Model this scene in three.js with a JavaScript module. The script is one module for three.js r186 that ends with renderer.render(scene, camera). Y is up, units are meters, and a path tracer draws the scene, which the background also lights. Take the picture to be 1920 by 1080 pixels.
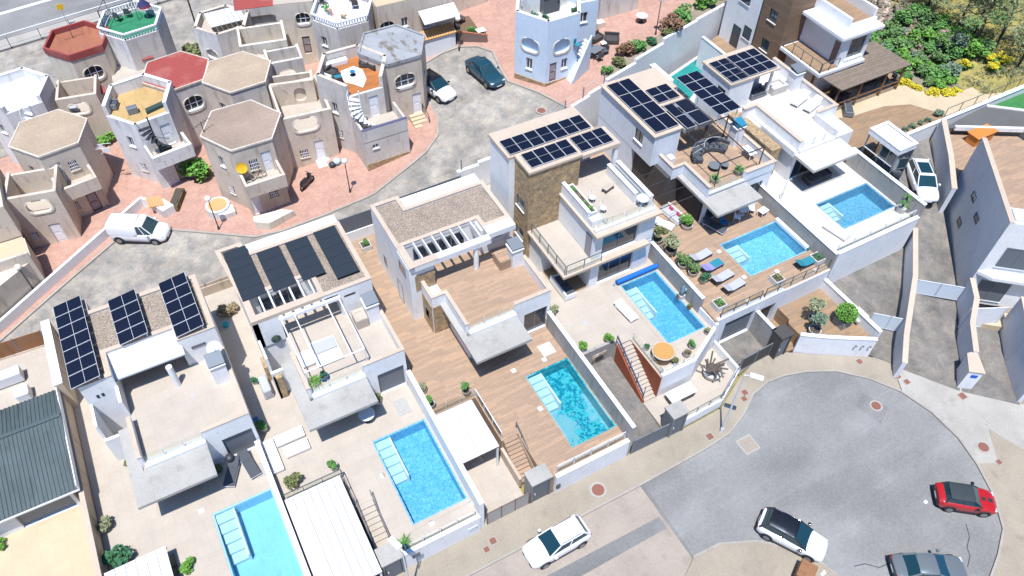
import * as THREE from 'three';
import { mergeGeometries } from 'three/addons/utils/BufferGeometryUtils.js';
import { Sky } from 'three/addons/objects/Sky.js';
import { RoundedBoxGeometry } from 'three/addons/geometries/RoundedBoxGeometry.js';
import { ImprovedNoise } from 'three/addons/math/ImprovedNoise.js';

const scene = new THREE.Scene();
// ---- camera: a drone 48 m above the cul-de-sac, looking down 49 degrees
const camera = new THREE.PerspectiveCamera(40.08, 1920 / 1080, 0.5, 900);
camera.position.set(0, 48, 0);
camera.up.set(0.35405925, 0.6526874, -0.66980684);
camera.lookAt(0.32443741 * 60, 48 - 0.75744313 * 60, -0.56658651 * 60);
camera.updateMatrixWorld();
// ---- sky and sun: high clear summer sun, shadows fall 0.33 m per metre of height
const SUN = new THREE.Vector3(-0.2, 1, 0.26).normalize();
const sky = new Sky(); sky.name = 'sky'; sky.scale.setScalar(800);
sky.userData.kind = 'structure';
Object.assign(sky.material.uniforms.sunPosition.value, SUN);
sky.material.uniforms.turbidity.value = 9; sky.material.uniforms.rayleigh.value = 0.45;
sky.material.uniforms.mieCoefficient.value = 0.004;
if (sky.material.uniforms.cloudCoverage) sky.material.uniforms.cloudCoverage.value = 0;
scene.add(sky);
scene.environmentIntensity = 0.19;
const sun = new THREE.DirectionalLight(new THREE.Color(1, 0.965, 0.9), 4.6);
sun.position.set(20 + SUN.x * 150, SUN.y * 150, -40 + SUN.z * 150); sun.target.position.set(20, 0, -40);
sun.castShadow = true; sun.shadow.mapSize.set(4096, 4096); sun.shadow.radius = 1;
Object.assign(sun.shadow.camera, { left: -90, right: 90, top: 90, bottom: -90, near: 1, far: 400 });
scene.add(sun, sun.target);
const renderer = new THREE.WebGLRenderer({ antialias: true });
renderer.toneMapping = THREE.LinearToneMapping;
renderer.toneMappingExposure = 1.3;
renderer.shadowMap.enabled = true;

// ---- seeded random numbers and tiling noise
let seed = 7;
const rnd = () => { seed |= 0; seed = seed + 0x6D2B79F5 | 0; let t = Math.imul(seed ^ seed >>> 15, 1 | seed); t = t + Math.imul(t ^ t >>> 7, 61 | t) ^ t; return ((t ^ t >>> 14) >>> 0) / 4294967296; };
const R = (a, b) => a + (b - a) * rnd();
const pick = (l) => l[Math.floor(rnd() * l.length)];
const LAT = new Float32Array(65536); for (let i = 0; i < 65536; i++) LAT[i] = rnd();
function vn(x, y, p) { // value noise that repeats every p cells
  const xi = Math.floor(x), yi = Math.floor(y), fx = x - xi, fy = y - yi, m = (a) => ((a % p) + p) % p;
  const u = fx * fx * (3 - 2 * fx), v = fy * fy * (3 - 2 * fy), g = (a, b) => LAT[(m(a) * 167 + m(b) * 1031 + p * 7919) & 65535];
  return (g(xi, yi) * (1 - u) + g(xi + 1, yi) * u) * (1 - v) + (g(xi, yi + 1) * (1 - u) + g(xi + 1, yi + 1) * u) * v;
}
function fbm(u, v, p, o) { let s = 0, a = 0.5, n = 0; for (let i = 0; i < o; i++) { s += a * vn(u * p, v * p, p); n += a; a *= 0.55; p *= 2; } return s / n; }
function tex(size, metres, fn, srgb = true) { // fn(u, v) gives one grey or [r, g, b], 0..1
  const d = new Uint8Array(size * size * 4);
  for (let j = 0; j < size; j++) for (let i = 0; i < size; i++) {
    let c = fn(i / size, j / size); if (!Array.isArray(c)) c = [c, c, c];
    const k = (j * size + i) * 4; for (let q = 0; q < 3; q++) d[k + q] = Math.max(0, Math.min(255, c[q] * 255)); d[k + 3] = 255;
  }
  const t = new THREE.DataTexture(d, size, size); t.wrapS = t.wrapT = THREE.RepeatWrapping;
  t.magFilter = THREE.LinearFilter; t.minFilter = THREE.LinearMipmapLinearFilter; t.generateMipmaps = true; t.needsUpdate = true;
  if (srgb) t.colorSpace = THREE.SRGBColorSpace; t.repeat.set(1 / metres, 1 / metres); return t;
}
const lin = (r, g, b) => new THREE.Color().setRGB(r, g, b);
function mat(rgb, o = {}) { const m = new THREE.MeshStandardMaterial({ color: lin(...rgb), roughness: 0.85, ...o }); if (o.side === undefined) m.side = THREE.DoubleSide; return m; }
const hash = (a, b) => { const s = Math.sin(a * 127.1 + b * 311.7) * 43758.5453; return s - Math.floor(s); };

// ---- textures: grain, stains and joints too fine to be pieces
const tStucco = tex(512, 5, (u, v) => { const a = fbm(u, v, 5, 4), b = fbm(u, v, 60, 2), st = Math.max(0, fbm(u, v * 0.25 + 0.3, 24, 3) - 0.6) * 0.16; return 0.93 + 0.06 * (a - 0.5) + 0.05 * (b - 0.5) - st; });
const tStuccoOld = tex(512, 6, (u, v) => { const a = fbm(u, v, 4, 5), b = fbm(u, v, 70, 2), st = Math.max(0, fbm(u, v * 0.2, 20, 3) - 0.58) * 0.35; const g = 0.9 + 0.14 * (a - 0.5) + 0.07 * (b - 0.5) - st; return [g, g * (0.995 - st * 0.1), g * (0.985 - st * 0.25)]; });
const bStucco = tex(256, 1.3, (u, v) => fbm(u, v, 40, 3), false);
const tTile = tex(1024, 6, (u, v) => { // large pale porcelain tiles, hairline joints
  const n = 8, x = u * n, y = v * n, fx = x % 1, fy = y % 1, j = Math.min(fx, 1 - fx, fy, 1 - fy) < 0.01 ? 0.055 : 0, t = (hash(Math.floor(x), Math.floor(y)) - 0.5) * 0.025;
  const g = 0.94 + t + 0.06 * (fbm(u, v, 6, 4) - 0.5) + 0.05 * (fbm(u, v, 90, 2) - 0.5) - j; return [g, g * 0.995, g * 0.985]; });
const tPlank = tex(1024, 4.8, (u, v) => { // wood-look porcelain boards 0.2 m wide, running along u
  const r = Math.floor(v * 24), off = hash(r, 3) * 1, x = (u * 4 + off) , b = Math.floor(x) % 4, fy = (v * 24) % 1, fx = x % 1;
  const t = hash(b + 9, r + 2), j = (fy < 0.05 || fy > 0.96) ? 0.16 : (fx < 0.008 ? 0.14 : 0);
  const gr = fbm(u * 1, v * 1, 8, 2) * 0 + vn(u * 30 + t * 9, v * 190, 64 * 8) * 0.5 + vn(u * 8 + t * 30, v * 96, 256) * 0.5;
  const g = 0.86 + (t - 0.5) * 0.1 + (gr - 0.5) * 0.14 - j * 0.5; return [g, g * (0.985 - t * 0.02), g * (0.965 - t * 0.04)]; });
const tDeck = tPlank.clone(); tDeck.needsUpdate = true;
const tGravel = tex(512, 2.6, (u, v) => { const a = vn(u * 128, v * 128, 128), b = vn(u * 64 + 3, v * 64, 64), c = fbm(u, v, 5, 3); const g = 0.5 + a * 0.42 + (b - 0.5) * 0.3 + (c - 0.5) * 0.1; return [g, g * 0.97, g * 0.93]; });
const tStone = tex(1024, 4, (u, v) => { // irregular split-face cladding: tone and relief of stones too small to pick apart
  const wx = u * 14 + 0.35 * fbm(u, v, 24, 3), wy = v * 22 + 0.45 * fbm(v, u, 24, 3), r = Math.floor(wy), x = wx + hash(r, 5) * 3, c = hash(Math.floor(x) % 14, r % 22), e = Math.min(x % 1, 1 - x % 1, (wy % 1), 1 - wy % 1);
  const g = 0.78 + (c - 0.5) * 0.16 + (fbm(u, v, 64, 3) - 0.5) * 0.26 + (fbm(u, v, 12, 3) - 0.5) * 0.2 - (e < 0.06 ? 0.07 : 0); return [g, g * (0.95 - c * 0.04), g * (0.86 - c * 0.1)]; });
const tAsphalt = tex(1024, 16, (u, v) => { const a = fbm(u, v, 4, 5), b = fbm(u, v, 180, 2), w = fbm(u * 1 + 0.1 * a, v * 1, 7, 4), sc = Math.max(0, vn(u * 5 + a, v * 60, 320) - 0.7) * 0.1; const d = fbm(u * 1 + 0.05 * w, v * 1 + 0.2 * a, 3, 3), st = vn(u * 2 + 0.8 * a, v * 14 + 2 * d, 14); const g = 0.87 + (a - 0.5) * 0.16 + (b - 0.5) * 0.12 + (w - 0.5) * 0.08 + sc + (d - 0.5) * 0.16 + (st - 0.5) * 0.07; return [g, g, g * 1.005]; });
const tOldRoad = tex(1024, 14, (u, v) => { // old concrete street, marbled by brushing and repairs
  const q = fbm(u, v, 4, 4), a = fbm(u + 0.12 * q, v + 0.1 * q, 10, 5), b = fbm(u, v, 150, 2), s = fbm(u * 1 + q * 0.05, v * 1 + a * 0.06, 26, 4), cr = Math.abs(fbm(u, v, 9, 4) - 0.5) < 0.006 ? 0.1 : 0;
  const g = 0.83 + (a - 0.5) * 0.3 + (s - 0.5) * 0.22 + (b - 0.5) * 0.14 - cr * 0.6; return [g * (1 + (s - 0.5) * 0.05), g * 0.985, g * (0.955 - (s - 0.5) * 0.08)]; });
const tConcrete = tex(1024, 9, (u, v) => { const a = fbm(u, v, 5, 5), b = fbm(u, v, 160, 2), d = Math.max(0, fbm(u, v, 12, 4) - 0.62) * 0.3; const g = 0.88 + (a - 0.5) * 0.13 + (b - 0.5) * 0.1 - d; return [g, g * 0.985, g * 0.96]; });
const tPaver = tex(1024, 4, (u, v) => { // small rectangular clay pavers
  const r = Math.floor(v * 40), x = u * 20 + (r % 2) * 0.5, fx = x % 1, fy = (v * 40) % 1, t = hash(Math.floor(x) % 20, r), j = (fx < 0.05 || fy < 0.1) ? 0.1 : 0;
  const a = fbm(u, v, 5, 4), g = 0.86 + (t - 0.5) * 0.09 + (a - 0.5) * 0.12 - j * 0.6; return [g, g * (0.97 + 0.03 * a), g * (0.95 + 0.04 * a)]; });
const tMosaic = tex(1024, 3.2, (u, v) => { // glass mosaic, chips of slightly different blue
  const n = 42, x = Math.floor(u * n), y = Math.floor(v * n), t = hash(x, y), m = fbm(u, v, 16, 3), g = 0.9 + (t - 0.5) * 0.16 + (m - 0.5) * 0.14; return [g * (0.88 + (t - 0.5) * 0.3), g * 0.98, g]; });
const tMosaicDeep = tex(1024, 7.4, (u, v) => { // one large mosaic: a greyed worn patch, teal flecks towards the deep end
  const n = 74, t = hash(Math.floor(u * n), Math.floor(v * n)), m = fbm(u, v, 40, 3), w = fbm(u + 0.13, v + 0.4, 3, 4), k = THREE.MathUtils.smoothstep(w + (m - 0.5) * 0.5, 0.44, 0.54), f = THREE.MathUtils.smoothstep(m + (t - 0.5) * 0.3, 0.42, 0.6);
  const A = [0.74 + t * 0.06, 0.86 + t * 0.04, 0.9], B = [0.06 + f * 0.4, 0.66 + f * 0.22 + (t - 0.5) * 0.1, 0.74 + f * 0.16]; return A.map((q, i) => q * (1 - k) + B[i] * k); });
const tRipple = tex(256, 2.6, (u, v) => fbm(u, v, 9, 3), false);
const tCell = tex(256, 1, (u, v) => { const x = (u * 6) % 1, y = (v * 10) % 1, l = (x < 0.06 || y < 0.07) ? 0.55 : 0; return [0.45 + l * 0.35, 0.5 + l * 0.4, 0.62 + l * 0.38]; });
const tRock = tex(1024, 7, (u, v) => { const a = fbm(u, v, 9, 6), b = fbm(u + 0.2, v, 30, 4), c = Math.abs(fbm(u, v, 14, 4) - 0.5); const g = 0.74 + (a - 0.5) * 0.7 + (b - 0.5) * 0.4 - (c < 0.03 ? 0.2 : 0); return [g, g * 0.94, g * 0.88]; });
const tGrass = tex(512, 6, (u, v) => { const a = fbm(u, v, 8, 5), b = vn(u * 120, v * 120, 120); const k = a * 0.7 + b * 0.3; return [0.5 + k * 0.45, 0.52 + k * 0.36, 0.36 + k * 0.24]; });
const tTurf = tex(256, 2, (u, v) => { const b = vn(u * 90, v * 90, 90), a = fbm(u, v, 4, 3); const g = 0.72 + b * 0.25 + (a - 0.5) * 0.15; return g; });
const tSlat = tex(256, 2, (u, v) => { const g = 0.9 + 0.05 * (fbm(u, v, 30, 3) - 0.5); return g; });
const tWeave = tex(256, 1, (u, v) => 0.8 + 0.2 * (((Math.floor(u * 40) + Math.floor(v * 40)) % 2)) - 0.1 * vn(u * 40, v * 40, 40));
const tBamboo = tex(512, 3, (u, v) => { const k = vn(3, v * 120, 120) * 0.5 + vn(u * 12, v * 120, 240) * 0.5; return [0.55 + k * 0.4, 0.53 + k * 0.37, 0.5 + k * 0.35]; });
const tRed = tex(512, 5, (u, v) => { const a = fbm(u, v, 4, 5), w = Math.max(0, a - 0.55) * 1.6, b = fbm(u, v, 60, 2); return [0.86 + 0.1 * (b - 0.5) + w * 0.2, 0.8 + w * 0.9 + 0.1 * (b - 0.5), 0.8 + w * 0.8 + 0.1 * (b - 0.5)]; });
const tGreyRoof = tex(512, 5, (u, v) => { const a = fbm(u, v, 4, 5), s = Math.max(0, fbm(u, v * 0.5, 10, 4) - 0.58); return [0.88 + 0.15 * (a - 0.5) - s * 0.9, 0.88 + 0.15 * (a - 0.5) - s * 1.1, 0.88 + 0.14 * (a - 0.5) - s * 1.4]; });

// ---- materials, base colours in linear reflectance
const M = {
  white: mat([0.9, 0.893, 0.88], { map: tStucco, bumpMap: bStucco, bumpScale: 0.004 }),
  pale: mat([0.78, 0.79, 0.81], { map: tStucco, bumpMap: bStucco, bumpScale: 0.004 }),
  bluewhite: mat([0.68, 0.79, 0.89], { map: tStucco, bumpMap: bStucco, bumpScale: 0.004 }), coolwhite: mat([0.81, 0.85, 0.89], { map: tStucco, bumpMap: bStucco, bumpScale: 0.004 }),
  cream: mat([0.64, 0.52, 0.4], { map: tStuccoOld, bumpMap: bStucco, bumpScale: 0.003 }),
  cap: mat([0.6, 0.485, 0.375], { map: tStucco }),
  townBeige: mat([0.76, 0.655, 0.54], { map: tStuccoOld, bumpMap: bStucco, bumpScale: 0.006 }),
  townGrey: mat([0.75, 0.7, 0.645], { map: tStuccoOld, bumpMap: bStucco, bumpScale: 0.006 }),
  townCream: mat([0.84, 0.76, 0.64], { map: tStuccoOld, bumpMap: bStucco, bumpScale: 0.006 }),
  townWhite: mat([0.88, 0.875, 0.87], { map: tStuccoOld, bumpMap: bStucco, bumpScale: 0.006 }),
  greyWall: mat([0.44, 0.42, 0.395], { map: tStuccoOld, bumpMap: bStucco, bumpScale: 0.006 }),
  charWall: mat([0.075, 0.068, 0.064], { map: tStucco, roughness: 0.8 }),
  tileCream: mat([0.515, 0.445, 0.37], { map: tTile, roughness: 0.7 }),
  tileYellow: mat([0.6, 0.48, 0.32], { map: tTile, roughness: 0.7 }),
  tileWhite: mat([0.62, 0.585, 0.54], { map: tTile, roughness: 0.7 }),
  plank: mat([0.52, 0.37, 0.26], { map: tPlank, roughness: 0.7 }),
  plankDark: mat([0.42, 0.29, 0.18], { map: tPlank, roughness: 0.7 }),
  gravel: mat([0.62, 0.53, 0.45], { map: tGravel, bumpMap: tGravel, bumpScale: 0.02 }),
  gravelTan: mat([0.54, 0.41, 0.285], { map: tAsphalt }),
  gravelBrown: mat([0.44, 0.325, 0.245], { map: tAsphalt }),
  stone: mat([0.66, 0.55, 0.42], { map: tStone, bumpMap: tStone, bumpScale: 0.05 }),
  asphalt: mat([0.315, 0.306, 0.284], { map: tAsphalt, roughness: 0.9 }),
  asphaltPatch: mat([0.27, 0.262, 0.245], { map: tAsphalt, roughness: 0.9 }),
  driveGrey: mat([0.27, 0.25, 0.23], { map: tOldRoad, roughness: 0.9 }),
  oldRoad: mat([0.45, 0.415, 0.375], { map: tOldRoad, roughness: 0.9 }),
  concrete: mat([0.45, 0.39, 0.335], { map: tConcrete, roughness: 0.9 }),
  walk: mat([0.43, 0.375, 0.3], { map: tConcrete, roughness: 0.9 }),
  walkPale: mat([0.5, 0.475, 0.44], { map: tConcrete, roughness: 0.9 }),
  kerb: mat([0.46, 0.43, 0.39], { map: tConcrete, roughness: 0.9 }),
  slab: mat([0.5, 0.49, 0.47], { map: tConcrete, roughness: 0.9 }),
  pink: mat([0.62, 0.375, 0.29], { map: tPaver, roughness: 0.9 }),
  soil: mat([0.34, 0.28, 0.21], { map: tConcrete }),
  terracotta: mat([0.45, 0.17, 0.08], { map: tStuccoOld }),
  brownPanel: mat([0.34, 0.16, 0.07], { map: tStuccoOld, roughness: 0.7 }),
  redRoof: mat([0.44, 0.1, 0.085], { map: tRed }),
  rustRoof: mat([0.42, 0.16, 0.09], { map: tStuccoOld }),
  greyRoof: mat([0.42, 0.43, 0.44], { map: tGreyRoof }),
  yellowFloor: mat([0.6, 0.4, 0.17], { map: tStuccoOld }),
  orangeDeck: mat([0.55, 0.21, 0.06], { map: tPlank }),
  turf: mat([0.035, 0.28, 0.13], { map: tTurf }),
  turfGreen: mat([0.06, 0.26, 0.07], { map: tTurf }),
  teal: mat([0.02, 0.33, 0.29], { map: tTurf, roughness: 0.6 }),
  metal: mat([0.2, 0.22, 0.24], { roughness: 0.5, metalness: 0.3 }),
  darkMetal: mat([0.035, 0.038, 0.045], { roughness: 0.5 }),
  greyMetal: mat([0.42, 0.44, 0.46], { roughness: 0.45 }),
  alu: mat([0.62, 0.63, 0.65], { roughness: 0.4 }),
  whitePaint: mat([0.78, 0.78, 0.78], { roughness: 0.5 }),
  whiteSheet: mat([0.8, 0.8, 0.8], { roughness: 0.5, map: tSlat }),
  shutter: mat([0.13, 0.145, 0.165], { roughness: 0.6 }),
  glass: new THREE.MeshPhysicalMaterial({ color: lin(0.03, 0.045, 0.06), roughness: 0.06, clearcoat: 0.6, clearcoatRoughness: 0.03, side: THREE.DoubleSide }),
  clear: new THREE.MeshPhysicalMaterial({ color: lin(0.955, 0.98, 0.965), transmission: 1, thickness: 0, roughness: 0.03, side: THREE.DoubleSide }),
  wood: mat([0.22, 0.11, 0.05], { roughness: 0.7 }),
  doorWhite: mat([0.72, 0.74, 0.77], { roughness: 0.5 }),
  doorBrown: mat([0.19, 0.13, 0.11], { roughness: 0.6 }),
  doorGrey: mat([0.3, 0.28, 0.3], { roughness: 0.6 }),
  rail: mat([0.1, 0.11, 0.12], { roughness: 0.5 }),
  railPurple: mat([0.1, 0.1, 0.17], { roughness: 0.5 }),
  water: new THREE.MeshPhysicalMaterial({ color: lin(0.8, 0.95, 0.98), transmission: 1, thickness: 0, roughness: 0.02, bumpMap: tRipple, bumpScale: 0.05, side: THREE.DoubleSide }),
  poolSky: mat([0.24, 0.52, 0.7], { map: tMosaic, roughness: 0.4 }), poolPale: mat([0.34, 0.6, 0.74], { map: tMosaic, roughness: 0.4 }), poolGrey: mat([0.25, 0.45, 0.58], { map: tMosaic, roughness: 0.4 }),
  poolPlain: mat([0.34, 0.62, 0.78], { roughness: 0.4, map: tStucco }),
  poolTeal: mat([0.37, 0.52, 0.53], { map: tMosaicDeep, roughness: 0.4 }),
  poolStep: mat([0.5, 0.6, 0.65], { roughness: 0.5 }),
  poolEdge: mat([0.03, 0.42, 0.62], { roughness: 0.4 }),
  panel: mat([0.03, 0.039, 0.062], { map: tCell, roughness: 0.38 }),
  mats: mat([0.014, 0.023, 0.034], { roughness: 0.7 }),
  grayFabric: mat([0.1, 0.11, 0.125], { map: tWeave }),
  lightFabric: mat([0.6, 0.6, 0.63], { map: tWeave }),
  whiteFabric: mat([0.76, 0.76, 0.77], {}),
  pinkFabric: mat([0.6, 0.06, 0.12], {}),
  blueFabric: mat([0.02, 0.16, 0.36], {}),
  lilac: mat([0.25, 0.24, 0.5], {}),
  tealFabric: mat([0.02, 0.2, 0.26], {}),
  potWhite: mat([0.66, 0.64, 0.6], { map: tStucco }),
  potTerra: mat([0.38, 0.16, 0.08], {}),
  potGrey: mat([0.3, 0.3, 0.3], { map: tStucco }),
  earth: mat([0.08, 0.06, 0.045], {}),
  rock: mat([0.8, 0.72, 0.64], { map: tRock, bumpMap: tRock, bumpScale: 0.15 }),
  dryGrass: mat([0.62, 0.55, 0.36], { map: tGrass }),
  bark: mat([0.05, 0.042, 0.036], {}),
  corr: mat([0.1, 0.135, 0.14], { roughness: 0.5, map: tStuccoOld }),
  bamboo: mat([0.36, 0.31, 0.26], { map: tBamboo }),
  redWall: mat([0.37, 0.095, 0.04], { map: tStuccoOld }),
  yellow: mat([0.72, 0.42, 0.01], {}),
  rust: mat([0.22, 0.09, 0.06], { roughness: 0.8 }),
  tubBrown: mat([0.27, 0.18, 0.11], { map: tPlank }),
  tubTop: mat([0.5, 0.27, 0.08], { roughness: 0.5 }),
  blueSign: mat([0.01, 0.09, 0.5], { roughness: 0.5 }),
  ceramicTile: mat([0.56, 0.32, 0.13], {}),
  globe: mat([0.8, 0.78, 0.7], { roughness: 0.3 }),
  skin: mat([0.5, 0.3, 0.22], {}), skyShirt: mat([0.12, 0.62, 0.1], {}),
  paleGate: mat([0.62, 0.68, 0.72], { roughness: 0.5 }),
};
const leafMat = (r, g, b) => new THREE.MeshPhysicalMaterial({ color: lin(r, g, b), roughness: 0.85, transmission: 0.25, thickness: 0, side: THREE.DoubleSide, vertexColors: true });
const LEAF = { green: leafMat(0.13, 0.31, 0.07), mid: leafMat(0.15, 0.27, 0.08), bright: leafMat(0.16, 0.36, 0.05), deep: leafMat(0.06, 0.2, 0.09), olive: leafMat(0.2, 0.22, 0.08), dusty: leafMat(0.32, 0.34, 0.2), yellow: leafMat(0.68, 0.58, 0.02), pine: leafMat(0.27, 0.31, 0.15), dry: leafMat(0.3, 0.24, 0.14), red: leafMat(0.26, 0.14, 0.08), sage: leafMat(0.2, 0.29, 0.2), grey: leafMat(0.38, 0.36, 0.26) };

// ---- geometry helpers (world metres)
const BX = (x0, x1, y0, y1, z0, z1) => new THREE.BoxGeometry(Math.abs(x1 - x0), Math.abs(y1 - y0), Math.abs(z1 - z0)).translate((x0 + x1) / 2, (y0 + y1) / 2, (z0 + z1) / 2);
const RB = (x0, x1, y0, y1, z0, z1, r = 0.04, s = 1) => new RoundedBoxGeometry(Math.abs(x1 - x0), Math.abs(y1 - y0), Math.abs(z1 - z0), s, r).translate((x0 + x1) / 2, (y0 + y1) / 2, (z0 + z1) / 2);
const CY = (x, z, y0, y1, r0, r1 = r0, n = 14) => new THREE.CylinderGeometry(r1, r0, y1 - y0, n).translate(x, (y0 + y1) / 2, z);
function shapeOf(poly, holes = []) { const s = new THREE.Shape(poly.map(([x, z]) => new THREE.Vector2(x, -z))); for (const h of holes) s.holes.push(new THREE.Path(h.map(([x, z]) => new THREE.Vector2(x, -z)))); return s; }
function PR(poly, y0, y1, holes = []) { return new THREE.ExtrudeGeometry(shapeOf(poly, holes), { depth: y1 - y0, bevelEnabled: false }).rotateX(-Math.PI / 2).translate(0, y0, 0); }
const FL = (poly, y, holes = []) => new THREE.ShapeGeometry(shapeOf(poly, holes)).rotateX(-Math.PI / 2).translate(0, y, 0);
const rect = (x0, x1, z0, z1) => [[x0, z0], [x1, z0], [x1, z1], [x0, z1]];
function bar(a, b, r, n = 6) { // a round bar between two points
  const A = new THREE.Vector3(...a), B = new THREE.Vector3(...b), d = B.clone().sub(A), g = new THREE.CylinderGeometry(r, r, d.length(), n);
  g.applyQuaternion(new THREE.Quaternion().setFromUnitVectors(new THREE.Vector3(0, 1, 0), d.normalize())); return g.translate(...A.add(B).multiplyScalar(0.5).toArray());
}
function sqbar(a, b, w, h) { // a square bar; w across, h up
  const A = new THREE.Vector3(...a), B = new THREE.Vector3(...b), d = B.clone().sub(A), L = d.length(), g = new THREE.BoxGeometry(w, h, L);
  const m = new THREE.Matrix4().lookAt(B, A, Math.abs(d.y / L) > 0.99 ? new THREE.Vector3(1, 0, 0) : new THREE.Vector3(0, 1, 0)); g.applyMatrix4(m); return g.translate(...A.add(B).multiplyScalar(0.5).toArray());
}
// a wall from p0 to p1 (outer face on that line, thickness th behind it), with holes given in (s, y) on the wall
function oval(s0, s1, y0, y1, k = 0.42) { // opening with rounded ends, as the town houses have
  const w = s1 - s0, h = y1 - y0, r = Math.min(w, h) * k, P = [], c = [[s1 - r, y0 + r, -90], [s1 - r, y1 - r, 0], [s0 + r, y1 - r, 90], [s0 + r, y0 + r, 180]];
  for (const [a, b, t] of c) for (let i = 0; i <= 5; i++) { const q = (t + i * 18) * Math.PI / 180; P.push([a + r * Math.cos(q), b + r * Math.sin(q)]); } return P;
}
const rct = (s0, s1, y0, y1) => [[s0, y0], [s1, y0], [s1, y1], [s0, y1]];
function onWall(g, p0, p1) { // wall space (s, y, out) to world
  const d = new THREE.Vector3(p1[0] - p0[0], 0, p1[1] - p0[1]).normalize(), up = new THREE.Vector3(0, 1, 0), n = new THREE.Vector3().crossVectors(d, up);
  return g.applyMatrix4(new THREE.Matrix4().makeBasis(d, up, n).setPosition(p0[0], 0, p0[1]));
}
function WALL(p0, p1, y0, y1, th, holes = []) {
  const L = Math.hypot(p1[0] - p0[0], p1[1] - p0[1]), s = new THREE.Shape([[0, y0], [L, y0], [L, y1], [0, y1]].map((p) => new THREE.Vector2(...p)));
  for (const h of holes) s.holes.push(new THREE.Path(h.map((p) => new THREE.Vector2(...p))));
  return onWall(new THREE.ExtrudeGeometry(s, { depth: th, bevelEnabled: false }).translate(0, 0, -th), p0, p1);
}
const wbox = (p0, p1, s0, s1, y0, y1, o0, o1) => onWall(BX(s0, s1, y0, y1, o0, o1), p0, p1);
function metreUV(g) { // every face gets metre coordinates in its own plane
  g = g.index ? g.toNonIndexed() : g; if (!g.attributes.normal) g.computeVertexNormals();
  const p = g.attributes.position, uv = new Float32Array(p.count * 2), a = new THREE.Vector3(), b = new THREE.Vector3(), c = new THREE.Vector3();
  for (let i = 0; i < p.count; i += 3) {
    a.fromBufferAttribute(p, i); b.fromBufferAttribute(p, i + 1); c.fromBufferAttribute(p, i + 2);
    const n = b.clone().sub(a).cross(c.clone().sub(a)), ax = Math.abs(n.x), ay = Math.abs(n.y), az = Math.abs(n.z);
    [a, b, c].forEach((q, k) => { let u, v; if (ay >= ax && ay >= az) { u = q.x; v = q.z; } else if (ax >= az) { u = q.z; v = q.y; } else { u = q.x; v = q.y; } uv[(i + k) * 2] = u; uv[(i + k) * 2 + 1] = v; });
  }
  g.setAttribute('uv', new THREE.BufferAttribute(uv, 2)); return g;
}
function fuse(geos) { // one geometry out of many
  const l = (Array.isArray(geos) ? geos : [geos]).map(metreUV); for (const g of l) for (const k of Object.keys(g.attributes)) if (!['position', 'normal', 'uv'].includes(k)) g.deleteAttribute(k);
  return l.length > 1 ? mergeGeometries(l) : l[0];
}
// ---- objects: things are groups at their base, their children are parts
const taken = {};
function numbered(n) { if (!(n in taken)) { taken[n] = 0; return n; } return n + '_' + String(++taken[n]).padStart(3, '0'); }
const shadows = (m) => { m.castShadow = m.receiveShadow = true; return m; };
function thing(name, label, category, [x, y, z] = [0, 0, 0], turn = 0, group) {
  const o = new THREE.Group(); o.name = numbered(name); o.position.set(x, y, z); o.rotation.y = turn;
  o.userData = { label, category }; if (group) o.userData.group = group; scene.add(o); return o;
}
// part given in world metres under a thing that is not turned
const APART = new Set(['coping', 'side_wall', 'floor_slab', 'roof_room_wall', 'balcony_side', 'stone_facing', 'post']); // each piece of these is a part of its own
function part(parent, name, m, geos) {
  if (APART.has(name) && Array.isArray(geos) && geos.length > 1) return geos.map((q) => part(parent, name, m, q))[0];
  const g = fuse(geos), root = parent.isMesh ? parent.parent : parent;
  g.translate(-root.position.x, -root.position.y, -root.position.z);
  const o = shadows(new THREE.Mesh(g, m)); o.name = name; parent.add(o); return o;
}
// part given in the thing's own metres
function own(parent, name, m, geos) { const o = shadows(new THREE.Mesh(fuse(geos), m)); o.name = name; parent.add(o); return o; }
function struct(name, m, geos) { const o = shadows(new THREE.Mesh(fuse(geos), m)); o.name = numbered(name); o.userData = { kind: 'structure' }; scene.add(o); return o; }
function solo(name, label, category, m, geos, group) { const o = shadows(new THREE.Mesh(fuse(geos), m)); o.name = numbered(name); o.userData = { label, category }; if (group) o.userData.group = group; scene.add(o); return o; }
function copyOf(src, pos, turn, label) { const c = src.clone(); c.name = numbered(src.name.replace(/_\d{3}$/, '')); c.userData = { ...src.userData }; if (label) c.userData.label = label; c.position.set(...pos); c.rotation.y = turn; scene.add(c); return c; }
// a window or glazed door let into a wall: frame, panes, sill
function win(parent, p0, p1, s0, s1, y0, y1, { n = 2, name = 'window', frame = M.metal, pane = M.glass, sill = true, depth = 0.12, sillMat = M.white } = {}) {
  const f = 0.06, G = [wbox(p0, p1, s0, s1, y0, y0 + f, -depth - 0.05, -depth + 0.02), wbox(p0, p1, s0, s1, y1 - f, y1, -depth - 0.05, -depth + 0.02)];
  for (let i = 0; i <= n; i++) { const s = s0 + (s1 - s0) * i / n; G.push(wbox(p0, p1, Math.max(s0, s - f / 2), Math.min(s1, s + f / 2), y0 + f, y1 - f, -depth - 0.05, -depth + 0.02)); }
  const w = part(parent, name, frame, G);
  for (let i = 0; i < n; i++) part(w, 'pane', pane, wbox(p0, p1, s0 + (s1 - s0) * i / n + 0.03, s0 + (s1 - s0) * (i + 1) / n - 0.03, y0 + f, y1 - f, -depth - 0.03, -depth - 0.01));
  if (sill) part(w, 'sill', sillMat, wbox(p0, p1, s0 - 0.06, s1 + 0.06, y0 - 0.08, y0 - 0.004, -0.1, 0.08));
  return w;
}
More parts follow.
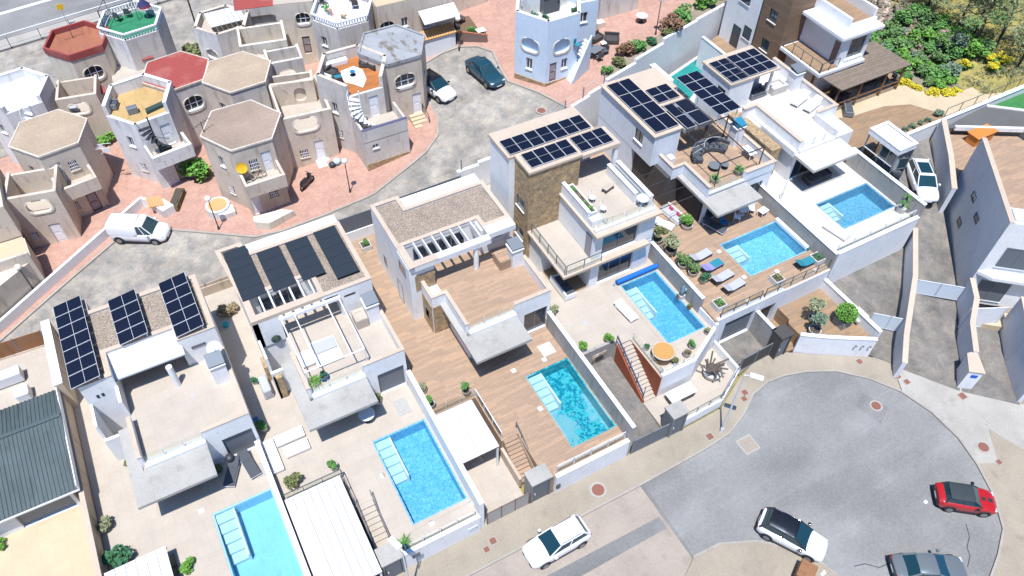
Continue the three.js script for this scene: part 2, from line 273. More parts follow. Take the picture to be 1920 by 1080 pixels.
// a glass balustrade: posts, rail and panes between two points
function balustrade(parent, a, b, y, h, n, { posts = M.rail, pane = M.clear, rail = true, name = 'balustrade', base = 0 } = {}) {
  const P = (t) => [a[0] + (b[0] - a[0]) * t, a[1] + (b[1] - a[1]) * t], G = [];
  for (let i = 0; i <= n; i++) { const [x, z] = P(i / n); G.push(BX(x - 0.025, x + 0.025, y, y + h, z - 0.025, z + 0.025)); }
  if (rail) G.push(sqbar([a[0], y + h, a[1]], [b[0], y + h, b[1]], 0.05, 0.04));
  const r = part(parent, name, posts, G);
  if (pane) for (let i = 0; i < n; i++) { const p = P((i + 0.06) / n), q = P((i + 0.94) / n); part(r, 'glass_pane', pane, sqbar([p[0], y + h / 2 + 0.02, p[1]], [q[0], y + h / 2 + 0.02, q[1]], 0.012, h - 0.12)); }
  return r;
}
const V2 = (a, b, t) => [a[0] + (b[0] - a[0]) * t, a[1] + (b[1] - a[1]) * t];
// ================= terrain, streets, pavements =================
const bY = (x) => x < 10 ? 2.6 + 0.07 * x : x < 32 ? 3.3 + 0.13 * (x - 10) : x < 50 ? 6.16 + 0.1 * (x - 32) : 7.96; // the upper street climbs to the east
const CUTS = [10, 32, 50];
function clipX(poly, x, keepLess) { const o = []; for (let i = 0; i < poly.length; i++) { const a = poly[i], b = poly[(i + 1) % poly.length], ia = keepLess ? a[0] <= x : a[0] >= x, ib = keepLess ? b[0] <= x : b[0] >= x; if (ia) o.push(a); if (ia !== ib) { const t = (x - a[0]) / (b[0] - a[0]); o.push([x, a[1] + (b[1] - a[1]) * t]); } } return o; }
function draped(poly, dy, thick = 0) { // a sheet (or slab) that follows the upper street
  const G = []; let lo = poly;
  const add = (q) => { if (q.length < 3) return; const g = thick ? PR(q, -thick, 0) : FL(q, 0), p = g.attributes.position; for (let i = 0; i < p.count; i++) p.setY(i, p.getY(i) + bY(p.getX(i)) + dy); g.computeVertexNormals(); G.push(g); };
  for (const c of CUTS) { add(clipX(lo, c, true)); lo = clipX(lo, c, false); } add(lo); return G;
}
// one ground sheet far past the frame
function hill(x, z) { // wooded slope beyond the gardens, north-east
  return THREE.MathUtils.smoothstep(x, 66.3, 70.5) * 1.8 + Math.max(0, x - 72) * 0.06;
}
function groundY(x, z) {
  const zl = x < 28 ? 45.2 : x < 32 ? 45.4 + (x - 28.6) * 0.36 : 46.7 + (x - 32.2) * 0.262, back = THREE.MathUtils.smoothstep(-z - zl, -0.2, 1.4), right = THREE.MathUtils.smoothstep(x, 51.5, 53.5) * THREE.MathUtils.smoothstep(-z, 29, 31.2);
  let y = -0.25; y = y + (bY(x) - 0.3 - y) * back; if (right > 0) y = y * (1 - right) + right * 5.2; if (x > 56 && z < -31) y += hill(x, z); return y;
}
{
  const ax = (lo, hi, step) => { const a = []; for (let v = lo; v <= hi + 1e-6; v += step) a.push(v); return a; };
  const xs = [-500, -300, -160, -100, -70, ...ax(-50, 110, 1.6), 130, 160, 220, 320, 500], zs = [-500, -350, -220, -160, ...ax(-125, 20, 1.6), 35, 60, 100, 200, 400];
  const P = [], I = []; for (const z of zs) for (const x of xs) P.push(x, groundY(x, z), z);
  const w = xs.length; for (let j = 0; j < zs.length - 1; j++) for (let i = 0; i < w - 1; i++) { const a = j * w + i; I.push(a, a + w, a + 1, a + 1, a + w, a + w + 1); }
  const g = new THREE.BufferGeometry(); g.setAttribute('position', new THREE.Float32BufferAttribute(P, 3)); g.setIndex(I); g.computeVertexNormals();
  struct('ground', M.dryGrass, g);
}
// ---- upper street: road, clay-paved terraces, walls
const EDGE = [[-34, -36.5], [-15.3, -47.6], [-10.4, -50.7], [-6.1, -53.3], [-4.6, -53.7], [-2.9, -53.2], [-1.6, -52.1], [3.9, -47.9], [6.0, -47.4], [13.7, -47.2], [18, -48.7], [19.5, -49.3], [21.2, -50.6], [22.2, -52.6], [22.4, -55.3], [23.0, -58.6], [24.3, -60.3], [26.4, -60.8], [28.2, -60.7], [29.7, -59.7], [30.5, -58.1], [29.9, -55.4], [29.6, -53.4], [31.1, -50.4], [32.2, -46.9]];
struct('street', M.oldRoad, draped([...EDGE, [28.6, -45.25], [20, -45.1], [-11.9, -45.0], [-40, -30]], 0));
const pinkWest = [...EDGE.slice(0, -1), [31.6, -50.2], [31.6, -66], [26, -69], [-20, -69], [-40, -60], [-40, -38]];
struct('pavement', M.pink, draped(pinkWest, 0.12, 0.3));
struct('pavement', M.pink, draped([[31.604, -50.2], [31.2, -50.3], [32.3, -46.9], [36.5, -48.0], [53.3, -52.1], [70, -57.5], [70, -82], [31.604, -82]], 0.125, 0.3));
{ // pale kerb along the paving
  const G = []; for (let i = 0; i < EDGE.length - 1; i++) { const n = Math.ceil(Math.hypot(EDGE[i + 1][0] - EDGE[i][0], EDGE[i + 1][1] - EDGE[i][1]) / 2.2); for (let k = 0; k < n; k++) { const a = V2(EDGE[i], EDGE[i + 1], k / n), b = V2(EDGE[i], EDGE[i + 1], (k + 1) / n); G.push(sqbar([a[0], bY(a[0]) + 0.06, a[1]], [b[0], bY(b[0]) + 0.06, b[1]], 0.16, 0.15)); } }
  struct('kerb', M.kerb, G);
}
// behind the town houses: concrete yard, pavement, highway
struct('yard', M.oldRoad, draped([[-60, -69.2], [26, -69.2], [31.2, -66.3], [31.2, -86.7], [-60, -86.7]], 0.02));
struct('pavement', M.walkPale, draped([[-80, -86.9], [60, -86.9], [60, -88.9], [-80, -88.9]], 0.12, 0.3));
struct('highway', M.asphalt, draped([[-80, -89], [60, -89], [60, -97.5], [-80, -97.5]], 0.0));
struct('road_marking', M.whitePaint, [...draped([[-80, -94.3], [60, -94.3], [60, -94.8], [-80, -94.8]], 0.006), ...draped([[-80, -90.0], [60, -90.0], [60, -90.12], [-80, -90.12]], 0.006)]);
// ---- lower street: cul-de-sac, pavements, driveways
const CURB = [[19.9, -16.8], [25.2, -16.9], [27.5, -17.1], [29.5, -17.9], [31.0, -18.8], [32.7, -19.15], [34.2, -19.0], [35.9, -18.5], [37.9, -17.5], [39.6, -15.8], [40.8, -13.9], [41.4, -11.6], [41.4, -9.2], [40.9, -7.2], [40.0, -5.1], [38.6, -3.2], [36.9, -2.2], [34, -0.9], [30, 2]];
const ISLE = [[19.9, -11.2], [21.9, -11.1], [24.1, -10.1], [25.6, -8.8], [26.7, -7.1], [27.2, -5.4], [27.0, -3], [24, 4]];
struct('street', M.asphalt, FL([...CURB, [30, 14], [18, 14], ...ISLE.slice().reverse()], 0));
struct('street', M.concrete, FL([[-40, -16.75], [19.88, -16.75], [19.88, -11.2], [8, -4], [-40, -4]], 0));
struct('street_patch', M.asphaltPatch, FL([[-20, -14.5], [10, -14.55], [19.6, -14.4], [19.6, -13.55], [10, -13.5], [-20, -13.45]], 0.004));
struct('street_patch', M.asphaltPatch, FL([[37.0, -14.6], [38.2, -15.2], [39.0, -13.4], [37.5, -12.6]], 0.004));
struct('street_joint', M.asphaltPatch, FL([[19.75, -16.8], [20.05, -16.8], [19.98, -11.2], [19.82, -11.2]], 0.008));
const WALLSIDE = [[-40, -19.1], [20.4, -19.1], [24.5, -18.85], [28.2, -18.95], [30.9, -20.3], [33.5, -21.2], [35.8, -20.5], [37.6, -19.3], [39.4, -18.2], [41.0, -17.3], [42.3, -15.6], [43.4, -13.7], [44.4, -11.6]];
struct('pavement', M.walk, PR([[-40, -16.82], ...CURB.slice(0, 11), [41.35, -14.9], ...WALLSIDE.slice(0, -2).reverse()], -0.2, 0.12));
struct('pavement', M.walkPale, PR([[41.4, -14.88], [40.86, -13.9], ...CURB.slice(11, 13), [40.95, -7.2], [42.2, -6.6], [43.9, -8.8], [44.4, -11.55], [43.4, -13.6], [42.3, -15.5]], -0.2, 0.124));
struct('pavement', M.walk, PR([[40.9, -7.22], ...CURB.slice(14), [34, 6], [60, 4], [46, -3], [44.2, -7.6], [43.9, -8.75], [42.2, -6.65]], -0.2, 0.12));
struct('pavement', M.walk, PR([...ISLE, [8, 8], [-2, 4], [8, -4.1], [19.86, -11.16]], -0.2, 0.12));
{
  const G = [], run = (L, w) => { for (let i = 0; i < L.length - 1; i++) G.push(sqbar([L[i][0], 0.05, L[i][1]], [L[i + 1][0], 0.05, L[i + 1][1]], w, 0.155)); };
  run([[-40, -16.8], ...CURB], 0.13); run(ISLE, 0.13); struct('kerb', M.kerb, G);
}
// driveways that climb between the eastern gardens
const ramp = (quad, y) => { const g = new THREE.BufferGeometry(); const [a, b, c, d] = quad; g.setAttribute('position', new THREE.Float32BufferAttribute([a[0], y[0], a[1], b[0], y[1], b[1], c[0], y[2], c[1], a[0], y[0], a[1], c[0], y[2], c[1], d[0], y[3], d[1]], 3)); g.computeVertexNormals(); return g; };
struct('driveway', M.driveGrey, [ramp([[40.9, -17.6], [42.3, -15.6], [50.9, -23.5], [43.0, -23.5]], [0.13, 0.13, 1.6, 1.5]), ramp([[41.6, -23.5], [40.9, -17.6], [43.0, -23.5], [42.0, -23.5]], [1.4, 0.13, 1.5, 1.45])]);
struct('driveway', M.driveGrey, [ramp([[42.2, -15.4], [44.6, -11.9], [51.5, -19.0], [47.0, -19.9]], [0.13, 0.13, 1.35, 1.3]), ramp([[47.0, -19.9], [51.5, -19.0], [55.2, -24.2], [51.2, -23.6]], [1.3, 1.35, 2.7, 2.3]), ramp([[51.2, -23.6], [55.2, -24.2], [59.4, -30.6], [50.6, -31.2]], [2.3, 2.7, 4.5, 4.5])]);
struct('driveway', M.driveGrey, ramp([[44.7, -11.8], [47.5, -9.0], [51.2, -14.6], [48.6, -16.0]], [0.13, 0.13, 0.85, 0.9]));
struct('pavement', M.walkPale, PR([[44.2, -11.6], [47.2, -8.8], [60, 2], [46.2, -3.1], [44.3, -7.6]], -0.2, 0.115));
struct('pavement', M.walkPale, FL([[41.2, -17.2], [44.2, -19], [52, -19], [70, -8], [70, 8], [46, -3], [42.6, -6.6], [44.0, -9], [43.2, -13.6], [41.5, -15.6]], 0.1));
struct('terrain', M.soil, [ramp([[47.6, -9.0], [70, -3], [70, -31], [51.6, -14.6]], [0.1, 0.1, 2.5, 0.8])]);
// manhole covers and small gratings, each its own
function lid(kind, x, z, r, label, y = 0.012, rim = M.walkPale) {
  const t = thing('manhole_cover', label, 'manhole', [x, y, z], 0, 'covers let into the pavement and road');
  if (kind === 'o') { own(t, 'rim', rim, new THREE.CylinderGeometry(r * 1.35, r * 1.35, 0.02, 20)); own(t, 'lid', M.rust, new THREE.CylinderGeometry(r, r, 0.03, 20)); }
  else { own(t, 'rim', rim, BX(-r * 1.25, r * 1.25, -0.01, 0.01, -r * 1.25, r * 1.25)); own(t, 'lid', M.rust, BX(-r, r, -0.012, 0.016, -r, r)); }
  return t;
}
lid('o', 17.1, -17.8, 0.42, 'round rusty manhole cover on the pavement below the teal pool', 0.135);
lid('o', 38.3, -13.9, 0.34, 'round manhole cover with pale ring in the turning circle', 0.012);
lid('q', 28.1, -15.8, 0.5, 'large pale square manhole cover on the asphalt edge', 0.012).children[1].material = M.concrete;
lid('q', 26.1, -17.5, 0.22, 'small rusty square cover beside the lamp post on the pavement', 0.135);
lid('q', 40.0, -17.3, 0.2, 'small rusty cover near the foot of the curved white wall', 0.135);
lid('q', 41.5, -15.0, 0.2, 'small rusty square cover where the pavement turns pale', 0.14);
lid('q', 41.75, -14.3, 0.18, 'small dark square grate on the pale pavement', 0.14);
lid('q', 44.4, -11.5, 0.24, 'rusty rectangular cover before the wall with the blue sign', 0.14);
lid('o', 42.3, -7.9, 0.36, 'round grey manhole cover on the pale pavement bend', 0.14);
lid('q', 42.3, -6.6, 0.16, 'tiny rusty cover on the pavement near the red car', 0.14);
lid('q', 9.4, -18.0, 0.2, 'rusty square cover on the pavement, nearer the gate of the pair', 0.135);
lid('q', 8.8, -17.7, 0.17, 'darker small square cover on the pavement, one of a pair', 0.135);
lid('q', 30.6, -19.2, 0.2, 'rusty cover on the pavement bend, farther of two', 0.135);
lid('q', 30.2, -18.8, 0.18, 'rusty cover on the pavement bend, nearer of two', 0.135);
lid('o', 30.1, -48.2, 0.38, 'round rusty manhole cover in the old upper street', bY(30.1) + 0.03);
// cracks sealed with dark tar on the turning circle
{ const crack = (pts) => { const G = []; for (let i = 0; i < pts.length - 1; i++) G.push(sqbar([pts[i][0], 0.003, pts[i][1]], [pts[i + 1][0], 0.003, pts[i + 1][1]], 0.05, 0.004)); return G; };
  struct('road_crack', M.darkMetal, [...crack([[34.6, -2.6], [35.3, -3.0], [35.6, -3.5], [36.3, -3.9], [36.8, -4.6]]), ...crack([[28.4, -6.0], [29.1, -5.8], [29.7, -5.2], [30.4, -5.1]])]); }
// ================= terraces, pools, garden walls =================
function pool(label, x0, x1, z0, z1, y, m, { step = null, rim = 0.3, rimMat = M.tileCream, depth = 1.05, stepMat = M.poolStep, edge = null } = {}) {
  const t = thing('swimming_pool', label, 'pool', [(x0 + x1) / 2, y - depth, (z0 + z1) / 2]), w = 0.12;
  part(t, 'basin', m, [BX(x0, x1, y - depth - 0.1, y - depth, z0, z1), BX(x0, x0 + w, y - depth, y, z0, z1), BX(x1 - w, x1, y - depth, y, z0, z1), BX(x0 + w, x1 - w, y - depth, y, z0, z0 + w), BX(x0 + w, x1 - w, y - depth, y, z1 - w, z1)]);
  part(t, 'coping', rimMat, PR(rect(x0 - rim, x1 + rim * 0.6, z0 - rim, z1 + rim), y + 0.004, y + 0.03, [rect(x0 + 0.02, x1 - 0.02, z0 + 0.02, z1 - 0.02)]));
  part(t, 'water', M.water, FL(rect(x0 + w, x1 - w, z0 + w, z1 - w), y - 0.12));
  if (step) { const [sx0, sx1, sz0, sz1, n] = step; for (let i = 0; i < n; i++) part(t, 'step', stepMat, BX(sx0, sx1, y - depth + 0.01, y - 0.16 - i * 0.15, sz0 + (sz1 - sz0) * i / n, sz0 + (sz1 - sz0) * (i + 1) / n - 0.02)); part(t, 'step_rim', M.whitePaint, BX(sx1 + 0.004, sx1 + 0.12, y - depth, y - 0.14, sz0, sz1 + 0.1)); }
  return t;
}
function stairs(label, x0, x1, zTop, zBottom, yTop, yBottom, n, m, side, extra) {
  const t = thing('garden_stairs', label, 'stairs', [(x0 + x1) / 2, yBottom, zBottom]);
  for (let i = 0; i < n; i++) { const a = zTop + (zBottom - zTop) * i / n, b = zTop + (zBottom - zTop) * (i + 1) / n, y = yTop - (yTop - yBottom) * (i + 0.5) / n; part(t, 'step', m, [BX(x0, x1, yBottom - 0.2, y, a, b), BX(x0, x1, y + 0.002, y + 0.04, a, b + 0.05)]); }
  if (side) extra(t); return t;
}
const wallThing = (label, m, geos, capGeo, capMat = M.cap) => { const b = new THREE.Box3().setFromObject(new THREE.Mesh(fuse([].concat(geos).map((g) => g.clone())))), t = thing('garden_wall', label, 'wall', [(b.min.x + b.max.x) / 2, b.min.y, (b.min.z + b.max.z) / 2]); part(t, 'wall', m, geos); if (capGeo) part(t, 'coping', capMat, capGeo); return t; };
// a garden wall along z at x, with coping
const zWall = (label, x, z0, z1, y0, y1, m, capMat = M.white, w = 0.24) => wallThing(label, m, BX(x - w / 2, x + w / 2, y0, y1 - 0.06, z0, z1), BX(x - w / 2 - 0.03, x + w / 2 + 0.03, y1 - 0.058, y1, z0, z1), capMat);
const xWall = (label, z, x0, x1, y0, y1, m, capMat = M.white, w = 0.24) => wallThing(label, m, BX(x0, x1, y0, y1 - 0.06, z - w / 2, z + w / 2), BX(x0, x1, y1 - 0.058, y1, z - w / 2 - 0.03, z + w / 2 + 0.03), capMat);
const D = [0, 1.6, 1.7, 2.0, 2.8, 3.7, 4.7, 5.6]; // terrace levels, house 1 to house 7

// terraces (slabs on the slope, open over the pools and stair wells)
struct('terrace', M.tileCream, PR([[-11.6, -44.8], [-1.3, -44.8], [-1.3, -19.0], [-8.0, -19.0], [-8.0, -25.8], [-11.6, -25.8]], -0.3, D[1], [rect(-5.4, -1.6, -27.2, -20.8)]));
struct('terrace', M.tileCream, PR([[-1.28, -44.8], [9.1, -44.8], [9.1, -19.2], [3.8, -19.2], [3.8, -23.4], [2.6, -23.4], [2.6, -25.8], [-1.28, -25.8]], -0.3, D[2], [rect(5.2, 9.0, -27.2, -20.6)]));
struct('terrace', M.plank, PR([[9.12, -44.8], [20.1, -44.8], [20.1, -19.2], [13.9, -19.2], [13.9, -23.05], [12.7, -23.05], [12.7, -26.9], [9.12, -26.9]], -0.3, D[3], [rect(16.55, 20.05, -26.8, -20.4)]));
struct('terrace', M.tileCream, PR([[20.12, -44.8], [30.4, -45.2], [30.4, -23.4], [27.5, -21.85], [24.55, -21.85], [24.55, -25.55], [23.45, -25.55], [23.45, -26.0], [20.12, -26.0]], -0.3, D[4], [rect(26.7, 30.05, -30.2, -23.9)]));
struct('terrace', M.plank, PR([[30.42, -45.6], [41.4, -47.8], [41.4, -23.5], [30.42, -23.5]], 2.9, D[5], [rect(35.45, 41.2, -29.5, -25.7)]));
struct('terrace', M.tileWhite, PR([[41.42, -47.9], [50.2, -50.6], [50.2, -23.7], [41.42, -23.7]], 0.2, D[6], [rect(44.35, 50.0, -28.8, -25.55)]));
struct('terrace', M.plankDark, PR([[50.4, -50.6], [53.5, -51.6], [53.5, -44], [62, -43], [62.6, -37.0], [61.8, -34.6], [62.2, -31.0], [56.2, -31.0], [53.2, -31.3], [50.4, -31.3]], 4.2, D[7]));
struct('terrace', M.tileYellow, PR([[52.6, -35.7], [54.7, -35.2], [57.9, -35.0], [60.3, -34.1], [61.5, -32.2], [62.2, -31.0], [74, -31.0], [90, -34], [90, -36], [74, -33.6], [69, -33.3], [64.4, -33.4], [62.4, -35.6], [61.6, -37.6], [53, -38.8]], 4.2, D[7] + 0.012));
struct('parking_bay', M.concrete, [FL(rect(-1.25, 2.58, -25.7, -19.0), 0.13), FL(rect(-11.5, -8.02, -25.7, -19.0), 0.13)]);
struct('parking_bay', M.tileCream, FL(rect(9.3, 12.6, -26.8, -19.1), 0.135));
struct('driveway', M.driveGrey, ramp([[20.3, -19.2], [23.4, -19.2], [23.4, -26.0], [20.3, -26.0]], [0.13, 0.13, 1.1, 1.1]));
struct('terrace', M.tileCream, PR([[23.45, -21.85], [30.2, -23.2], [31.0, -23.5], [31.0, -20.7], [28.3, -19.2], [24.7, -19.0], [23.45, -19.1]], -0.1, 0.4));
struct('driveway', M.driveGrey, ramp([[31.2, -20.6], [34.4, -21.2], [34.4, -23.5], [31.2, -23.5]], [0.14, 0.14, 0.35, 0.35]));
struct('terrace', M.plankDark, PR([[36.9, -23.5], [41.3, -23.5], [41.3, -18.4], [40.5, -17.9], [38.4, -19.1], [36.6, -20.4], [36.6, -21.9], [36.9, -22.2]], 0.05, 1.6));
struct('terrace', M.plankDark, PR([[34.5, -23.5], [36.88, -23.5], [36.88, -22.2], [36.58, -21.9], [36.58, -20.4], [35.8, -20.5], [34.5, -21.2]], 0.05, 0.3));

pool('rectangular pale blue pool of the house with three panel rows', -5.4, -1.6, -27.2, -20.8, D[1], M.poolPlain, { step: [-5.25, -4.2, -27.05, -23.8, 5], rimMat: M.tileCream });
pool('bright blue pool between white carport roof and front glass', 5.2, 9.0, -27.2, -20.6, D[2], M.poolSky, { step: [5.33, 6.3, -27.05, -24.0, 5] });
pool('teal mottled pool in the wood plank terrace', 16.55, 20.05, -26.8, -20.4, D[3], M.poolTeal, { step: [16.7, 17.65, -26.6, -23.9, 5], rimMat: M.plank, rim: 0.2 });
pool('blue mosaic pool with blue rolled cover at its end', 26.7, 30.05, -30.2, -23.9, D[4], M.poolSky, { step: [26.83, 27.7, -29.6, -26.9, 5] });
pool('light blue pool on plank terrace with white roller box', 35.45, 41.2, -29.5, -25.7, D[5], M.poolPale, { step: [35.6, 36.7, -28.9, -27.5, 3], rimMat: M.plank });
pool('grey blue pool in the white tiled terrace beside the driveway', 44.35, 50.0, -28.8, -25.55, D[6], M.poolGrey, { step: [44.5, 45.5, -28.5, -26.9, 4], rimMat: M.tileWhite });
{ const t = thing('pool_cover_roller', 'rolled blue pool cover across the end of the mosaic pool', 'pool cover', [28.4, D[4], -30.35]); part(t, 'roll', M.blueSign, bar([26.5, D[4] + 0.32, -30.35], [30.2, D[4] + 0.32, -30.35], 0.2, 16)); for (const x of [26.3, 30.35]) part(t, 'stand', M.greyMetal, [BX(x - 0.04, x + 0.04, D[4], D[4] + 0.35, -30.42, -30.28), BX(x - 0.05, x + 0.05, D[4], D[4] + 0.05, -30.7, -30.0)]); t.children[0].material = mat([0.005, 0.13, 0.5], { roughness: 0.6 }); }
{ const t = thing('pool_cover_roller', 'long white roller box beside the pool on plank terrace', 'pool cover', [41.25, D[5], -27.6]); part(t, 'box', M.whitePaint, RB(41.02, 41.32, D[5], D[5] + 0.4, -29.5, -25.8, 0.1, 3)); part(t, 'end_cap', M.tealFabric, RB(41.05, 41.3, D[5] + 0.02, D[5] + 0.36, -25.8, -25.68, 0.05)); }
{ // small white skimmer lids by the pools
  const spots = [[-5.9, -27.7, D[1], 'white skimmer lid in front of the pale blue pool'], [4.9, -24.6, D[2], 'white lid beside the steps of the bright blue pool'], [9.0, -20.2, D[2], 'white lid at the outer corner of the bright blue pool'], [6.3, -20.2, D[2], 'white lid at the near corner of the bright blue pool'], [16.1, -27.6, D[3], 'white lid beyond the steps of the teal pool'], [16.2, -24.0, D[3], 'white lid beside the long side of teal pool'], [18.5, -27.4, D[3], 'white lid at the far end of teal pool'], [35.0, -25.9, D[5], 'white lid at the inner corner of the plank terrace pool'], [37.6, -25.2, D[5], 'white lid before the plank terrace pool'], [35.0, -28.9, D[5], 'white lid near the shallow end of plank terrace pool']];
  for (const [x, z, y, l] of spots) solo('skimmer_lid', l, 'pool lid', M.whitePaint, RB(x - 0.16, x + 0.16, y + 0.004, y + 0.03, z - 0.16, z + 0.16, 0.01), 'lids around the pools').userData.group = 'lids around the pools';
}
// walls between the gardens
zWall('cream wall beside the corrugated roof and courtyard', -11.75, -39.2, -19.1, 0, 3.3, M.cream, M.cap);
zWall('thick white wall beside the first row of solar panels', -11.5, -45.2, -39.2, 0, 4.4, M.cream, M.white, 0.5);
zWall('low white wall between the pale pool and the white carport', -1.42, -30.2, -19.1, 0, 2.7, M.cream, M.white, 0.26);
zWall('white wall from the shutter window along the bright blue pool', 9.24, -30.1, -19.1, 0, 3.5, M.white, M.white, 0.26);
zWall('grey wall with white coping beside the teal pool', 20.22, -29.9, -19.0, 0, 3.8, M.greyWall, M.white, 0.24);
zWall('tall grey wall beside the mosaic pool below potted trees', 30.42, -32.2, -25.2, 0, 4.5, M.greyWall, M.white, 0.24);
wallThing('white slanting parapet around the corner of the mosaic pool', M.white, [WALL([30.3, -25.2], [30.4, -23.3], 2.4, 3.5, 0.2), WALL([27.5, -21.75], [30.45, -23.3], 0.2, 3.15, 0.25), WALL([24.6, -21.75], [27.5, -21.75], 0.2, 3.0, 0.25)]);
zWall('dark grey wall between plank terrace and white terrace', 41.5, -32.2, -23.5, 1.2, 5.3, M.greyWall, M.white, 0.26);
zWall('long grey wall with white coping along the car driveway', 50.3, -31.4, -23.6, 1.2, 6.4, M.greyWall, M.white, 0.26);
xWall('tall white retaining wall below the grey blue pool', -23.6, 41.66, 50.16, 0.9, 5.2, M.white, M.white, 0.26);
xWall('white front wall with a glass rail below the bright blue pool', -19.08, 4.0, 9.05, 0, 2.1, M.white, M.white, 0.22);
xWall('white front wall with meter doors below the teal pool', -19.08, 14.5, 20.1, 0, 2.2, M.white, M.white, 0.24);
{ const t = thing('front_railing', 'clear glass rail along the front of the bright blue pool', 'railing', [6.5, 2.1, -19.2]); balustrade(t, [4.2, -19.3], [8.8, -19.3], 1.7, 0.95, 4, { posts: M.alu, rail: false }); }
{ const t = thing('front_railing', 'grey glass rail along the front of the teal pool', 'railing', [17.3, 2.2, -19.3]); balustrade(t, [14.7, -19.35], [19.9, -19.35], 2.0, 0.95, 4, { posts: M.alu }); }
{ const t = thing('front_railing', 'clear glass rail around the round tub', 'railing', [26, 2.8, -22.1]); balustrade(t, [24.65, -25.4], [24.65, -22.0], 2.8, 0.9, 3, { posts: M.alu, rail: false }); balustrade(t, [24.7, -21.95], [27.4, -21.95], 3.0, 0.6, 3, { posts: M.alu, rail: false }); }
{ const t = thing('front_railing', 'glass rail with grey posts above the garage doors', 'railing', [36, 3.7, -23.6]); balustrade(t, [30.9, -23.62], [34.6, -23.62], 3.7, 1.0, 3); balustrade(t, [35.0, -23.62], [41.3, -23.62], 3.7, 1.0, 5); }
{ const t = thing('front_railing', 'thin rail on top of the tall white retaining wall', 'railing', [46, 5.2, -23.8]); balustrade(t, [41.9, -23.9], [50.0, -23.9], 4.7, 1.0, 5, { posts: M.alu }); }

// ================= solar roofs =================
// modules laid from (x0, z0), each with frame and dark face; tilt lifts the far (+x or -z) edge
function solar(label, x0, z0, mw, ml, nx, nz, y, { tilt = 0, face = M.panel, frame = M.alu, gap = 0.03, split = true, name = 'solar_array', group = 'solar arrays on the villa roofs', lift = 0.25, skip = [] } = {}) {
  const W = nx * mw, Lz = nz * ml, t = thing(name, label, 'solar panels', [x0 + W / 2, y, z0 + Lz / 2], 0, group);
  const fg = metreUV(BX(-mw / 2 + gap / 2, mw / 2 - gap / 2, 0, 0.04, -ml / 2 + gap / 2, ml / 2 - gap / 2)), cut = mw > ml;
  const e = 0.035, faces = !split ? [BX(-mw / 2 + e, mw / 2 - e, 0.041, 0.05, -ml / 2 + e, ml / 2 - e)] : cut ? [BX(-mw / 2 + e, -0.012, 0.041, 0.05, -ml / 2 + e, ml / 2 - e), BX(0.012, mw / 2 - e, 0.041, 0.05, -ml / 2 + e, ml / 2 - e)] : [BX(-mw / 2 + e, mw / 2 - e, 0.041, 0.05, -ml / 2 + e, -0.012), BX(-mw / 2 + e, mw / 2 - e, 0.041, 0.05, 0.012, ml / 2 - e)];
  const sg = fuse(faces), c = Math.cos(tilt), s = Math.sin(tilt);
  for (let i = 0; i < nx; i++) for (let k = 0; k < nz; k++) {
    if (skip.includes(i + ',' + k)) continue;
    const dx = (i + 0.5) * mw - W / 2, dz = (k + 0.5) * ml - Lz / 2, p = shadows(new THREE.Mesh(fg, frame)), q = shadows(new THREE.Mesh(sg, face));
    p.name = 'solar_panel'; q.name = 'cell_face'; p.position.set(dx * c, lift + (dx + W / 2) * s, dz); p.rotation.z = tilt; p.add(q); t.add(p);
  }
  const G = []; for (const dx of [-W / 2 + 0.15, W / 2 - 0.15]) for (let k = 0; k <= 2; k++) { const h = lift + (dx + W / 2) * s; G.push(BX(dx * c - 0.03, dx * c + 0.03, 0, h, -Lz / 2 + 0.2 + k * (Lz - 0.4) / 2 - 0.03, -Lz / 2 + 0.2 + k * (Lz - 0.4) / 2 + 0.03)); }
  own(t, 'support', M.alu, G); return t;
}
// brick barbecue chimney with flat metal cap
function chimney(label, x0, x1, z0, z1, y0, y1, capM = M.metal) {
  const t = thing('chimney', label, 'chimney', [(x0 + x1) / 2, y0, (z0 + z1) / 2], 0, 'roof terrace chimneys');
  part(t, 'stack', M.white, [BX(x0, x1, y0, y1, z0, z1), BX(x0 - 0.1, x1 + 0.05, y1, y1 + 0.1, z0 - 0.06, z1 + 0.08)]);
  part(t, 'smoke_opening', M.darkMetal, BX(x0 + 0.08, x1 - 0.08, y1 + 0.102, y1 + 0.26, z0 + 0.06, z1 - 0.06));
  const c = new THREE.BoxGeometry(x1 - x0 + 0.1, 0.05, z1 - z0 + 0.12).rotateX(0.22).translate((x0 + x1) / 2, y1 + 0.36, (z0 + z1) / 2); part(t, 'cap', capM, c); return t;
}
function roofRing(t, poly, y0, y1, inset, gravel, capM = M.cap, floorDrop = 0.2, wallM = M.white) { // parapet, coping and the floor inside
  const cx = poly.reduce((a, p) => a + p[0], 0) / poly.length, cz = poly.reduce((a, p) => a + p[1], 0) / poly.length;
  const inner = offsetPoly(poly, inset), r = part(t, 'parapet', wallM, PR(poly, y0, y1 - 0.05, [inner]));
  part(r, 'coping', capM, PR(offsetPoly(poly, -0.03), y1 - 0.048, y1, [offsetPoly(poly, inset + 0.03)]));
  part(t, 'roof', gravel, FL(inner, y1 - floorDrop));
}
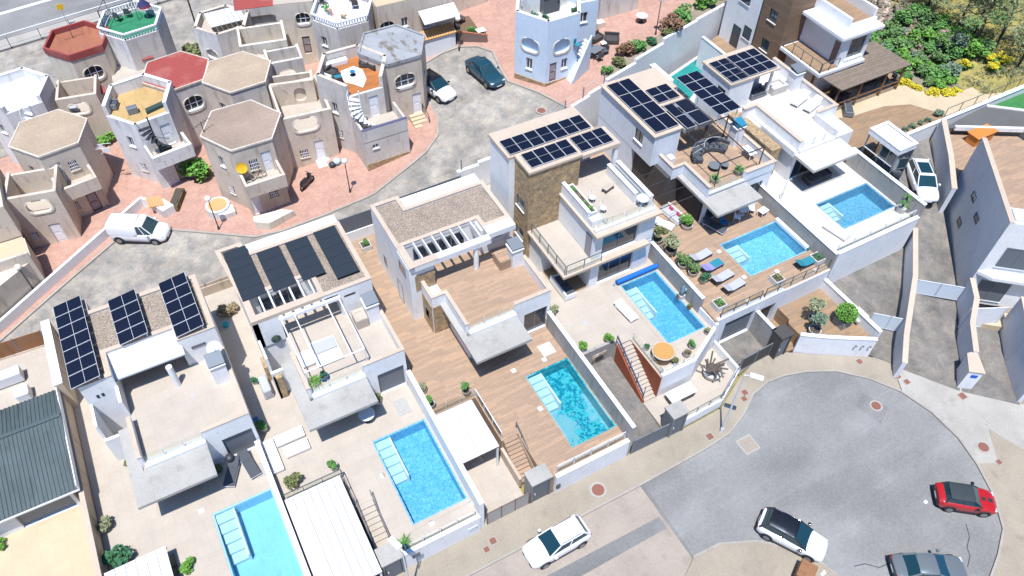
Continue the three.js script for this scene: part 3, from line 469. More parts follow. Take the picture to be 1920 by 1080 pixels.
function offsetPoly(poly, d) { // moves every side inwards by d (clockwise or not)
  const n = poly.length, A = poly.reduce((a, p, i) => a + p[0] * poly[(i + 1) % n][1] - poly[(i + 1) % n][0] * p[1], 0), s = A > 0 ? 1 : -1, out = [];
  const ln = poly.map((p, i) => { const q = poly[(i + 1) % n], L = Math.hypot(q[0] - p[0], q[1] - p[1]), nx = -(q[1] - p[1]) / L * s, nz = (q[0] - p[0]) / L * s; return [p[0] + nx * d, p[1] + nz * d, (q[0] - p[0]) / L, (q[1] - p[1]) / L]; });
  for (let i = 0; i < n; i++) { const a = ln[(i + n - 1) % n], b = ln[i], det = a[2] * b[3] - a[3] * b[2]; if (Math.abs(det) < 1e-6) { out.push([b[0], b[1]]); continue; } const t = ((b[0] - a[0]) * b[3] - (b[1] - a[1]) * b[2]) / det; out.push([a[0] + a[2] * t, a[1] + a[3] * t]); } return out;
}
// ================= houses 1 to 3: one type, three builds =================
function villa(label, o) {
  const { X, L, zb, zm, zu, zf, zc } = o, T = L + 3.1, U = L + 5.9, XL = o.XL ?? X - 8.5, XT = X - 6.5, XG = X - 2.9, t = thing('villa', label, 'house', [X - 4, L, (zb + zf) / 2]);
  const zs = o.zs ?? -33.6;
  // ground floor with glazed front
  const wf = [rct(0.5, 3.3, L + 0.02, L + 2.4), rct(4.4, 6.3, L + 0.05, L + 2.35)];
  part(t, 'wall', M.white, [BX(XL, X, L, T - 0.1, zb, o.zs2 ?? -35.6), BX(XT, X, L, T - 0.1, (o.zs2 ?? -35.6) + 0.002, zf - 0.24), WALL([XT, zf], [X, zf], L, T - 0.1, 0.23, wf), ...(o.side ? [] : [BX(XL, XT - 0.002, L, T - 0.6, -33.8, -33.6), BX(XL, XL + 0.15, L, T + 0.85, -35.59, -33.81)])]);
  win(t, [XT, zf], [X, zf], 0.5, 3.3, L + 0.02, L + 2.4, { n: 3, sill: false });
  win(t, [XT, zf], [X, zf], 4.4, 6.3, L + 0.05, L + 2.35, { n: o.glassDoor ? 2 : 1, sill: false, pane: o.glassDoor ? M.glass : M.shutter, depth: 0.16 });
  part(t, 'terrace_floor', o.floor, BX(XT - 0.05, X - 0.02, T - 0.098, T, -37.4, zf - 0.02));
  // parapets of the terrace
  const pr = part(t, 'parapet', M.white, [BX(XT - 0.2, XT, T - 0.2, T + 0.85, zs, zf), BX(XG, X - 0.2, T - 0.2, T + 0.85, zf - 0.22, zf + 0.005), BX(X - 0.2, X + 0.005, T - 0.2, T + 0.85, zu + 0.2, zf + 0.005), BX(XT, XG - 0.004, T - 0.3, T + 0.12, zf - 0.2, zf + 0.3)]);
  part(pr, 'coping', M.cap, [BX(XT - 0.24, XT + 0.03, T + 0.852, T + 0.9, zs, zf + 0.03), BX(XG, X - 0.22, T + 0.852, T + 0.9, zf - 0.25, zf + 0.035), BX(X - 0.23, X + 0.03, T + 0.853, T + 0.9, zu + 0.2, zf + 0.035)]);
  balustrade(t, [XT + 0.05, zf - 0.02], [XG - 0.05, zf - 0.02], T + 0.12, 0.8, 3, { posts: M.alu, rail: false });
  // the thin concrete canopy that wraps the corner
  part(t, 'canopy', M.slab, PR([[XT - 1.0 + (o.cx || 0), o.cz0 ?? zs], [XT - 0.21, o.cz0 ?? zs], [XT - 0.21, zf + 0.31], [XG, zf + 0.31], [XG, zc], [XT - 1.0 + (o.cx || 0), zc]], T - 0.32, T - 0.08));
  // upper floor
  part(t, 'wall', M.white, [BX(XL, X, T - 0.099, U - 0.36, zb, zm), BX(X - 2.4, X, T - 0.098, U - 0.36, zm + 0.001, zu)]);
  roofRing(t, o.roof, U - 0.358, U, 0.26, M.gravel);
  return { t, T, U, XL, XT, XG };
}
{ // house 1
  const L = D[1], v = villa('white villa with three raised panel rows and sloping white roof strip', { X: -1.2, L, zb: -41.5, zm: -37.6, zu: -36.4, zf: -30.4, zc: -27.8, floor: M.tileCream, roof: [[-9.7, -42.6], [-8.1, -42.6], [-8.1, -41.5], [-1.2, -41.5], [-1.2, -36.4], [-3.6, -36.4], [-3.6, -37.55], [-7.75, -37.55], [-7.75, -35.6], [-9.7, -35.6]] }), t = v.t, T = v.T, U = v.U;
  for (const q of [BX(-9.7, -7.75, T - 0.098, U - 0.36, -37.599, -35.6), BX(-9.7, -8.1, L, U - 0.36, -42.6, -41.52), BX(-7.95, -7.75, T, T + 1.6, -35.59, -34.3)]) part(t, 'wall', M.white, q);
  const g = new THREE.BoxGeometry(4.5, 0.07, 1.95).rotateX(0.3).translate(-5.7, U - 0.55, -36.75); const r = part(t, 'sloping_roof', M.whiteSheet, g);
  for (let i = 0; i <= 8; i++) part(r, 'seam', M.alu, new THREE.BoxGeometry(0.03, 0.05, 1.95).rotateX(0.3).translate(-7.9 + i * 0.55, U - 0.5, -36.75));
  part(r, 'gutter', M.metal, bar([-8, U - 0.9, -35.82], [-3.4, U - 0.9, -35.82], 0.07, 8));
  part(t, 'column', M.white, CY(-4.6, -35.25, T, U - 0.8, 0.2, 0.2, 18));
  win(t, [-3.6, -36.4], [-1.2, -36.4], 0.6, 1.5, T + 1.5, T + 1.75, { n: 1, depth: -0.03, sill: false });
  part(t, 'ceramic_sign', M.darkMetal, [BX(-9.1, -8.95, T + 1.2, T + 1.5, -35.598, -35.57), BX(-8.8, -8.65, T + 1.2, T + 1.5, -35.598, -35.57)]);
  win(t, [-7.75, -37.6], [-3.6, -37.6], 0.6, 3.2, T + 0.02, T + 2.1, { n: 3, sill: false, depth: -0.06 });
  part(t, 'floor_drain', M.greyMetal, [BX(-4.1, -3.85, T + 0.002, T + 0.014, -34.1, -33.9), BX(-4.9, -4.65, T + 0.002, T + 0.012, -33.95, -33.9)]);
  chimney('white chimney with grey cap beside the satellite dish', -2.4, -1.45, -34.9, -34.0, T, T + 1.75);
  const d = thing('satellite_dish', 'white satellite dish behind the chimney of the first villa', 'satellite dish', [-1.7, T, -35.6]);
  own(d, 'mast', M.greyMetal, bar([0, 0, 0], [0, 1.9, 0], 0.03)); own(d, 'dish', M.whitePaint, new THREE.SphereGeometry(0.95, 20, 6, 0, Math.PI * 2, 0, 0.55).scale(0.95, 0.8, 0.95).rotateX(Math.PI).translate(0, 0.86, 0).rotateX(0.75).translate(0, 2.0, 0.2)); own(d, 'feed_arm', M.greyMetal, bar([0, 1.9, 0], [0, 2.4, 0.8], 0.02));
  solar('long row of seven solar panels at the outer roof edge', -10.0, -42.6, 1.8, 1.03, 1, 7, U, { tilt: 0.14 });
  solar('short row of four solar panels mid roof of first villa', -6.8, -41.5, 1.85, 1.03, 1, 4, U, { tilt: 0.14 });
  solar('row of five solar panels along the garden side roof edge', -3.55, -41.5, 1.85, 1.03, 1, 5, U, { tilt: 0.14 });
}
{ // house 2
  const L = D[2], v = villa('white villa with four dark heating mats and open pergola terrace', { X: 9.25, L, XL: 0.95, zb: -42.9, zm: -37.8, zu: -35.5, zf: -30.3, zc: -28.0, floor: M.tileCream, roof: [[0.6, -42.9], [2.4, -42.9], [2.4, -41.7], [9.25, -41.7], [9.25, -35.5], [5.7, -35.5], [5.7, -37.75], [0.95, -37.75]] }), t = v.t, T = v.T, U = v.U;
  part(t, 'wall', M.white, [BX(0.95, 1.35, T, U - 0.36, -37.799, -35.5), BX(0.96, 2.76, T, U - 0.36, -35.9, -35.5)]);
  const fr = part(t, 'roof_frame', M.cap, [BX(0.95, 5.698, U - 0.34, U - 0.02, -36.02, -35.5), BX(0.95, 1.4, U - 0.34, U - 0.022, -37.74, -36.021)]);
  for (let i = 0; i < 6; i++) part(fr, 'roof_fin', M.white, BX(2.0 + i * 0.68, 2.1 + i * 0.68, U - 0.55, U - 0.06, -37.74, -36.022));
  win(t, [1.35, -37.8], [5.7, -37.8], 0.6, 3.6, T + 0.02, T + 2.1, { n: 3, sill: false, depth: -0.06 });
  part(t, 'wall_slot', M.darkMetal, BX(7.2, 8.0, T + 1.9, T + 2.05, -35.498, -35.48));
  for (const x of [7.0, 7.4]) part(t, 'stone_facing', M.stone, BX(1.0, 1.1, L, L + 2.2, -33.55, -33.2));
  chimney('white chimney with grey cap beside the white sink block', 8.2, 9.05, -34.9, -34.0, T, T + 1.75);
  solo('outdoor_sink', 'cream counter block with white basin by the chimney', 'sink', M.tileCream, [BX(7.3, 8.15, T, T + 0.85, -35.0, -33.9), PR(rect(7.32, 8.13, -34.98, -33.92), T + 0.852, T + 0.9, [rect(7.5, 7.95, -34.7, -34.25)])]);
  const p = thing('pergola', 'thin white pergola frame over the cream roof terrace', 'pergola', [4.8, T, -33.3]);
  part(p, 'wall_beam', M.whitePaint, BX(2.7, 6.9, U - 0.75, U - 0.5, -35.48, -35.3));
  for (const x of [2.8, 3.7, 5.9, 6.8]) part(p, 'rafter', M.whitePaint, sqbar([x, U - 0.7, -35.3], [x, U - 0.95, -30.9], 0.07, 0.09));
  part(p, 'front_beam', M.whitePaint, BX(2.75, 6.85, U - 1.06, U - 0.99, -30.95, -30.88)); for (const x of [2.8, 6.8]) part(p, 'post', M.whitePaint, BX(x - 0.035, x + 0.035, T, U - 1.06, -30.95, -30.88));
  const G = 'dark solar heating mats on one roof';
  const ms = [['heating mat nearest the street side gravel, of four dark mats', 1.0, -42.4, 5], ['second of four dark heating mats from the first villa', 3.05, -41.3, 4], ['third of four dark heating mats, left of the longest gap', 5.1, -41.3, 4], ['dark heating mat beside the plank side passage', 7.2, -41.4, 5]];
  for (const [l, x, z, n] of ms) solar(l, x, z, 1.62, 0.99, 1, n, U - 0.1, { tilt: 0.02, face: M.mats, frame: M.mats, split: false, gap: 0.01, name: 'heating_mat', group: G, lift: 0.12 });
}
{ // house 3
  const L = D[3], v = villa('white villa with gravel roof and plank roof terrace', { X: 20.35, L, XL: 11.8, zb: -41.9, zm: -37.1, zu: -36.1, zf: -30.0, zc: -27.5, side: 1, zs2: -35.0, zs: -33.2, cz0: -33.2, cx: 0.35, floor: M.plank, glassDoor: true, roof: [[11.8, -41.9], [14.0, -41.9], [14.0, -40.5], [20.35, -40.5], [20.35, -36.1], [18.1, -36.1], [18.1, -37.05], [11.8, -37.05]] }), t = v.t, T = v.T, U = v.U;
  part(t, 'wall', M.white, [BX(11.8, 12.2, T - 0.098, U - 0.36, -37.099, -35.0), BX(12.2, 13.7, T - 0.098, U - 0.36, -35.25, -35.0), BX(12.6, 13.83, L, T - 0.102, -34.998, -33.2)]);
  { const q = part(t, 'parapet', M.white, [BX(12.6, 12.82, T - 0.1, T + 0.85, -34.998, -33.2), BX(12.82, 13.85, T - 0.1, T + 0.85, -33.42, -33.2)]); part(q, 'coping', M.cap, [BX(12.57, 12.85, T + 0.852, T + 0.9, -34.998, -33.17), BX(12.85, 13.87, T + 0.852, T + 0.901, -33.45, -33.17)]); }
  part(t, 'stone_facing', M.stone, [BX(12.55, 12.598, L, T - 0.15, -34.9, -33.3), BX(12.62, 13.8, L, T - 0.15, -33.198, -33.15), BX(12.2, 13.7, T + 0.02, T + 1.6, -34.998, -34.96)]);
  const fr = part(t, 'roof_frame', M.pale, [BX(12.2, 18.1, U - 0.5, U - 0.02, -35.3, -34.75), BX(18.102, 20.33, U - 0.5, U - 0.022, -36.098, -35.2)]);
  part(fr, 'coping', M.cap, [BX(11.78, 14, U - 0.018, U + 0.01, -35.3, -34.73), BX(11.78, 12.3, U - 0.018, U + 0.011, -37.0, -35.302)]);
  for (let i = 0; i < 6; i++) part(fr, 'roof_fin', M.pale, BX(13.0 + i * 0.72, 13.1 + i * 0.72, U - 0.5, U - 0.06, -37.04, -35.302)); part(fr, 'roof_fin', M.pale, BX(17.5, 17.62, U - 0.5, U - 0.06, -37.04, -35.302));
  win(t, [12.2, -37.1], [18.1, -37.1], 0.8, 4.8, T + 0.02, T + 2.1, { n: 4, sill: false, depth: -0.06 });
  part(t, 'column', M.white, CY(17.0, -35.0, T, U - 0.5, 0.2, 0.2, 18));
  win(t, [11.8, -41.9], [11.8, -35.0], 5.1, 6.2, T + 0.9, T + 1.9, { n: 1, depth: -0.02, sill: false }); win(t, [11.8, -41.9], [11.8, -35.0], 1.6, 2.1, L + 1.2, L + 2.2, { n: 1, depth: -0.02, sill: false }); win(t, [11.8, -41.9], [11.8, -35.0], 4.2, 5.1, L + 0.05, L + 2.1, { n: 1, depth: -0.02, sill: false, pane: M.doorWhite });
  win(t, [12.6, -34.99], [12.6, -33.2], 0.6, 1.2, L + 0.9, L + 2.0, { n: 1, depth: -0.06, sill: false });
  win(t, [18.1, -36.1], [20.35, -36.1], 0.9, 1.5, T + 1.2, T + 1.6, { n: 1, depth: -0.03, sill: false });
  chimney('white chimney with grey cap at the plank roof terrace corner', 19.3, 20.15, -34.6, -33.7, T, T + 1.7);
  solo('outdoor_sink', 'plank sided counter with white basin beside the chimney', 'sink', M.plank, [BX(18.4, 19.25, T, T + 0.85, -35.1, -33.9), PR(rect(18.42, 19.23, -35.08, -33.92), T + 0.852, T + 0.9, [rect(18.6, 19.05, -34.8, -34.2)])]);
}
// back fences of the gardens (dark panels on low walls)
function panelFence(label, a, b, y0, yw, y1, n, m, wm = M.white) {
  const t = thing('panel_fence', label, 'fence', [(a[0] + b[0]) / 2, y0, (a[1] + b[1]) / 2]);
  part(t, 'base_wall', wm, sqbar([a[0], (y0 + yw) / 2, a[1]], [b[0], (y0 + yw) / 2, b[1]], 0.2, yw - y0));
  for (let i = 0; i < n; i++) { const p = V2(a, b, (i + 0.03) / n), q = V2(a, b, (i + 0.97) / n); part(t, 'fence_panel', m, sqbar([p[0], (yw + y1) / 2 + 0.01, p[1]], [q[0], (yw + y1) / 2 + 0.01, q[1]], 0.05, y1 - yw - 0.02)); }
  const G = []; for (let i = 0; i <= n; i++) { const p = V2(a, b, i / n); G.push(BX(p[0] - 0.04, p[0] + 0.04, yw, y1 + 0.06, p[1] - 0.04, p[1] + 0.04)); } part(t, 'post', M.metal, G); return t;
}
panelFence('dark panel fence above white wall by the plank side passage', [9.6, -44.9], [12.9, -44.9], 2.0, 3.0, 4.6, 2, M.shutter);
panelFence('dark panel fence behind the gravel roof of the third villa', [14.8, -44.9], [20.6, -45.0], 2.0, 3.2, 4.8, 2, M.shutter);
panelFence('rust brown panel fence along the upper street by cream wall', [-19, -44.6], [-11.9, -44.3], 1.6, 3.1, 4.5, 4, M.brownPanel, M.cream);
panelFence('low cream fence wall behind the second villa', [-11.2, -44.9], [9.4, -44.9], 1.6, 2.6, 2.9, 8, M.cream, M.cream);
{ // tall retaining walls that hold the upper street above the eastern plots
  const t = thing('retaining_wall', 'long pale retaining wall holding up the clay paved terrace', 'wall', [42, 3, -48.5]);
  const run = [[20.4, -45.15], [24.3, -45.2], [28.6, -45.4], [32.2, -46.7], [36.5, -47.9], [44, -49.9], [53.4, -52.2], [66, -56.4]];
  for (let i = 0; i < run.length - 1; i++) { const [a, b] = [run[i], run[i + 1]], n = 2; for (let k = 0; k < n; k++) { const p = V2(a, b, k / n), q = V2(a, b, (k + 1) / n), y = Math.max(bY(p[0]), bY(q[0])) + 0.3; part(t, 'wall_section', i > 3 ? M.pale : M.white, sqbar([p[0], (y + 1.8) / 2, p[1]], [q[0], (y + 1.8) / 2, q[1]], 0.3, y - 1.8)); } }
  const f = thing('wire_fence', 'thin wire fence with grey posts on top of retaining wall', 'fence', [30, 6, -46]);
  const G = []; for (const [x, z] of [[20.8, -45.15], [24, -45.2], [27.2, -45.35], [29.0, -45.5], [31.4, -46.5], [33.6, -47.1], [36.2, -47.8]]) { const y = bY(x) + 0.3; G.push(bar([x, y, z], [x, y + 1.3, z], 0.05, 8)); } part(f, 'post', M.metal, G);
  const H = []; const L = [[20.8, -45.15], [24, -45.2], [27.2, -45.35], [29.0, -45.5], [31.4, -46.5], [33.6, -47.1], [36.2, -47.8]]; for (let i = 0; i < L.length - 1; i++) for (const h of [0.8, 1.25]) H.push(bar([L[i][0], bY(L[i][0]) + 0.3 + h, L[i][1]], [L[i + 1][0], bY(L[i + 1][0]) + 0.3 + h, L[i + 1][1]], 0.012, 4)); part(f, 'wire', M.greyMetal, H);
}
// carports, gates and porches along the lower street
function carport(label, x0, x1, z0, z1, y, n, m = M.whiteSheet) { const t = thing('carport', label, 'carport', [(x0 + x1) / 2, 0.13, (z0 + z1) / 2]); for (let i = 0; i < n; i++) part(t, 'roof_panel', m, BX(x0 + (x1 - x0) * i / n + 0.012, x0 + (x1 - x0) * (i + 1) / n - 0.012, y, y + 0.06, z0, z1)); part(t, 'beam', M.darkMetal, [BX(x0, x1, y - 0.14, y - 0.004, z1 - 0.14, z1 - 0.02), BX(x0, x1, y - 0.14, y - 0.004, z0 + 0.02, z0 + 0.14)]); part(t, 'post', M.whitePaint, [BX(x0 + 0.05, x0 + 0.17, 0.13, y - 0.14, z1 - 0.14, z1 - 0.02), BX(x1 - 0.17, x1 - 0.05, 0.13, y - 0.14, z1 - 0.14, z1 - 0.02)]); return t; }
carport('white ribbed carport roof beside the bright blue pool', -1.15, 2.42, -25.3, -18.4, 2.75, 7);
carport('smooth white carport awning beside the plank terrace stairs', 9.45, 12.2, -26.4, -22.4, 2.75, 2);
carport('white ribbed carport roof beside the pale blue pool', -11.55, -8.1, -25.7, -18.6, 2.95, 6);
{ const t = thing('terrace_railing', 'dark railing around the white ribbed carport well', 'railing', [1, D[2], -25.6]); balustrade(t, [-1.1, -25.75], [2.6, -25.75], D[2], 0.95, 3); balustrade(t, [2.62, -25.7], [2.62, -23.5], D[2], 0.95, 2, { pane: null }); }
{ const t = thing('terrace_railing', 'clear glass rail with two potted shrubs above the awning', 'railing', [11, D[3], -27]); balustrade(t, [9.5, -26.98], [12.7, -26.98], D[3], 0.9, 3, { posts: M.alu, rail: false }); balustrade(t, [12.76, -26.9], [12.76, -23.2], D[3], 0.9, 3, { posts: M.whitePaint }); }
stairs('cream stairs with dark handrails beside the white carport', 2.68, 3.7, -23.4, -20.2, D[2], 0.15, 10, M.tileCream, 1, (t) => { part(t, 'handrail', M.rail, [...[0, 1].flatMap((k) => { const x = k ? 3.72 : 2.66; return [sqbar([x, D[2] + 0.9, -23.6], [x, 1.05, -20.2], 0.05, 0.05), sqbar([x, D[2] + 0.5, -23.6], [x, 0.65, -20.2], 0.03, 0.03), ...[0, 0.33, 0.66, 1].map((q) => BX(x - 0.02, x + 0.02, D[2] * (1 - q) + 0.1, D[2] * (1 - q) + 0.15 * q + 0.9, -23.6 + 3.4 * q - 0.02, -23.6 + 3.4 * q + 0.02))]; })]); });
stairs('plank faced stairs with cream side wall by teal pool', 12.82, 13.85, -23.05, -20.6, D[3], 0.15, 11, M.plank, 1, (t) => { part(t, 'side_wall', M.cream, [PR([[12.6, -23.0], [12.8, -23.0], [12.8, -20.4], [12.6, -20.4]], 0.1, 1.2), sqbar([13.98, 1.3, -23.0], [13.98, 0.4, -20.4], 0.2, 1.2)]); part(t, 'handrail', M.rail, [sqbar([13.98, D[3] + 0.95, -23.4], [13.98, 1.25, -20.4], 0.05, 0.05), ...[0, 0.25, 0.5, 0.75, 1].map((q) => BX(13.96, 14.0, D[3] * (1 - q) + 0.2, D[3] * (1 - q) + 0.3 * q + 0.95, -23.4 + 3 * q - 0.02, -23.4 + 3 * q + 0.02))]); });
stairs('cream stairs between terracotta red side walls', 23.5, 24.5, -25.5, -21.85, D[4], 0.4, 15, M.tileCream, 1, (t) => {
  const tri = (x, h0, h1) => { const g = new THREE.BufferGeometry(); const s = new THREE.Shape([[-25.5, 0.4], [-21.8, 0.4], [-21.8, h1], [-25.5, h0]].map((p) => new THREE.Vector2(p[0], p[1]))); return new THREE.ExtrudeGeometry(s, { depth: 0.16, bevelEnabled: false }).rotateY(-Math.PI / 2).translate(x, 0, 0); };
  part(t, 'side_wall', M.redWall, [tri(23.48, D[4] + 0.15, 0.75), tri(24.68, D[4] - 0.02, D[4] - 0.02)]); part(t, 'handrail', M.railPurple, [0, 0.18].map((d) => sqbar([23.4, D[4] + 1.0 - d, -25.7], [23.4, 1.4 - d, -21.9], 0.05, 0.06)).concat([0, 0.25, 0.5, 0.75, 1].map((q) => BX(23.38, 23.42, D[4] - 2.2 * q, D[4] - 1.4 * q + 1.0, -25.7 + 3.8 * q - 0.02, -25.7 + 3.8 * q + 0.02)))); });
// roofed entrance porches
function porch(label, x0, x1, z0, z1, y, roofM = M.slab, sideM = M.metal) { const t = thing('entrance_porch', label, 'porch', [(x0 + x1) / 2, 0.12, (z0 + z1) / 2], 0, 'roofed garden entrances'); part(t, 'roof', roofM, BX(x0, x1, y, y + 0.16, z0, z1)); part(t, 'side_wall', sideM, [BX(x0 + 0.02, x0 + 0.16, 0.1, y, z0 + 0.1, z1 - 0.05), BX(x1 - 0.16, x1 - 0.02, 0.1, y, z0 + 0.1, z1 - 0.05)]); const d = part(t, 'gate', M.shutter, BX(x0 + 0.2, x1 - 0.2, 0.15, y - 0.15, z1 - 0.16, z1 - 0.1)); part(d, 'handle', M.alu, BX(x0 + 0.28, x0 + 0.33, 1.0, 1.2, z1 - 0.098, z1 - 0.04)); return t; }
porch('grey roofed entrance porch at the white carport stairs', 2.5, 3.85, -19.95, -18.75, 2.35);
porch('grey roofed entrance porch at the plank stairs', 12.7, 14.2, -20.1, -19.0, 2.45);
porch('grey roofed entrance porch beside the red walled stairs', 23.45, 24.75, -19.85, -18.75, 2.45);
porch('dark roofed entrance porch beside the garage ramp', 34.35, 35.5, -21.55, -20.45, 2.5, M.charWall, M.charWall);
function gate(label, a, b, y0, h, n, m, frame = M.metal) { const t = thing('driveway_gate', label, 'gate', [(a[0] + b[0]) / 2, y0, (a[1] + b[1]) / 2]); for (let i = 0; i < n; i++) { const p = V2(a, b, (i + 0.04) / n), q = V2(a, b, (i + 0.96) / n); part(t, 'gate_panel', m, sqbar([p[0], y0 + h / 2, p[1]], [q[0], y0 + h / 2, q[1]], 0.05, h - 0.14)); } const G = [0.03, h - 0.03].map((k) => sqbar([a[0], y0 + k, a[1]], [b[0], y0 + k, b[1]], 0.07, 0.06)); for (let i = 0; i <= n; i++) { const p = V2(a, b, i / n); G.push(BX(p[0] - 0.04, p[0] + 0.04, y0, y0 + h, p[1] - 0.04, p[1] + 0.04)); } part(t, 'frame', frame, G); return t; }
gate('brown framed sliding gate with grey panels below the teal pool', [9.6, -19.15], [12.6, -19.15], 0.13, 1.5, 3, M.slab, M.doorBrown);
gate('dark grey sliding gate at the driveway below the red stairs', [20.5, -19.0], [23.4, -18.95], 0.13, 1.7, 2, M.shutter);
gate('grey framed gate before the white carport', [-1.2, -18.4], [2.4, -18.4], 0.13, 1.5, 3, M.shutter);
gate('black sliding gate across the garage ramp', [31.4, -20.9], [34.3, -21.0], 0.15, 1.5, 2, M.charWall);
// ================= house 4: stone tower =================
{
  const L = D[4], t = thing('villa', 'white villa with tall stone clad tower and roof garden', 'house', [25.8, L, -35]);
  const F1 = 5.9, F2 = 8.75, TOP = 11.7, zf = -31.1;
  const tw = [rct(0.35, 1.5, 4.3, 5.3), rct(0.35, 1.5, 7.3, 8.3)];
  part(t, 'stone_tower', M.stone, [BX(21.96, 25.95, L, TOP - 0.2, -38.0, -35.9), WALL([21.75, -38.0], [21.75, -35.9], L, TOP - 0.2, 0.2, tw)]);
  win(t, [21.75, -38.0], [21.75, -35.9], 0.35, 1.5, 4.3, 5.3, { n: 1, depth: 0.06 }); win(t, [21.75, -38.0], [21.75, -35.9], 0.35, 1.5, 7.3, 8.3, { n: 1, depth: 0.06 });
  part(t, 'tower_roof', M.cap, PR([[21.65, -38.02], [26.05, -38.02], [26.05, -35.8], [21.65, -35.8]], TOP - 0.198, TOP));
  part(t, 'wall', M.white, [BX(21.3, 28.4, L, TOP - 0.35, -41.0, -38.04)]);
  part(t, 'roof', M.cap, BX(21.2, 28.5, TOP - 0.348, TOP - 0.12, -41.1, -38.03));
  part(t, 'canopy', M.cap, BX(26.06, 29.3, TOP - 0.45, TOP - 0.15, -38.02, -35.8));
  part(t, 'column', M.white, BX(28.95, 29.25, F2, TOP - 0.45, -36.2, -35.9));
  // middle block, two floors, roof garden on top
  const fh = [rct(0.75, 3.85, F1 + 0.05, F1 + 2.2)], gh = [rct(0.75, 3.85, L + 0.04, L + 2.6)];
  part(t, 'wall', M.white, [BX(24.45, 29.8, L, F2 - 0.31, -38.03, zf - 0.26), WALL([24.45, zf], [29.8, zf], F1 - 0.15, F2 - 0.31, 0.25, fh), WALL([24.45, zf], [29.8, zf], L, F1 - 0.26, 0.25, gh)]);
  win(t, [24.45, zf], [29.8, zf], 0.75, 3.85, F1 + 0.05, F1 + 2.2, { n: 2, depth: 0.2, sill: false }); win(t, [24.45, zf], [29.8, zf], 0.75, 3.85, L + 0.04, L + 2.6, { n: 3, depth: 0.2, sill: false });
  win(t, [24.45, -36], [24.45, zf], 3.9, 4.6, F1 + 0.02, F1 + 2.1, { n: 1, depth: -0.03, sill: false, pane: M.doorGrey });
  part(t, 'floor_slab', M.cap, [BX(24.3, 29.9, F2 - 0.3, F2 - 0.1, -35.88, -30.65), BX(21.75, 29.2, F1 - 0.25, F1 - 0.03, -35.89, -30.6)]);
  part(t, 'balcony_floor', M.tileCream, BX(21.85, 24.43, F1 - 0.028, F1, -35.88, -30.75));
  part(t, 'terrace_floor', M.tileCream, BX(24.65, 29.6, F2 - 0.098, F2, -38.0, -31.2));
  const pa = part(t, 'parapet', M.white, [BX(24.5, 24.7, F2 - 0.09, F2 + 0.85, -35.88, -32.3), BX(24.5, 25.4, F2 - 0.09, F2 + 0.5, -32.2, -31.7), BX(28.5, 28.75, F2, F2 + 0.9, -36.0, -32.4), BX(29.3, 29.55, F2 - 0.09, F2 + 0.9, -36.0, -31.6), BX(28.75, 29.3, F2, F2 + 0.55, -36.0, -32.2), BX(24.45, 29.6, F2 - 0.09, F2 + 0.12, -31.4, -31.1)]);
  part(pa, 'coping', M.white, [BX(24.46, 24.74, F2 + 0.852, F2 + 0.9, -35.88, -32.28), BX(28.46, 28.79, F2 + 0.902, F2 + 0.95, -36.0, -32.38), BX(29.26, 29.59, F2 + 0.902, F2 + 0.951, -36.0, -31.58)]);
  part(pa, 'planter_soil', M.metal, BX(28.8, 29.25, F2 + 0.552, F2 + 0.6, -35.9, -32.4));
  part(t, 'planter', M.white, PR(rect(24.72, 25.35, -35.7, -32.4), F2, F2 + 0.6, [rect(24.8, 25.27, -35.6, -32.5)])); part(t, 'planter_soil', M.earth, FL(rect(24.8, 25.27, -35.6, -32.5), F2 + 0.5));
  balustrade(t, [24.75, -31.25], [29.4, -31.25], F2 + 0.12, 0.75, 4, { posts: M.alu, rail: false }); balustrade(t, [25.45, -32.3], [25.45, -31.3], F2 + 0.12, 0.75, 1, { posts: M.alu, rail: false });
  balustrade(t, [21.95, -35.6], [21.95, -30.8], F1, 0.95, 4); balustrade(t, [22.05, -30.75], [25.0, -30.75], F1, 0.95, 2);
  part(t, 'wall', M.white, [BX(22.0, 23.0, L, F1 - 0.26, -35.88, -34.2)]);
  part(t, 'garage_back', M.charWall, BX(23.0, 24.43, L, F1 - 0.26, -35.86, -35.5));
  part(t, 'shade_floor', M.plankDark, FL(rect(22.2, 24.4, -35.4, -31.2), L + 0.012));
  part(t, 'floor_slot', M.greyMetal, [BX(26.9, 26.95, F2 + 0.002, F2 + 0.01, -37.6, -36.8), BX(27.9, 27.95, F2 + 0.002, F2 + 0.01, -37.9, -37.0)]);
  solar('four upright solar panels on top of the stone tower', 22.0, -37.75, 0.95, 1.65, 4, 1, TOP - 0.02, { lift: 0.1 });
  solar('three solar panels on the canopy beside the stone tower', 26.15, -37.85, 0.92, 1.75, 3, 1, TOP - 0.15, { lift: 0.1 });
  solar('back row of seven solar panels behind the stone tower', 21.4, -39.85, 0.98, 1.7, 7, 1, TOP - 0.12, { lift: 0.1 });
}
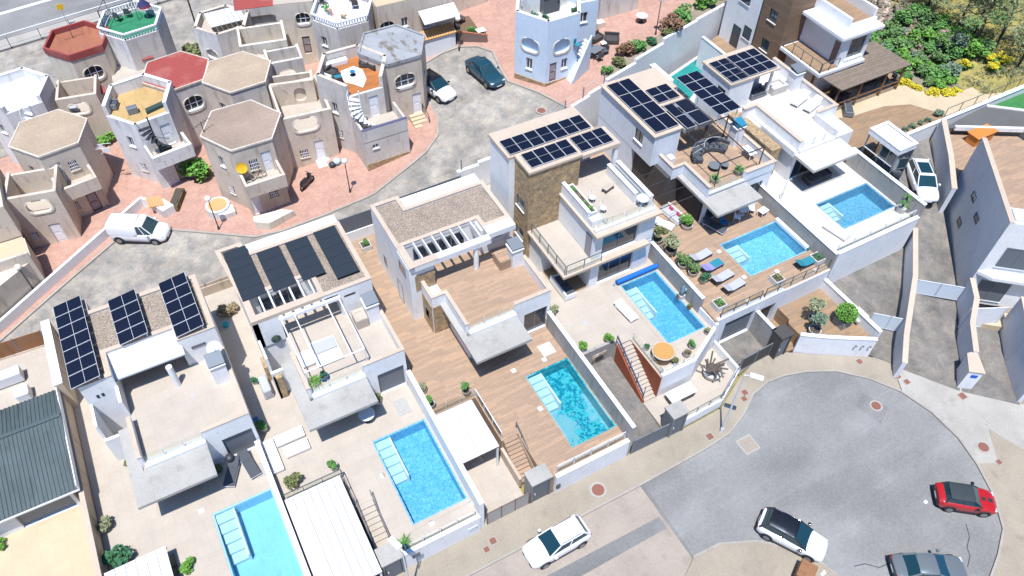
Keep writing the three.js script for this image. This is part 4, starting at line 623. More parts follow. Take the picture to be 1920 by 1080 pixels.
// ================= house 5: pale villa with steel pergola =================
{
  const L = D[5], F = 6.8, U = 9.7, t = thing('villa', 'pale villa crowded with solar panels and steel pergola terrace', 'house', [37.5, L, -38]);
  const lw = [rct(6.9, 8.1, 8.0, 9.0)], zb = -44.6;
  part(t, 'wall', M.coolwhite, [BX(33.82, 38.9, F - 0.1, U - 0.1, zb, -40.0), WALL([33.6, zb], [33.6, -37.0], F - 0.1, U - 0.1, 0.2, [rct(5.1, 6.2, 7.8, 8.9)]), BX(33.82, 36.1, F - 0.1, U - 0.1, -39.999, -37.0)]);
  win(t, [33.6, zb], [33.6, -37.0], 5.1, 6.2, 7.8, 8.9, { n: 2, depth: 0.1, frame: M.darkMetal });
  part(t, 'roof', M.cap, [BX(33.45, 39.0, U - 0.098, U, zb - 0.1, -39.95), BX(33.45, 36.2, U - 0.098, U, -39.949, -36.9)]);
  part(t, 'canopy_beam', M.greyWall, [BX(36.22, 39.0, U - 0.45, U - 0.1, -37.2, -36.7), BX(38.6, 38.95, U - 0.45, U - 0.101, -39.94, -37.21)]); part(t, 'canopy_column', M.charWall, CY(38.75, -36.95, F, U - 0.45, 0.12, 0.12, 12));
  win(t, [36.1, -40.0], [38.9, -40.0], 0.2, 2.6, F + 0.02, F + 2.2, { n: 3, depth: -0.05, sill: false });
  part(t, 'wall', M.coolwhite, BX(33.62, 41.3, L, F - 0.12, -44.58, -39.6)); part(t, 'wall', M.charWall, [BX(34.0, 41.3, L, F - 0.12, -39.598, -35.2), BX(35.55, 41.3, L, F - 0.12, -35.198, -32.45)]);
  part(t, 'wall', M.coolwhite, [BX(36.2, 41.3, L + 0.002, F - 0.121, -32.448, -32.25), WALL([35.5, -32.1], [42.1, -32.1], L, F - 0.1, 0.14, [rct(4.6, 5.9, L + 0.05, L + 2.2), rct(0.4, 3.2, L + 0.05, L + 2.3)])]);
  win(t, [35.5, -32.1], [42.1, -32.1], 4.6, 5.9, L + 0.05, L + 2.2, { n: 2, depth: 0.1, sill: false }); win(t, [35.5, -32.1], [42.1, -32.1], 0.4, 3.2, L + 0.05, L + 2.3, { n: 3, depth: 0.1, sill: false });
  part(t, 'terrace_floor', M.plank, PR([[34.5, -39.9], [41.9, -39.9], [41.9, -32.3], [35.6, -32.3], [35.6, -35.3], [34.5, -35.3]], F - 0.1, F));
  const pa = part(t, 'parapet', M.coolwhite, [BX(34.35, 34.55, F - 0.4, F + 0.8, -36.99, -35.15), BX(34.55, 35.6, F - 0.4, F + 0.8, -35.3, -35.151), BX(35.45, 35.65, F - 0.4, F + 0.8, -35.15, -32.05), BX(39.1, 42.1, F - 0.098, F + 0.8, -32.3, -32.05), BX(41.9, 42.15, F - 0.6, F + 0.8, -39.9, -32.301), BX(35.65, 39.1, F - 0.098, F + 0.1, -32.3, -32.05)]);
  part(pa, 'coping', M.cap, [BX(34.3, 34.6, F + 0.802, F + 0.85, -36.99, -35.1), BX(34.6, 35.7, F + 0.802, F + 0.851, -35.35, -35.101), BX(35.4, 35.7, F + 0.802, F + 0.852, -35.1, -32.0), BX(39.1, 41.88, F + 0.802, F + 0.85, -32.34, -32.0), BX(41.88, 42.19, F + 0.802, F + 0.851, -39.9, -32.0)]);
  balustrade(t, [35.75, -32.2], [39.0, -32.2], F + 0.1, 0.75, 3, { posts: M.alu, rail: false });
  part(t, 'canopy', M.slab, [PR([[34.9, -35.1], [35.4, -35.1], [35.4, -32.0], [39.3, -32.0], [39.3, -29.95], [34.9, -29.95]], F - 0.36, F - 0.13)]);
  chimney('pale chimney with blue cap on the steel pergola terrace', 40.9, 41.75, -36.5, -35.7, F, F + 1.8, mat([0.02, 0.2, 0.32], { roughness: 0.5 }));
  const p = thing('pergola', 'black steel pergola frame over the plank roof terrace', 'pergola', [39.4, F, -34.8]);
  const ps = [[36.6, -37.0], [40.9, -37.0], [40.9, -32.6], [36.6, -32.6]]; part(p, 'beam', M.darkMetal, [...[0, 1, 2, 3].map((i) => sqbar([ps[i][0], F + 2.3, ps[i][1]], [ps[(i + 1) % 4][0], F + 2.3, ps[(i + 1) % 4][1]], 0.07, 0.07)), sqbar([39.3, F + 2.3, -37], [39.3, F + 2.3, -32.6], 0.06, 0.06)]); for (const q of [ps[1], ps[2], ps[3]]) part(p, 'post', M.darkMetal, BX(q[0] - 0.035, q[0] + 0.035, F, F + 2.3, q[1] - 0.035, q[1] + 0.035));
  solar('wide block of eight solar panels on the pale villa roof edge', 33.75, -44.2, 1.12, 1.75, 2, 4, U, { lift: 0.12, split: false });
  solar('small block of four solar panels mid roof of pale villa', 36.2, -42.2, 1.06, 1.0, 2, 2, U, { lift: 0.1, split: false });
  solar('narrow pair of solar panels beside the roof gap', 36.25, -39.75, 0.9, 1.62, 1, 2, U + 0.02, { lift: 0.08, split: false });
  solar('second narrow pair of solar panels above the sofa terrace', 37.35, -39.75, 1.25, 1.62, 1, 2, U + 0.02, { lift: 0.08, split: false });
  solar('raised block of ten solar panels on black steel legs', 38.35, -41.2, 1.08, 1.12, 2, 5, U, { lift: 1.25, split: false });
  const w = thing('wire_pergola', 'thin dark steel wires strung over the pink loungers', 'pergola', [32.6, L, -35]);
  for (const z of [-36.7, -35.4, -34.1, -32.9]) part(w, 'cross_bar', M.darkMetal, sqbar([30.5, 6.3, z], [34.3 + (z > -35.2 ? 1.2 : 0), 6.3, z], 0.05, 0.05)); part(w, 'post', M.darkMetal, [BX(30.5, 30.57, L, 6.3, -36.75, -36.68), BX(30.5, 30.57, L, 6.3, -32.93, -32.86)]);
  // garage and entrance below the terrace
  const g = thing('garage_front', 'dark roller garage door below the plank terrace rail', 'garage', [33, 0.3, -23.5]);
  part(g, 'wall', M.pale, [WALL([30.6, -23.45], [36.9, -23.45], 0.2, 3.7, 0.3, [rct(0.9, 3.7, 0.36, 2.85), rct(4.4, 5.8, 0.31, 2.5)])]); const rd = part(g, 'garage_door', M.charWall, BX(31.5, 34.3, 0.36, 2.85, -23.72, -23.66)); for (let i = 1; i < 9; i++) part(rd, 'door_slat', M.shutter, BX(31.52, 34.28, 0.36 + i * 0.277 - 0.23, 0.36 + i * 0.277, -23.658, -23.64));
  part(g, 'entrance_door', M.darkMetal, BX(35.0, 36.4, 0.31, 2.5, -23.74, -23.7));
  const s = stairs('small plank steps beside the potted tree', 36.62, 37.6, -21.3, -22.0, 1.6, 0.3, 1, M.plank);
  wallThing('white wall between the garage ramp and front terrace', M.white, [WALL([31.0, -20.6], [31.0, -23.4], 0.0, 1.2, 0.2)]);
  wallThing('grey wall between garage ramp and dark porch', M.greyWall, [WALL([34.4, -23.4], [34.4, -21.4], 0.1, 2.6, 0.2)], BX(34.38, 34.66, 2.602, 2.66, -23.4, -21.4), M.white);
  wallThing('pale retaining wall behind the potted olive tree', M.pale, [WALL([36.9, -23.4], [41.35, -23.4], 1.6, 3.7, 0.1)]);
  const cv = [[36.2, -20.35], [37.6, -19.35], [39.2, -18.35], [40.9, -17.35]]; const G = [], K = []; for (let i = 0; i < 3; i++) { G.push(WALL(cv[i], cv[i + 1], 0, 2.1, 0.22)); K.push(WALL([cv[i][0], cv[i][1] + 0.04], [cv[i + 1][0], cv[i + 1][1] + 0.04], 2.102, 2.18, 0.3)); }
  wallThing('curved white wall with small vents along the pavement bend', M.white, G, K, M.white);
  wallThing('white stepped wall beside the grey driveway', M.white, [WALL([41.4, -17.6], [41.4, -23.4], 0.1, 2.6, 0.24)], BX(41.12, 41.44, 2.602, 2.66, -23.4, -17.6), M.white);
}
{ // front terrace of house 4: low outer walls with glass
  wallThing('low white wall around the driftwood stump terrace', M.white, [WALL([28.3, -19.1], [31.0, -20.55], 0, 1.2, 0.2), WALL([24.85, -19.0], [28.3, -19.1], 0, 1.0, 0.2)]);
  const t = thing('front_railing', 'grey glass strips on the low driftwood terrace wall', 'railing', [27, 1, -19.2]); balustrade(t, [24.9, -19.1], [28.2, -19.2], 1.0, 0.7, 3, { posts: M.metal }); balustrade(t, [28.4, -19.25], [30.8, -20.5], 1.2, 0.6, 3, { posts: M.metal });
}
// ================= house 6 =================
{
  const L = D[6], F = 7.75, U = 10.7, t = thing('villa', 'white villa with bare white roof terrace beside the grey pool', 'house', [46.5, L, -38]);
  part(t, 'wall', M.white, [BX(43.7, 50.4, L, F - 0.1, -42.3, -36.0), BX(44.2, 50.4, L, F - 0.1, -35.999, -32.3), WALL([42.1, -42.3], [42.1, -38.7], F - 2.9, U - 0.15, 0.2, [rct(2.2, 3.2, 8.6, 9.8)]), BX(42.3, 44.6, F - 2.9, U - 0.15, -42.3, -38.7), BX(44.6, 47.2, F - 0.1, U - 0.15, -42.3, -40.4)]);
  win(t, [42.1, -42.3], [42.1, -38.7], 2.2, 3.2, 8.6, 9.8, { n: 2, depth: 0.1, frame: M.darkMetal });
  part(t, 'stone_facing', M.stone, [BX(42.7, 43.698, L, F - 0.15, -40, -33.2)]);
  part(t, 'wall', M.white, WALL([44.2, -32.06], [50.4, -32.06], L, F - 0.1, 0.22, [rct(0.3, 3.4, L + 0.03, L + 2.4)])); win(t, [44.2, -32.06], [50.4, -32.06], 0.3, 3.4, L + 0.03, L + 2.4, { n: 3, depth: 0.15, sill: false });
  part(t, 'roof', M.cap, BX(42.0, 47.3, U - 0.148, U, -42.4, -38.6)); part(t, 'roof_post', M.white, BX(46.9, 47.1, F, U - 0.15, -39.2, -39.0));
  part(t, 'terrace_floor', M.tileWhite, PR([[44.5, -40.4], [50.3, -40.4], [50.3, -34.4], [48.2, -34.4], [48.2, -32.1], [44.5, -32.1]], F - 0.098, F));
  const pa = part(t, 'parapet', M.white, [BX(43.9, 44.15, F - 0.4, F + 0.1, -38.5, -32.0), BX(44.4, 44.65, F - 0.3, F + 0.85, -37.6, -32.2), BX(43.2, 44.65, F - 0.3, F + 0.85, -37.85, -37.601), BX(50.3, 50.55, F - 0.098, F + 0.85, -42.3, -34.4), BX(48.3, 50.55, F - 0.098, F + 0.85, -34.65, -34.401), BX(48.2, 48.42, F - 0.098, F + 0.7, -34.4, -32.0), BX(44.4, 48.2, F - 0.098, F + 0.1, -32.25, -31.9)]);
  part(pa, 'coping', M.cap, [BX(44.36, 44.69, F + 0.852, F + 0.9, -37.5, -32.15), BX(43.16, 44.69, F + 0.852, F + 0.901, -37.89, -37.501), BX(50.26, 50.59, F + 0.852, F + 0.9, -42.3, -34.65), BX(48.3, 50.59, F + 0.852, F + 0.901, -34.69, -34.36)]);
  part(t, 'canopy', M.tileWhite, PR([[43.95, -38.5], [44.35, -38.5], [44.35, -31.9], [48.75, -31.9], [48.75, -29.75], [43.95, -29.75]], F - 0.36, F - 0.12));
  balustrade(t, [44.7, -32.1], [48.15, -32.1], F + 0.1, 0.75, 3, { posts: M.alu, rail: false });
  chimney('white chimney with lilac grey cap near the roof tub', 49.3, 50.15, -39.3, -38.4, F, F + 1.7, M.metal);
  solo('roof_tub', 'square white tub on the bare white roof terrace', 'hot tub', M.tileWhite, [PR(rect(47.4, 49.0, -39.9, -38.7), F, F + 0.7, [rect(47.6, 48.8, -39.7, -38.9)]), FL(rect(47.6, 48.8, -39.7, -38.9), F + 0.55)]);
  solar('pair of solar panel columns on the white villa roof', 42.15, -41.8, 0.88, 1.55, 2, 2, U, { lift: 0.08 });
  solar('block of nine solar panels on the white villa roof', 44.0, -41.8, 1.0, 1.02, 3, 3, U, { lift: 0.12, split: false });
  solo('lawn_strip', 'teal artificial lawn strip below the retaining wall', 'artificial lawn', M.teal, FL([[41.6, -47.6], [50.0, -50.2], [50.0, -48.4], [43.5, -44.6], [41.6, -44.6]], D[6] + 0.02));
  wallThing('white wall between lawn strip and timber terrace', M.white, [BX(47.7, 47.9, D[6], 7.8, -48.9, -43.0)], BX(47.66, 47.94, 7.802, 7.86, -48.9, -43.0), M.white);
  wallThing('short white wall closing the lawn strip', M.white, [BX(40.9, 41.4, D[5], 7.6, -47.6, -44.7)], BX(40.86, 41.44, 7.602, 7.66, -47.6, -44.7), M.white);
}
// ================= house 7: brown tower, white block, reed roofed pergola =================
{
  const L = D[7], F = 8.8, t = thing('villa', 'white block villa with brown tower and reed roofed pergola', 'house', [55, L, -43]);
  const m = M.cladBrown = mat([0.28, 0.19, 0.125], { map: tPlank });
  const bw = [rct(0.9, 1.9, 7.4, 8.5), rct(0.9, 1.9, 10.3, 11.4)];
  part(t, 'brown_tower', m, [BX(52.3, 55.0, L, 14, -46.6, -43.5), BX(51.9, 52.08, L, 14, -46.6, -46.5), WALL([51.9, -46.6], [51.9, -43.5], L, 14, 0.18, [rct(1.1, 2.1, 7.4, 8.5), rct(1.1, 2.1, 10.3, 11.4)]), WALL([51.9, -43.3], [55.0, -43.3], L, 14, 0.2)]);
  for (const y of [7.4, 10.3]) win(t, [51.9, -46.6], [51.9, -43.5], 1.1, 2.1, y, y + 1.1, { n: 2, depth: 0.1, frame: M.darkMetal });
  part(t, 'wall', M.white, BX(51.95, 55, L, 14, -51, -46.602)); part(t, 'wall', M.white, [BX(54.2, 57.0, F, 11.6, -43.28, -38.9), WALL([54.2, -38.6], [57.4, -38.6], F, 11.6, 0.28, [rct(0.9, 2.9, F + 0.3, F + 2.3)]), BX(53.2, 57.2, L, F - 0.3, -43.29, -39.4)]);
  win(t, [54.2, -38.6], [57.4, -38.6], 0.9, 2.9, F + 0.3, F + 2.3, { n: 2, depth: 0.2 });
  win(t, [51.95, -51], [51.95, -46.6], 1.6, 2.9, 10.2, 11.4, { n: 2, depth: -0.02, frame: M.darkMetal }); win(t, [51.95, -51], [51.95, -46.6], 1.6, 2.7, L + 0.1, L + 2.2, { n: 1, depth: -0.02, frame: M.darkMetal, sill: false }); win(t, [51.95, -51], [51.95, -46.6], 3.0, 4.0, 7.2, 8.4, { n: 1, depth: -0.02, frame: M.darkMetal });
  win(t, [54.2, -43.2], [54.2, -38.6], 3.7, 4.3, F + 0.02, F + 2.1, { n: 1, depth: -0.02, sill: false, pane: M.doorBrown });
  part(t, 'floor_slab', M.white, [PR([[51.9, -43.2], [57.3, -43.2], [57.3, -38.2], [51.9, -38.2]], F - 0.3, F - 0.02), BX(53.4, 58.2, 11.6, 11.85, -43.2, -38.2)]);
  part(t, 'balcony_floor', M.plankDark, BX(52.1, 54.18, F - 0.018, F, -43.1, -38.4));
  balustrade(t, [52.05, -43.0], [52.05, -38.4], F, 0.95, 4, { pane: null }); balustrade(t, [52.1, -38.35], [54.1, -38.35], F, 0.95, 2, { pane: null });
  part(t, 'parapet', M.white, [BX(54.8, 55.05, 11.85, 12.8, -43.3, -39.2), BX(55.05, 58.2, 11.85, 12.1, -39.45, -39.2), BX(58.0, 58.25, 11.85, 12.8, -44.3, -39.5)]); part(t, 'terrace_floor', M.plankDark, BX(55.05, 58.0, 11.852, 11.9, -44.3, -39.45));
  const p = thing('pergola', 'timber pergola with weathered reed roof beside the flower garden', 'pergola', [57, L, -37.5]);
  const rp = [[52.4, -38.5], [60.6, -40.6], [61.0, -36.1], [52.6, -36.0]];
  part(p, 'reed_roof', M.bamboo, [PR([[52.4, -38.15], [57.35, -38.15], [57.35, -40.4], [60.8, -40.4], [61.0, -36.1], [52.6, -36.0]], 8.3, 8.4)]);
  part(p, 'beam', M.wood, [sqbar([52.6, 8.2, -36.2], [61, 8.2, -36.3], 0.12, 0.16), sqbar([60.7, 8.2, -40.3], [60.9, 8.2, -36.2], 0.12, 0.16)]);
  for (const x of [52.8, 55.6, 58.6, 60.8]) part(p, 'post', M.wood, sqbar([x + (x > 60 ? 0 : 0), L, -36.4], [x, 8.2, -36.4], 0.14, 0.14)); for (const x of [53.0, 60.7]) part(p, 'post', M.wood, BX(x - 0.07, x + 0.07, L, 8.2, -39.6, -39.46));
  part(p, 'rail', M.wood, [sqbar([53, L + 0.9, -36.4], [60.8, L + 0.9, -36.4], 0.06, 0.08), sqbar([53, L + 0.45, -36.4], [60.8, L + 0.45, -36.4], 0.05, 0.06)]);
  wallThing('terracotta end wall beside the rocky slope', M.terracotta, [BX(58.4, 59.9, L, 12.3, -44.9, -44.6)], BX(58.35, 59.95, 12.302, 12.36, -44.95, -44.55), M.white);
}
// glass box pavilion by the driveway
{
  const L = 4.6, y = 8.4, t = thing('glass_pavilion', 'white flat roofed glass pavilion above the car driveway', 'pavilion', [51.8, L, -29.4]);
  roofRing(t, rect(50.75, 52.75, -30.95, -27.75), y - 0.4, y + 0.15, 0.22, M.tileWhite, M.white, 0.12);
  part(t, 'post', M.metal, [[50.82, -30.9], [50.82, -27.85], [52.6, -27.85], [52.6, -30.9], [50.82, -29.4]].map(([x, z]) => BX(x, x + 0.1, L, y - 0.4, z, z + 0.1)));
  for (let i = 0; i < 2; i++) { part(t, 'glass_pane', M.glass, BX(50.84, 50.88, L + 0.1, y - 0.5, -29.3 + i * 0.0 + (i ? 0.75 : 0), -28.6 + (i ? 0.75 : 0))); } part(t, 'glass_pane', M.glass, BX(50.95, 52.58, L + 0.1, y - 0.5, -27.82, -27.78));
  part(t, 'rail', M.alu, [BX(50.8, 50.86, L + 2.1, L + 2.17, -30.9, -27.9)]); part(t, 'floor', M.charWall, BX(50.5, 52.8, L - 0.1, L, -31, -27.7));
}
// ================= houses east of the driveways =================
{
  const a = [56.75, -25.35], b = [50.65, -17.8], dir = [(b[0] - a[0]), (b[1] - a[1])], Lw = Math.hypot(...dir), d = [dir[0] / Lw, dir[1] / Lw], n = [-d[1] , d[0]]; // n points east, into the house
  const q = (p, k) => [p[0] + n[0] * k, p[1] + n[1] * k], e = [0.77, 0.64]; const ins = (p, k) => [p[0] + e[0] * k, p[1] + e[1] * k];
  const t = thing('villa', 'tall shaded wall of the white house across the driveway', 'house', [58, 1, -18]);
  part(t, 'wall', M.white, PR([a, b, ins(b, 9), ins(a, 9)], 0.8, 8.9));
  const r = part(t, 'parapet', M.white, [PR([a, b, ins(b, 0.3), ins(a, 0.3)], 8.9, 9.3), PR([ins(b, 0.3), ins(b, 9), [ins(b, 9)[0] - d[0] * 0.3, ins(b, 9)[1] - d[1] * 0.3], [ins(b, 0.3)[0] - d[0] * 0.3, ins(b, 0.3)[1] - d[1] * 0.3]], 8.9, 9.3)]);
  part(r, 'coping', M.cap, PR([[a[0] - e[0] * 0.04, a[1] - e[1] * 0.04], [b[0] - e[0] * 0.04, b[1] - e[1] * 0.04], ins(b, 0.34), ins(a, 0.34)], 9.302, 9.36));
  part(t, 'terrace_floor', M.plank, PR([ins(a, 0.3), [ins(b, 0.3)[0] - d[0] * 2.2, ins(b, 0.3)[1] - d[1] * 2.2], [ins(b, 9)[0] - d[0] * 2.2, ins(b, 9)[1] - d[1] * 2.2], ins(a, 9)], 8.9, 8.96));
  const W = (s, y0, w, h) => win(t, a, b, s, s + w, y0, y0 + h, { n: 1, depth: -0.03, sill: false, frame: M.metal }); W(3.2, 6.0, 0.9, 0.6); W(5.2, 5.6, 0.9, 0.6); W(3.4, 3.4, 0.9, 0.6);
  const f0 = b, f1 = ins(b, 9), fw = (s0, s1, y0, y1) => win(t, f0, f1, s0, s1, y0, y1, { n: 2, depth: -0.03, pane: M.shutter });
  fw(0.9, 3.2, 5.0, 7.0); fw(0.7, 2.9, 1.3, 3.4);
  part(t, 'floor_slab', M.white, PR([b, ins(b, 9), [ins(b, 9)[0] + d[0] * 0.6, ins(b, 9)[1] + d[1] * 0.6], [b[0] + e[0] * 1.0 + d[0] * 0.6, b[1] + e[1] * 1.0 + d[1] * 0.6]], 4.0, 4.3));
  part(t, 'skylight', M.paleGate, PR([ins([b[0] - d[0] * 1.9, b[1] - d[1] * 1.9], 0.6), ins([b[0] - d[0] * 0.6, b[1] - d[1] * 0.6], 0.6), ins([b[0] - d[0] * 0.6, b[1] - d[1] * 0.6], 5), ins([b[0] - d[0] * 1.9, b[1] - d[1] * 1.9], 5)], 8.9, 9.15));
  struct('terrace', M.tileYellow, PR([[49.9, -17.0], ins([49.9, -17.0], 9), ins([48.9, -15.9], 9), [48.9, -15.9]], 0.6, 1.3));
  // walls that line the ramps
  const wl = (label, pts, y0, y1, m = M.pale, capM = M.cap, w = 0.3) => { const G = [], K = []; for (let i = 0; i < pts.length - 1; i++) { const p = pts[i], s = pts[i + 1], ya = y1[i], yb = y1[i + 1] ?? ya; const L2 = Math.hypot(s[0] - p[0], s[1] - p[1]), sh = new THREE.Shape([[0, y0], [L2, y0], [L2, yb], [0, ya]].map((v) => new THREE.Vector2(...v))); G.push(onWall(new THREE.ExtrudeGeometry(sh, { depth: w, bevelEnabled: false }).translate(0, 0, -w / 2), p, s)); K.push(sqbar([p[0], ya + 0.035, p[1]], [s[0], yb + 0.035, s[1]], w + 0.1, 0.06)); } return wallThing(label, m, G, K, capM); };
  wl('cream topped wall between the two grey driveways', [[51.1, -23.8], [47.2, -20.1], [42.9, -16.6], [41.3, -15.0]], -0.1, [3.3, 3.1, 2.4, 1.9]);
  wl('cream topped wall along the eastern driveway under tall house', [[50.4, -17.7], [49.2, -16.2], [47.6, -14.9], [46.2, -13.1]], -0.1, [3.6, 3.5, 2.9, 2.4]);
  const end = thing('gate_pillar', 'white wall end with blue plaque beside the driveway', 'pillar', [45.5, 0, -12.5]); part(end, 'pillar', M.white, PR([[46.4, -13.2], [45.7, -13.3], [44.6, -12.2], [45.4, -11.6]], -0.1, 2.2)); part(end, 'coping', M.cap, PR([[46.5, -13.2], [45.7, -13.4], [44.5, -12.2], [45.4, -11.5]], 2.202, 2.27)); part(end, 'plaque', M.blueSign, onWall(BX(0.3, 0.75, 1.55, 1.85, 0, 0.03), [44.6, -12.2], [45.4, -11.6]));
  wl('tall pale wall at the frame edge beside third driveway', [[51.6, -14.4], [49.3, -11.8], [47.6, -9.2]], -0.1, [4.2, 4.0, 3.9]);
  wl('brown topped wall beside the white car driveway', [[59.8, -30.4], [57.2, -27.0], [55.0, -24.4]], 2.0, [6.6, 6.0, 5.4], M.pale, M.cap, 0.35);
  gate('pale panel gate across the middle grey driveway', [47.5, -19.9], [50.1, -17.6], 1.3, 1.5, 2, M.paleGate, M.alu);
  gate('pale panel gate across the near grey driveway', [42.6, -19.4], [44.5, -17.6], 0.6, 1.5, 2, M.paleGate, M.alu);
  gate('grey pedestrian gate in the white wall below tall house', [48.4, -15.8], [50.9, -14.6], 0.9, 2.3, 1, M.white, M.white); 
  solo('gate_pillar', 'square white capped pillar at the near grey driveway', 'pillar', M.tileWhite, [BX(40.9, 42.1, 1.9, 2.1, -20.4, -19.3), BX(41.1, 41.9, 0, 1.9, -20.2, -19.5)]);
  // plots further east: deck, dark roof, lawn
  struct('terrace', M.plank, PR([[56.9, -25.6], [60.2, -30.2], [66, -27.5], [66, -21.5], [62, -21]], 2.0, 5.0));
  const g = thing('dark_roof_terrace', 'dark grey tiled roof beside the green lawn', 'roof', [63, 5, -29]); part(g, 'slab', M.charWall, PR([[60.4, -30.3], [66.2, -30.8], [74, -24], [74, -20], [66.2, -26.8]], 4.6, 5.6)); part(g, 'parapet', M.white, WALL([60.8, -29.6], [66, -26.6], 5.6, 6.0, 0.25)); g.children[0].material = mat([0.13, 0.13, 0.125], { map: tTile, roughness: 0.8 });
  struct('lawn', M.turfGreen, PR([[66.4, -30.7], [90, -30.7], [90, -20], [74.2, -23.8]], 2.0, 5.3));
  wallThing('white kerb wall around the green lawn', M.white, [WALL([65.8, -30.75], [90, -30.75], 4, 6.1, 0.3), WALL([66.2, -30.6], [74, -24.1], 4, 5.7, 0.25)]);
  wallThing('long white wall with rail below the timber terrace garden', M.white, [WALL([56.2, -30.7], [90, -30.9], 3.5, 6.0, 0.3)], BX(56.2, 90, 6.002, 6.06, -31.0, -30.68), M.white);
  const rl = thing('garden_railing', 'thin grey railing along the long white garden wall', 'railing', [66, 6, -31.0]); balustrade(rl, [60.8, -31.0], [78, -31.05], 6.06, 0.95, 9, { pane: null });
  solo('orange_box', 'orange storage bench on the deck behind the driveway wall', 'bench', mat([0.55, 0.2, 0.04]), [RB(61.3, 63.6, 5.0, 5.9, -28.6, -27.6, 0.05), BX(61.2, 63.7, 5.9, 5.96, -28.7, -27.5)]);
  const pl = thing('goal_frame', 'white and black bench frame on the green lawn', 'bench', [69, 5.3, -25.2]); part(pl, 'seat', M.whitePaint, [sqbar([67.6, 5.9, -25.9], [72, 5.9, -22.8], 0.35, 0.1), sqbar([67.2, 5.9, -25.2], [71.6, 5.9, -22.1], 0.35, 0.1)]); part(pl, 'gap', M.darkMetal, sqbar([67.4, 5.7, -25.55], [71.8, 5.7, -22.45], 0.35, 0.2));
}
// ================= plot west of house 1 =================
{
  struct('terrace', M.tileCream, PR([[-30, -44.4], [-11.9, -44.4], [-11.9, -38.9], [-30, -38.9]], 0, 3.0));
  struct('courtyard', M.tileYellow, PR([[-30, -38.9], [-11.9, -38.9], [-11.9, -19.1], [-30, -19.1]], -0.2, 1.5));
  const t = thing('corrugated_shed', 'low building with dark green corrugated metal roof', 'shed', [-16, 1.5, -35]);
  part(t, 'wall', M.white, [BX(-24, -12.4, 1.5, 3.7, -38.6, -32.0), WALL([-24, -31.7], [-12.3, -31.7], 1.5, 3.7, 0.28, [rct(8.4, 11.5, 1.52, 3.4)])]); const d = part(t, 'garage_door', M.shutter, BX(-15.6, -12.5, 1.52, 3.4, -31.96, -31.92)); for (let i = 0; i < 8; i++) part(d, 'door_slat', M.metal, BX(-15.58, -12.52, 1.54 + i * 0.235, 1.74 + i * 0.235, -31.918, -31.9));
  const sheet = (x0, z0, z1, y0, y1) => { const g = new THREE.BoxGeometry(0.24, 0.035, Math.hypot(z1 - z0, y1 - y0)); const h = new THREE.BoxGeometry(0.07, 0.07, Math.hypot(z1 - z0, y1 - y0)).translate(0.12, 0.035, 0); const G = fuse([g, h]); return G.rotateX(Math.atan2(y0 - y1, z1 - z0)).translate(x0, (y0 + y1) / 2, (z0 + z1) / 2); };
  for (let i = 0; i < 48; i++) { part(t, 'roof_sheet', M.corr, sheet(-11.75 - 0.12 - i * 0.24, -39.2, -36.75, 3.95, 4.3)); part(t, 'roof_sheet', M.corr, sheet(-11.75 - 0.12 - i * 0.24, -36.7, -31.3, 4.3, 3.75)); }
  part(t, 'ridge', M.corr, BX(-23.4, -11.75, 4.34, 4.42, -36.85, -36.6)); part(t, 'fascia', M.whitePaint, [BX(-23.4, -11.7, 3.6, 3.74, -31.32, -31.25), BX(-11.74, -11.68, 3.6, 4.2, -39.2, -31.3)]);
  const ac = (label, x0, x1, z0, z1, y) => { const a = thing('air_unit', label, 'air conditioner', [(x0 + x1) / 2, y, (z0 + z1) / 2]); part(a, 'case', M.alu, RB(x0, x1, y + 0.1, y + 0.95, z0, z1, 0.03)); part(a, 'fan_grille', M.metal, BX(x0 + 0.15, x0 + 0.8, y + 0.2, y + 0.85, z1 + 0.002, z1 + 0.02)); part(a, 'foot', M.darkMetal, [BX(x0 + 0.1, x0 + 0.2, y, y + 0.1, z0, z1), BX(x1 - 0.2, x1 - 0.1, y, y + 0.1, z0, z1)]); return a; };
  ac('long blue grey air conditioning unit on the cream roof terrace', -16.4, -13.7, -42.5, -41.7, 3.0);
  solo('roof_tank', 'small round topped white box behind corrugated roof', 'tank', M.whitePaint, RB(-14.3, -13.4, 3.0, 3.9, -40.8, -39.9, 0.15, 3));
}
// ================= old town houses: hexagonal towers with round-cornered openings =================
const hexPts = (cx, cz, r, rot) => [0, 1, 2, 3, 4, 5].map((k) => { const a = (k * 60 + rot) * Math.PI / 180; return [cx + r * Math.cos(a), cz + r * Math.sin(a)]; });
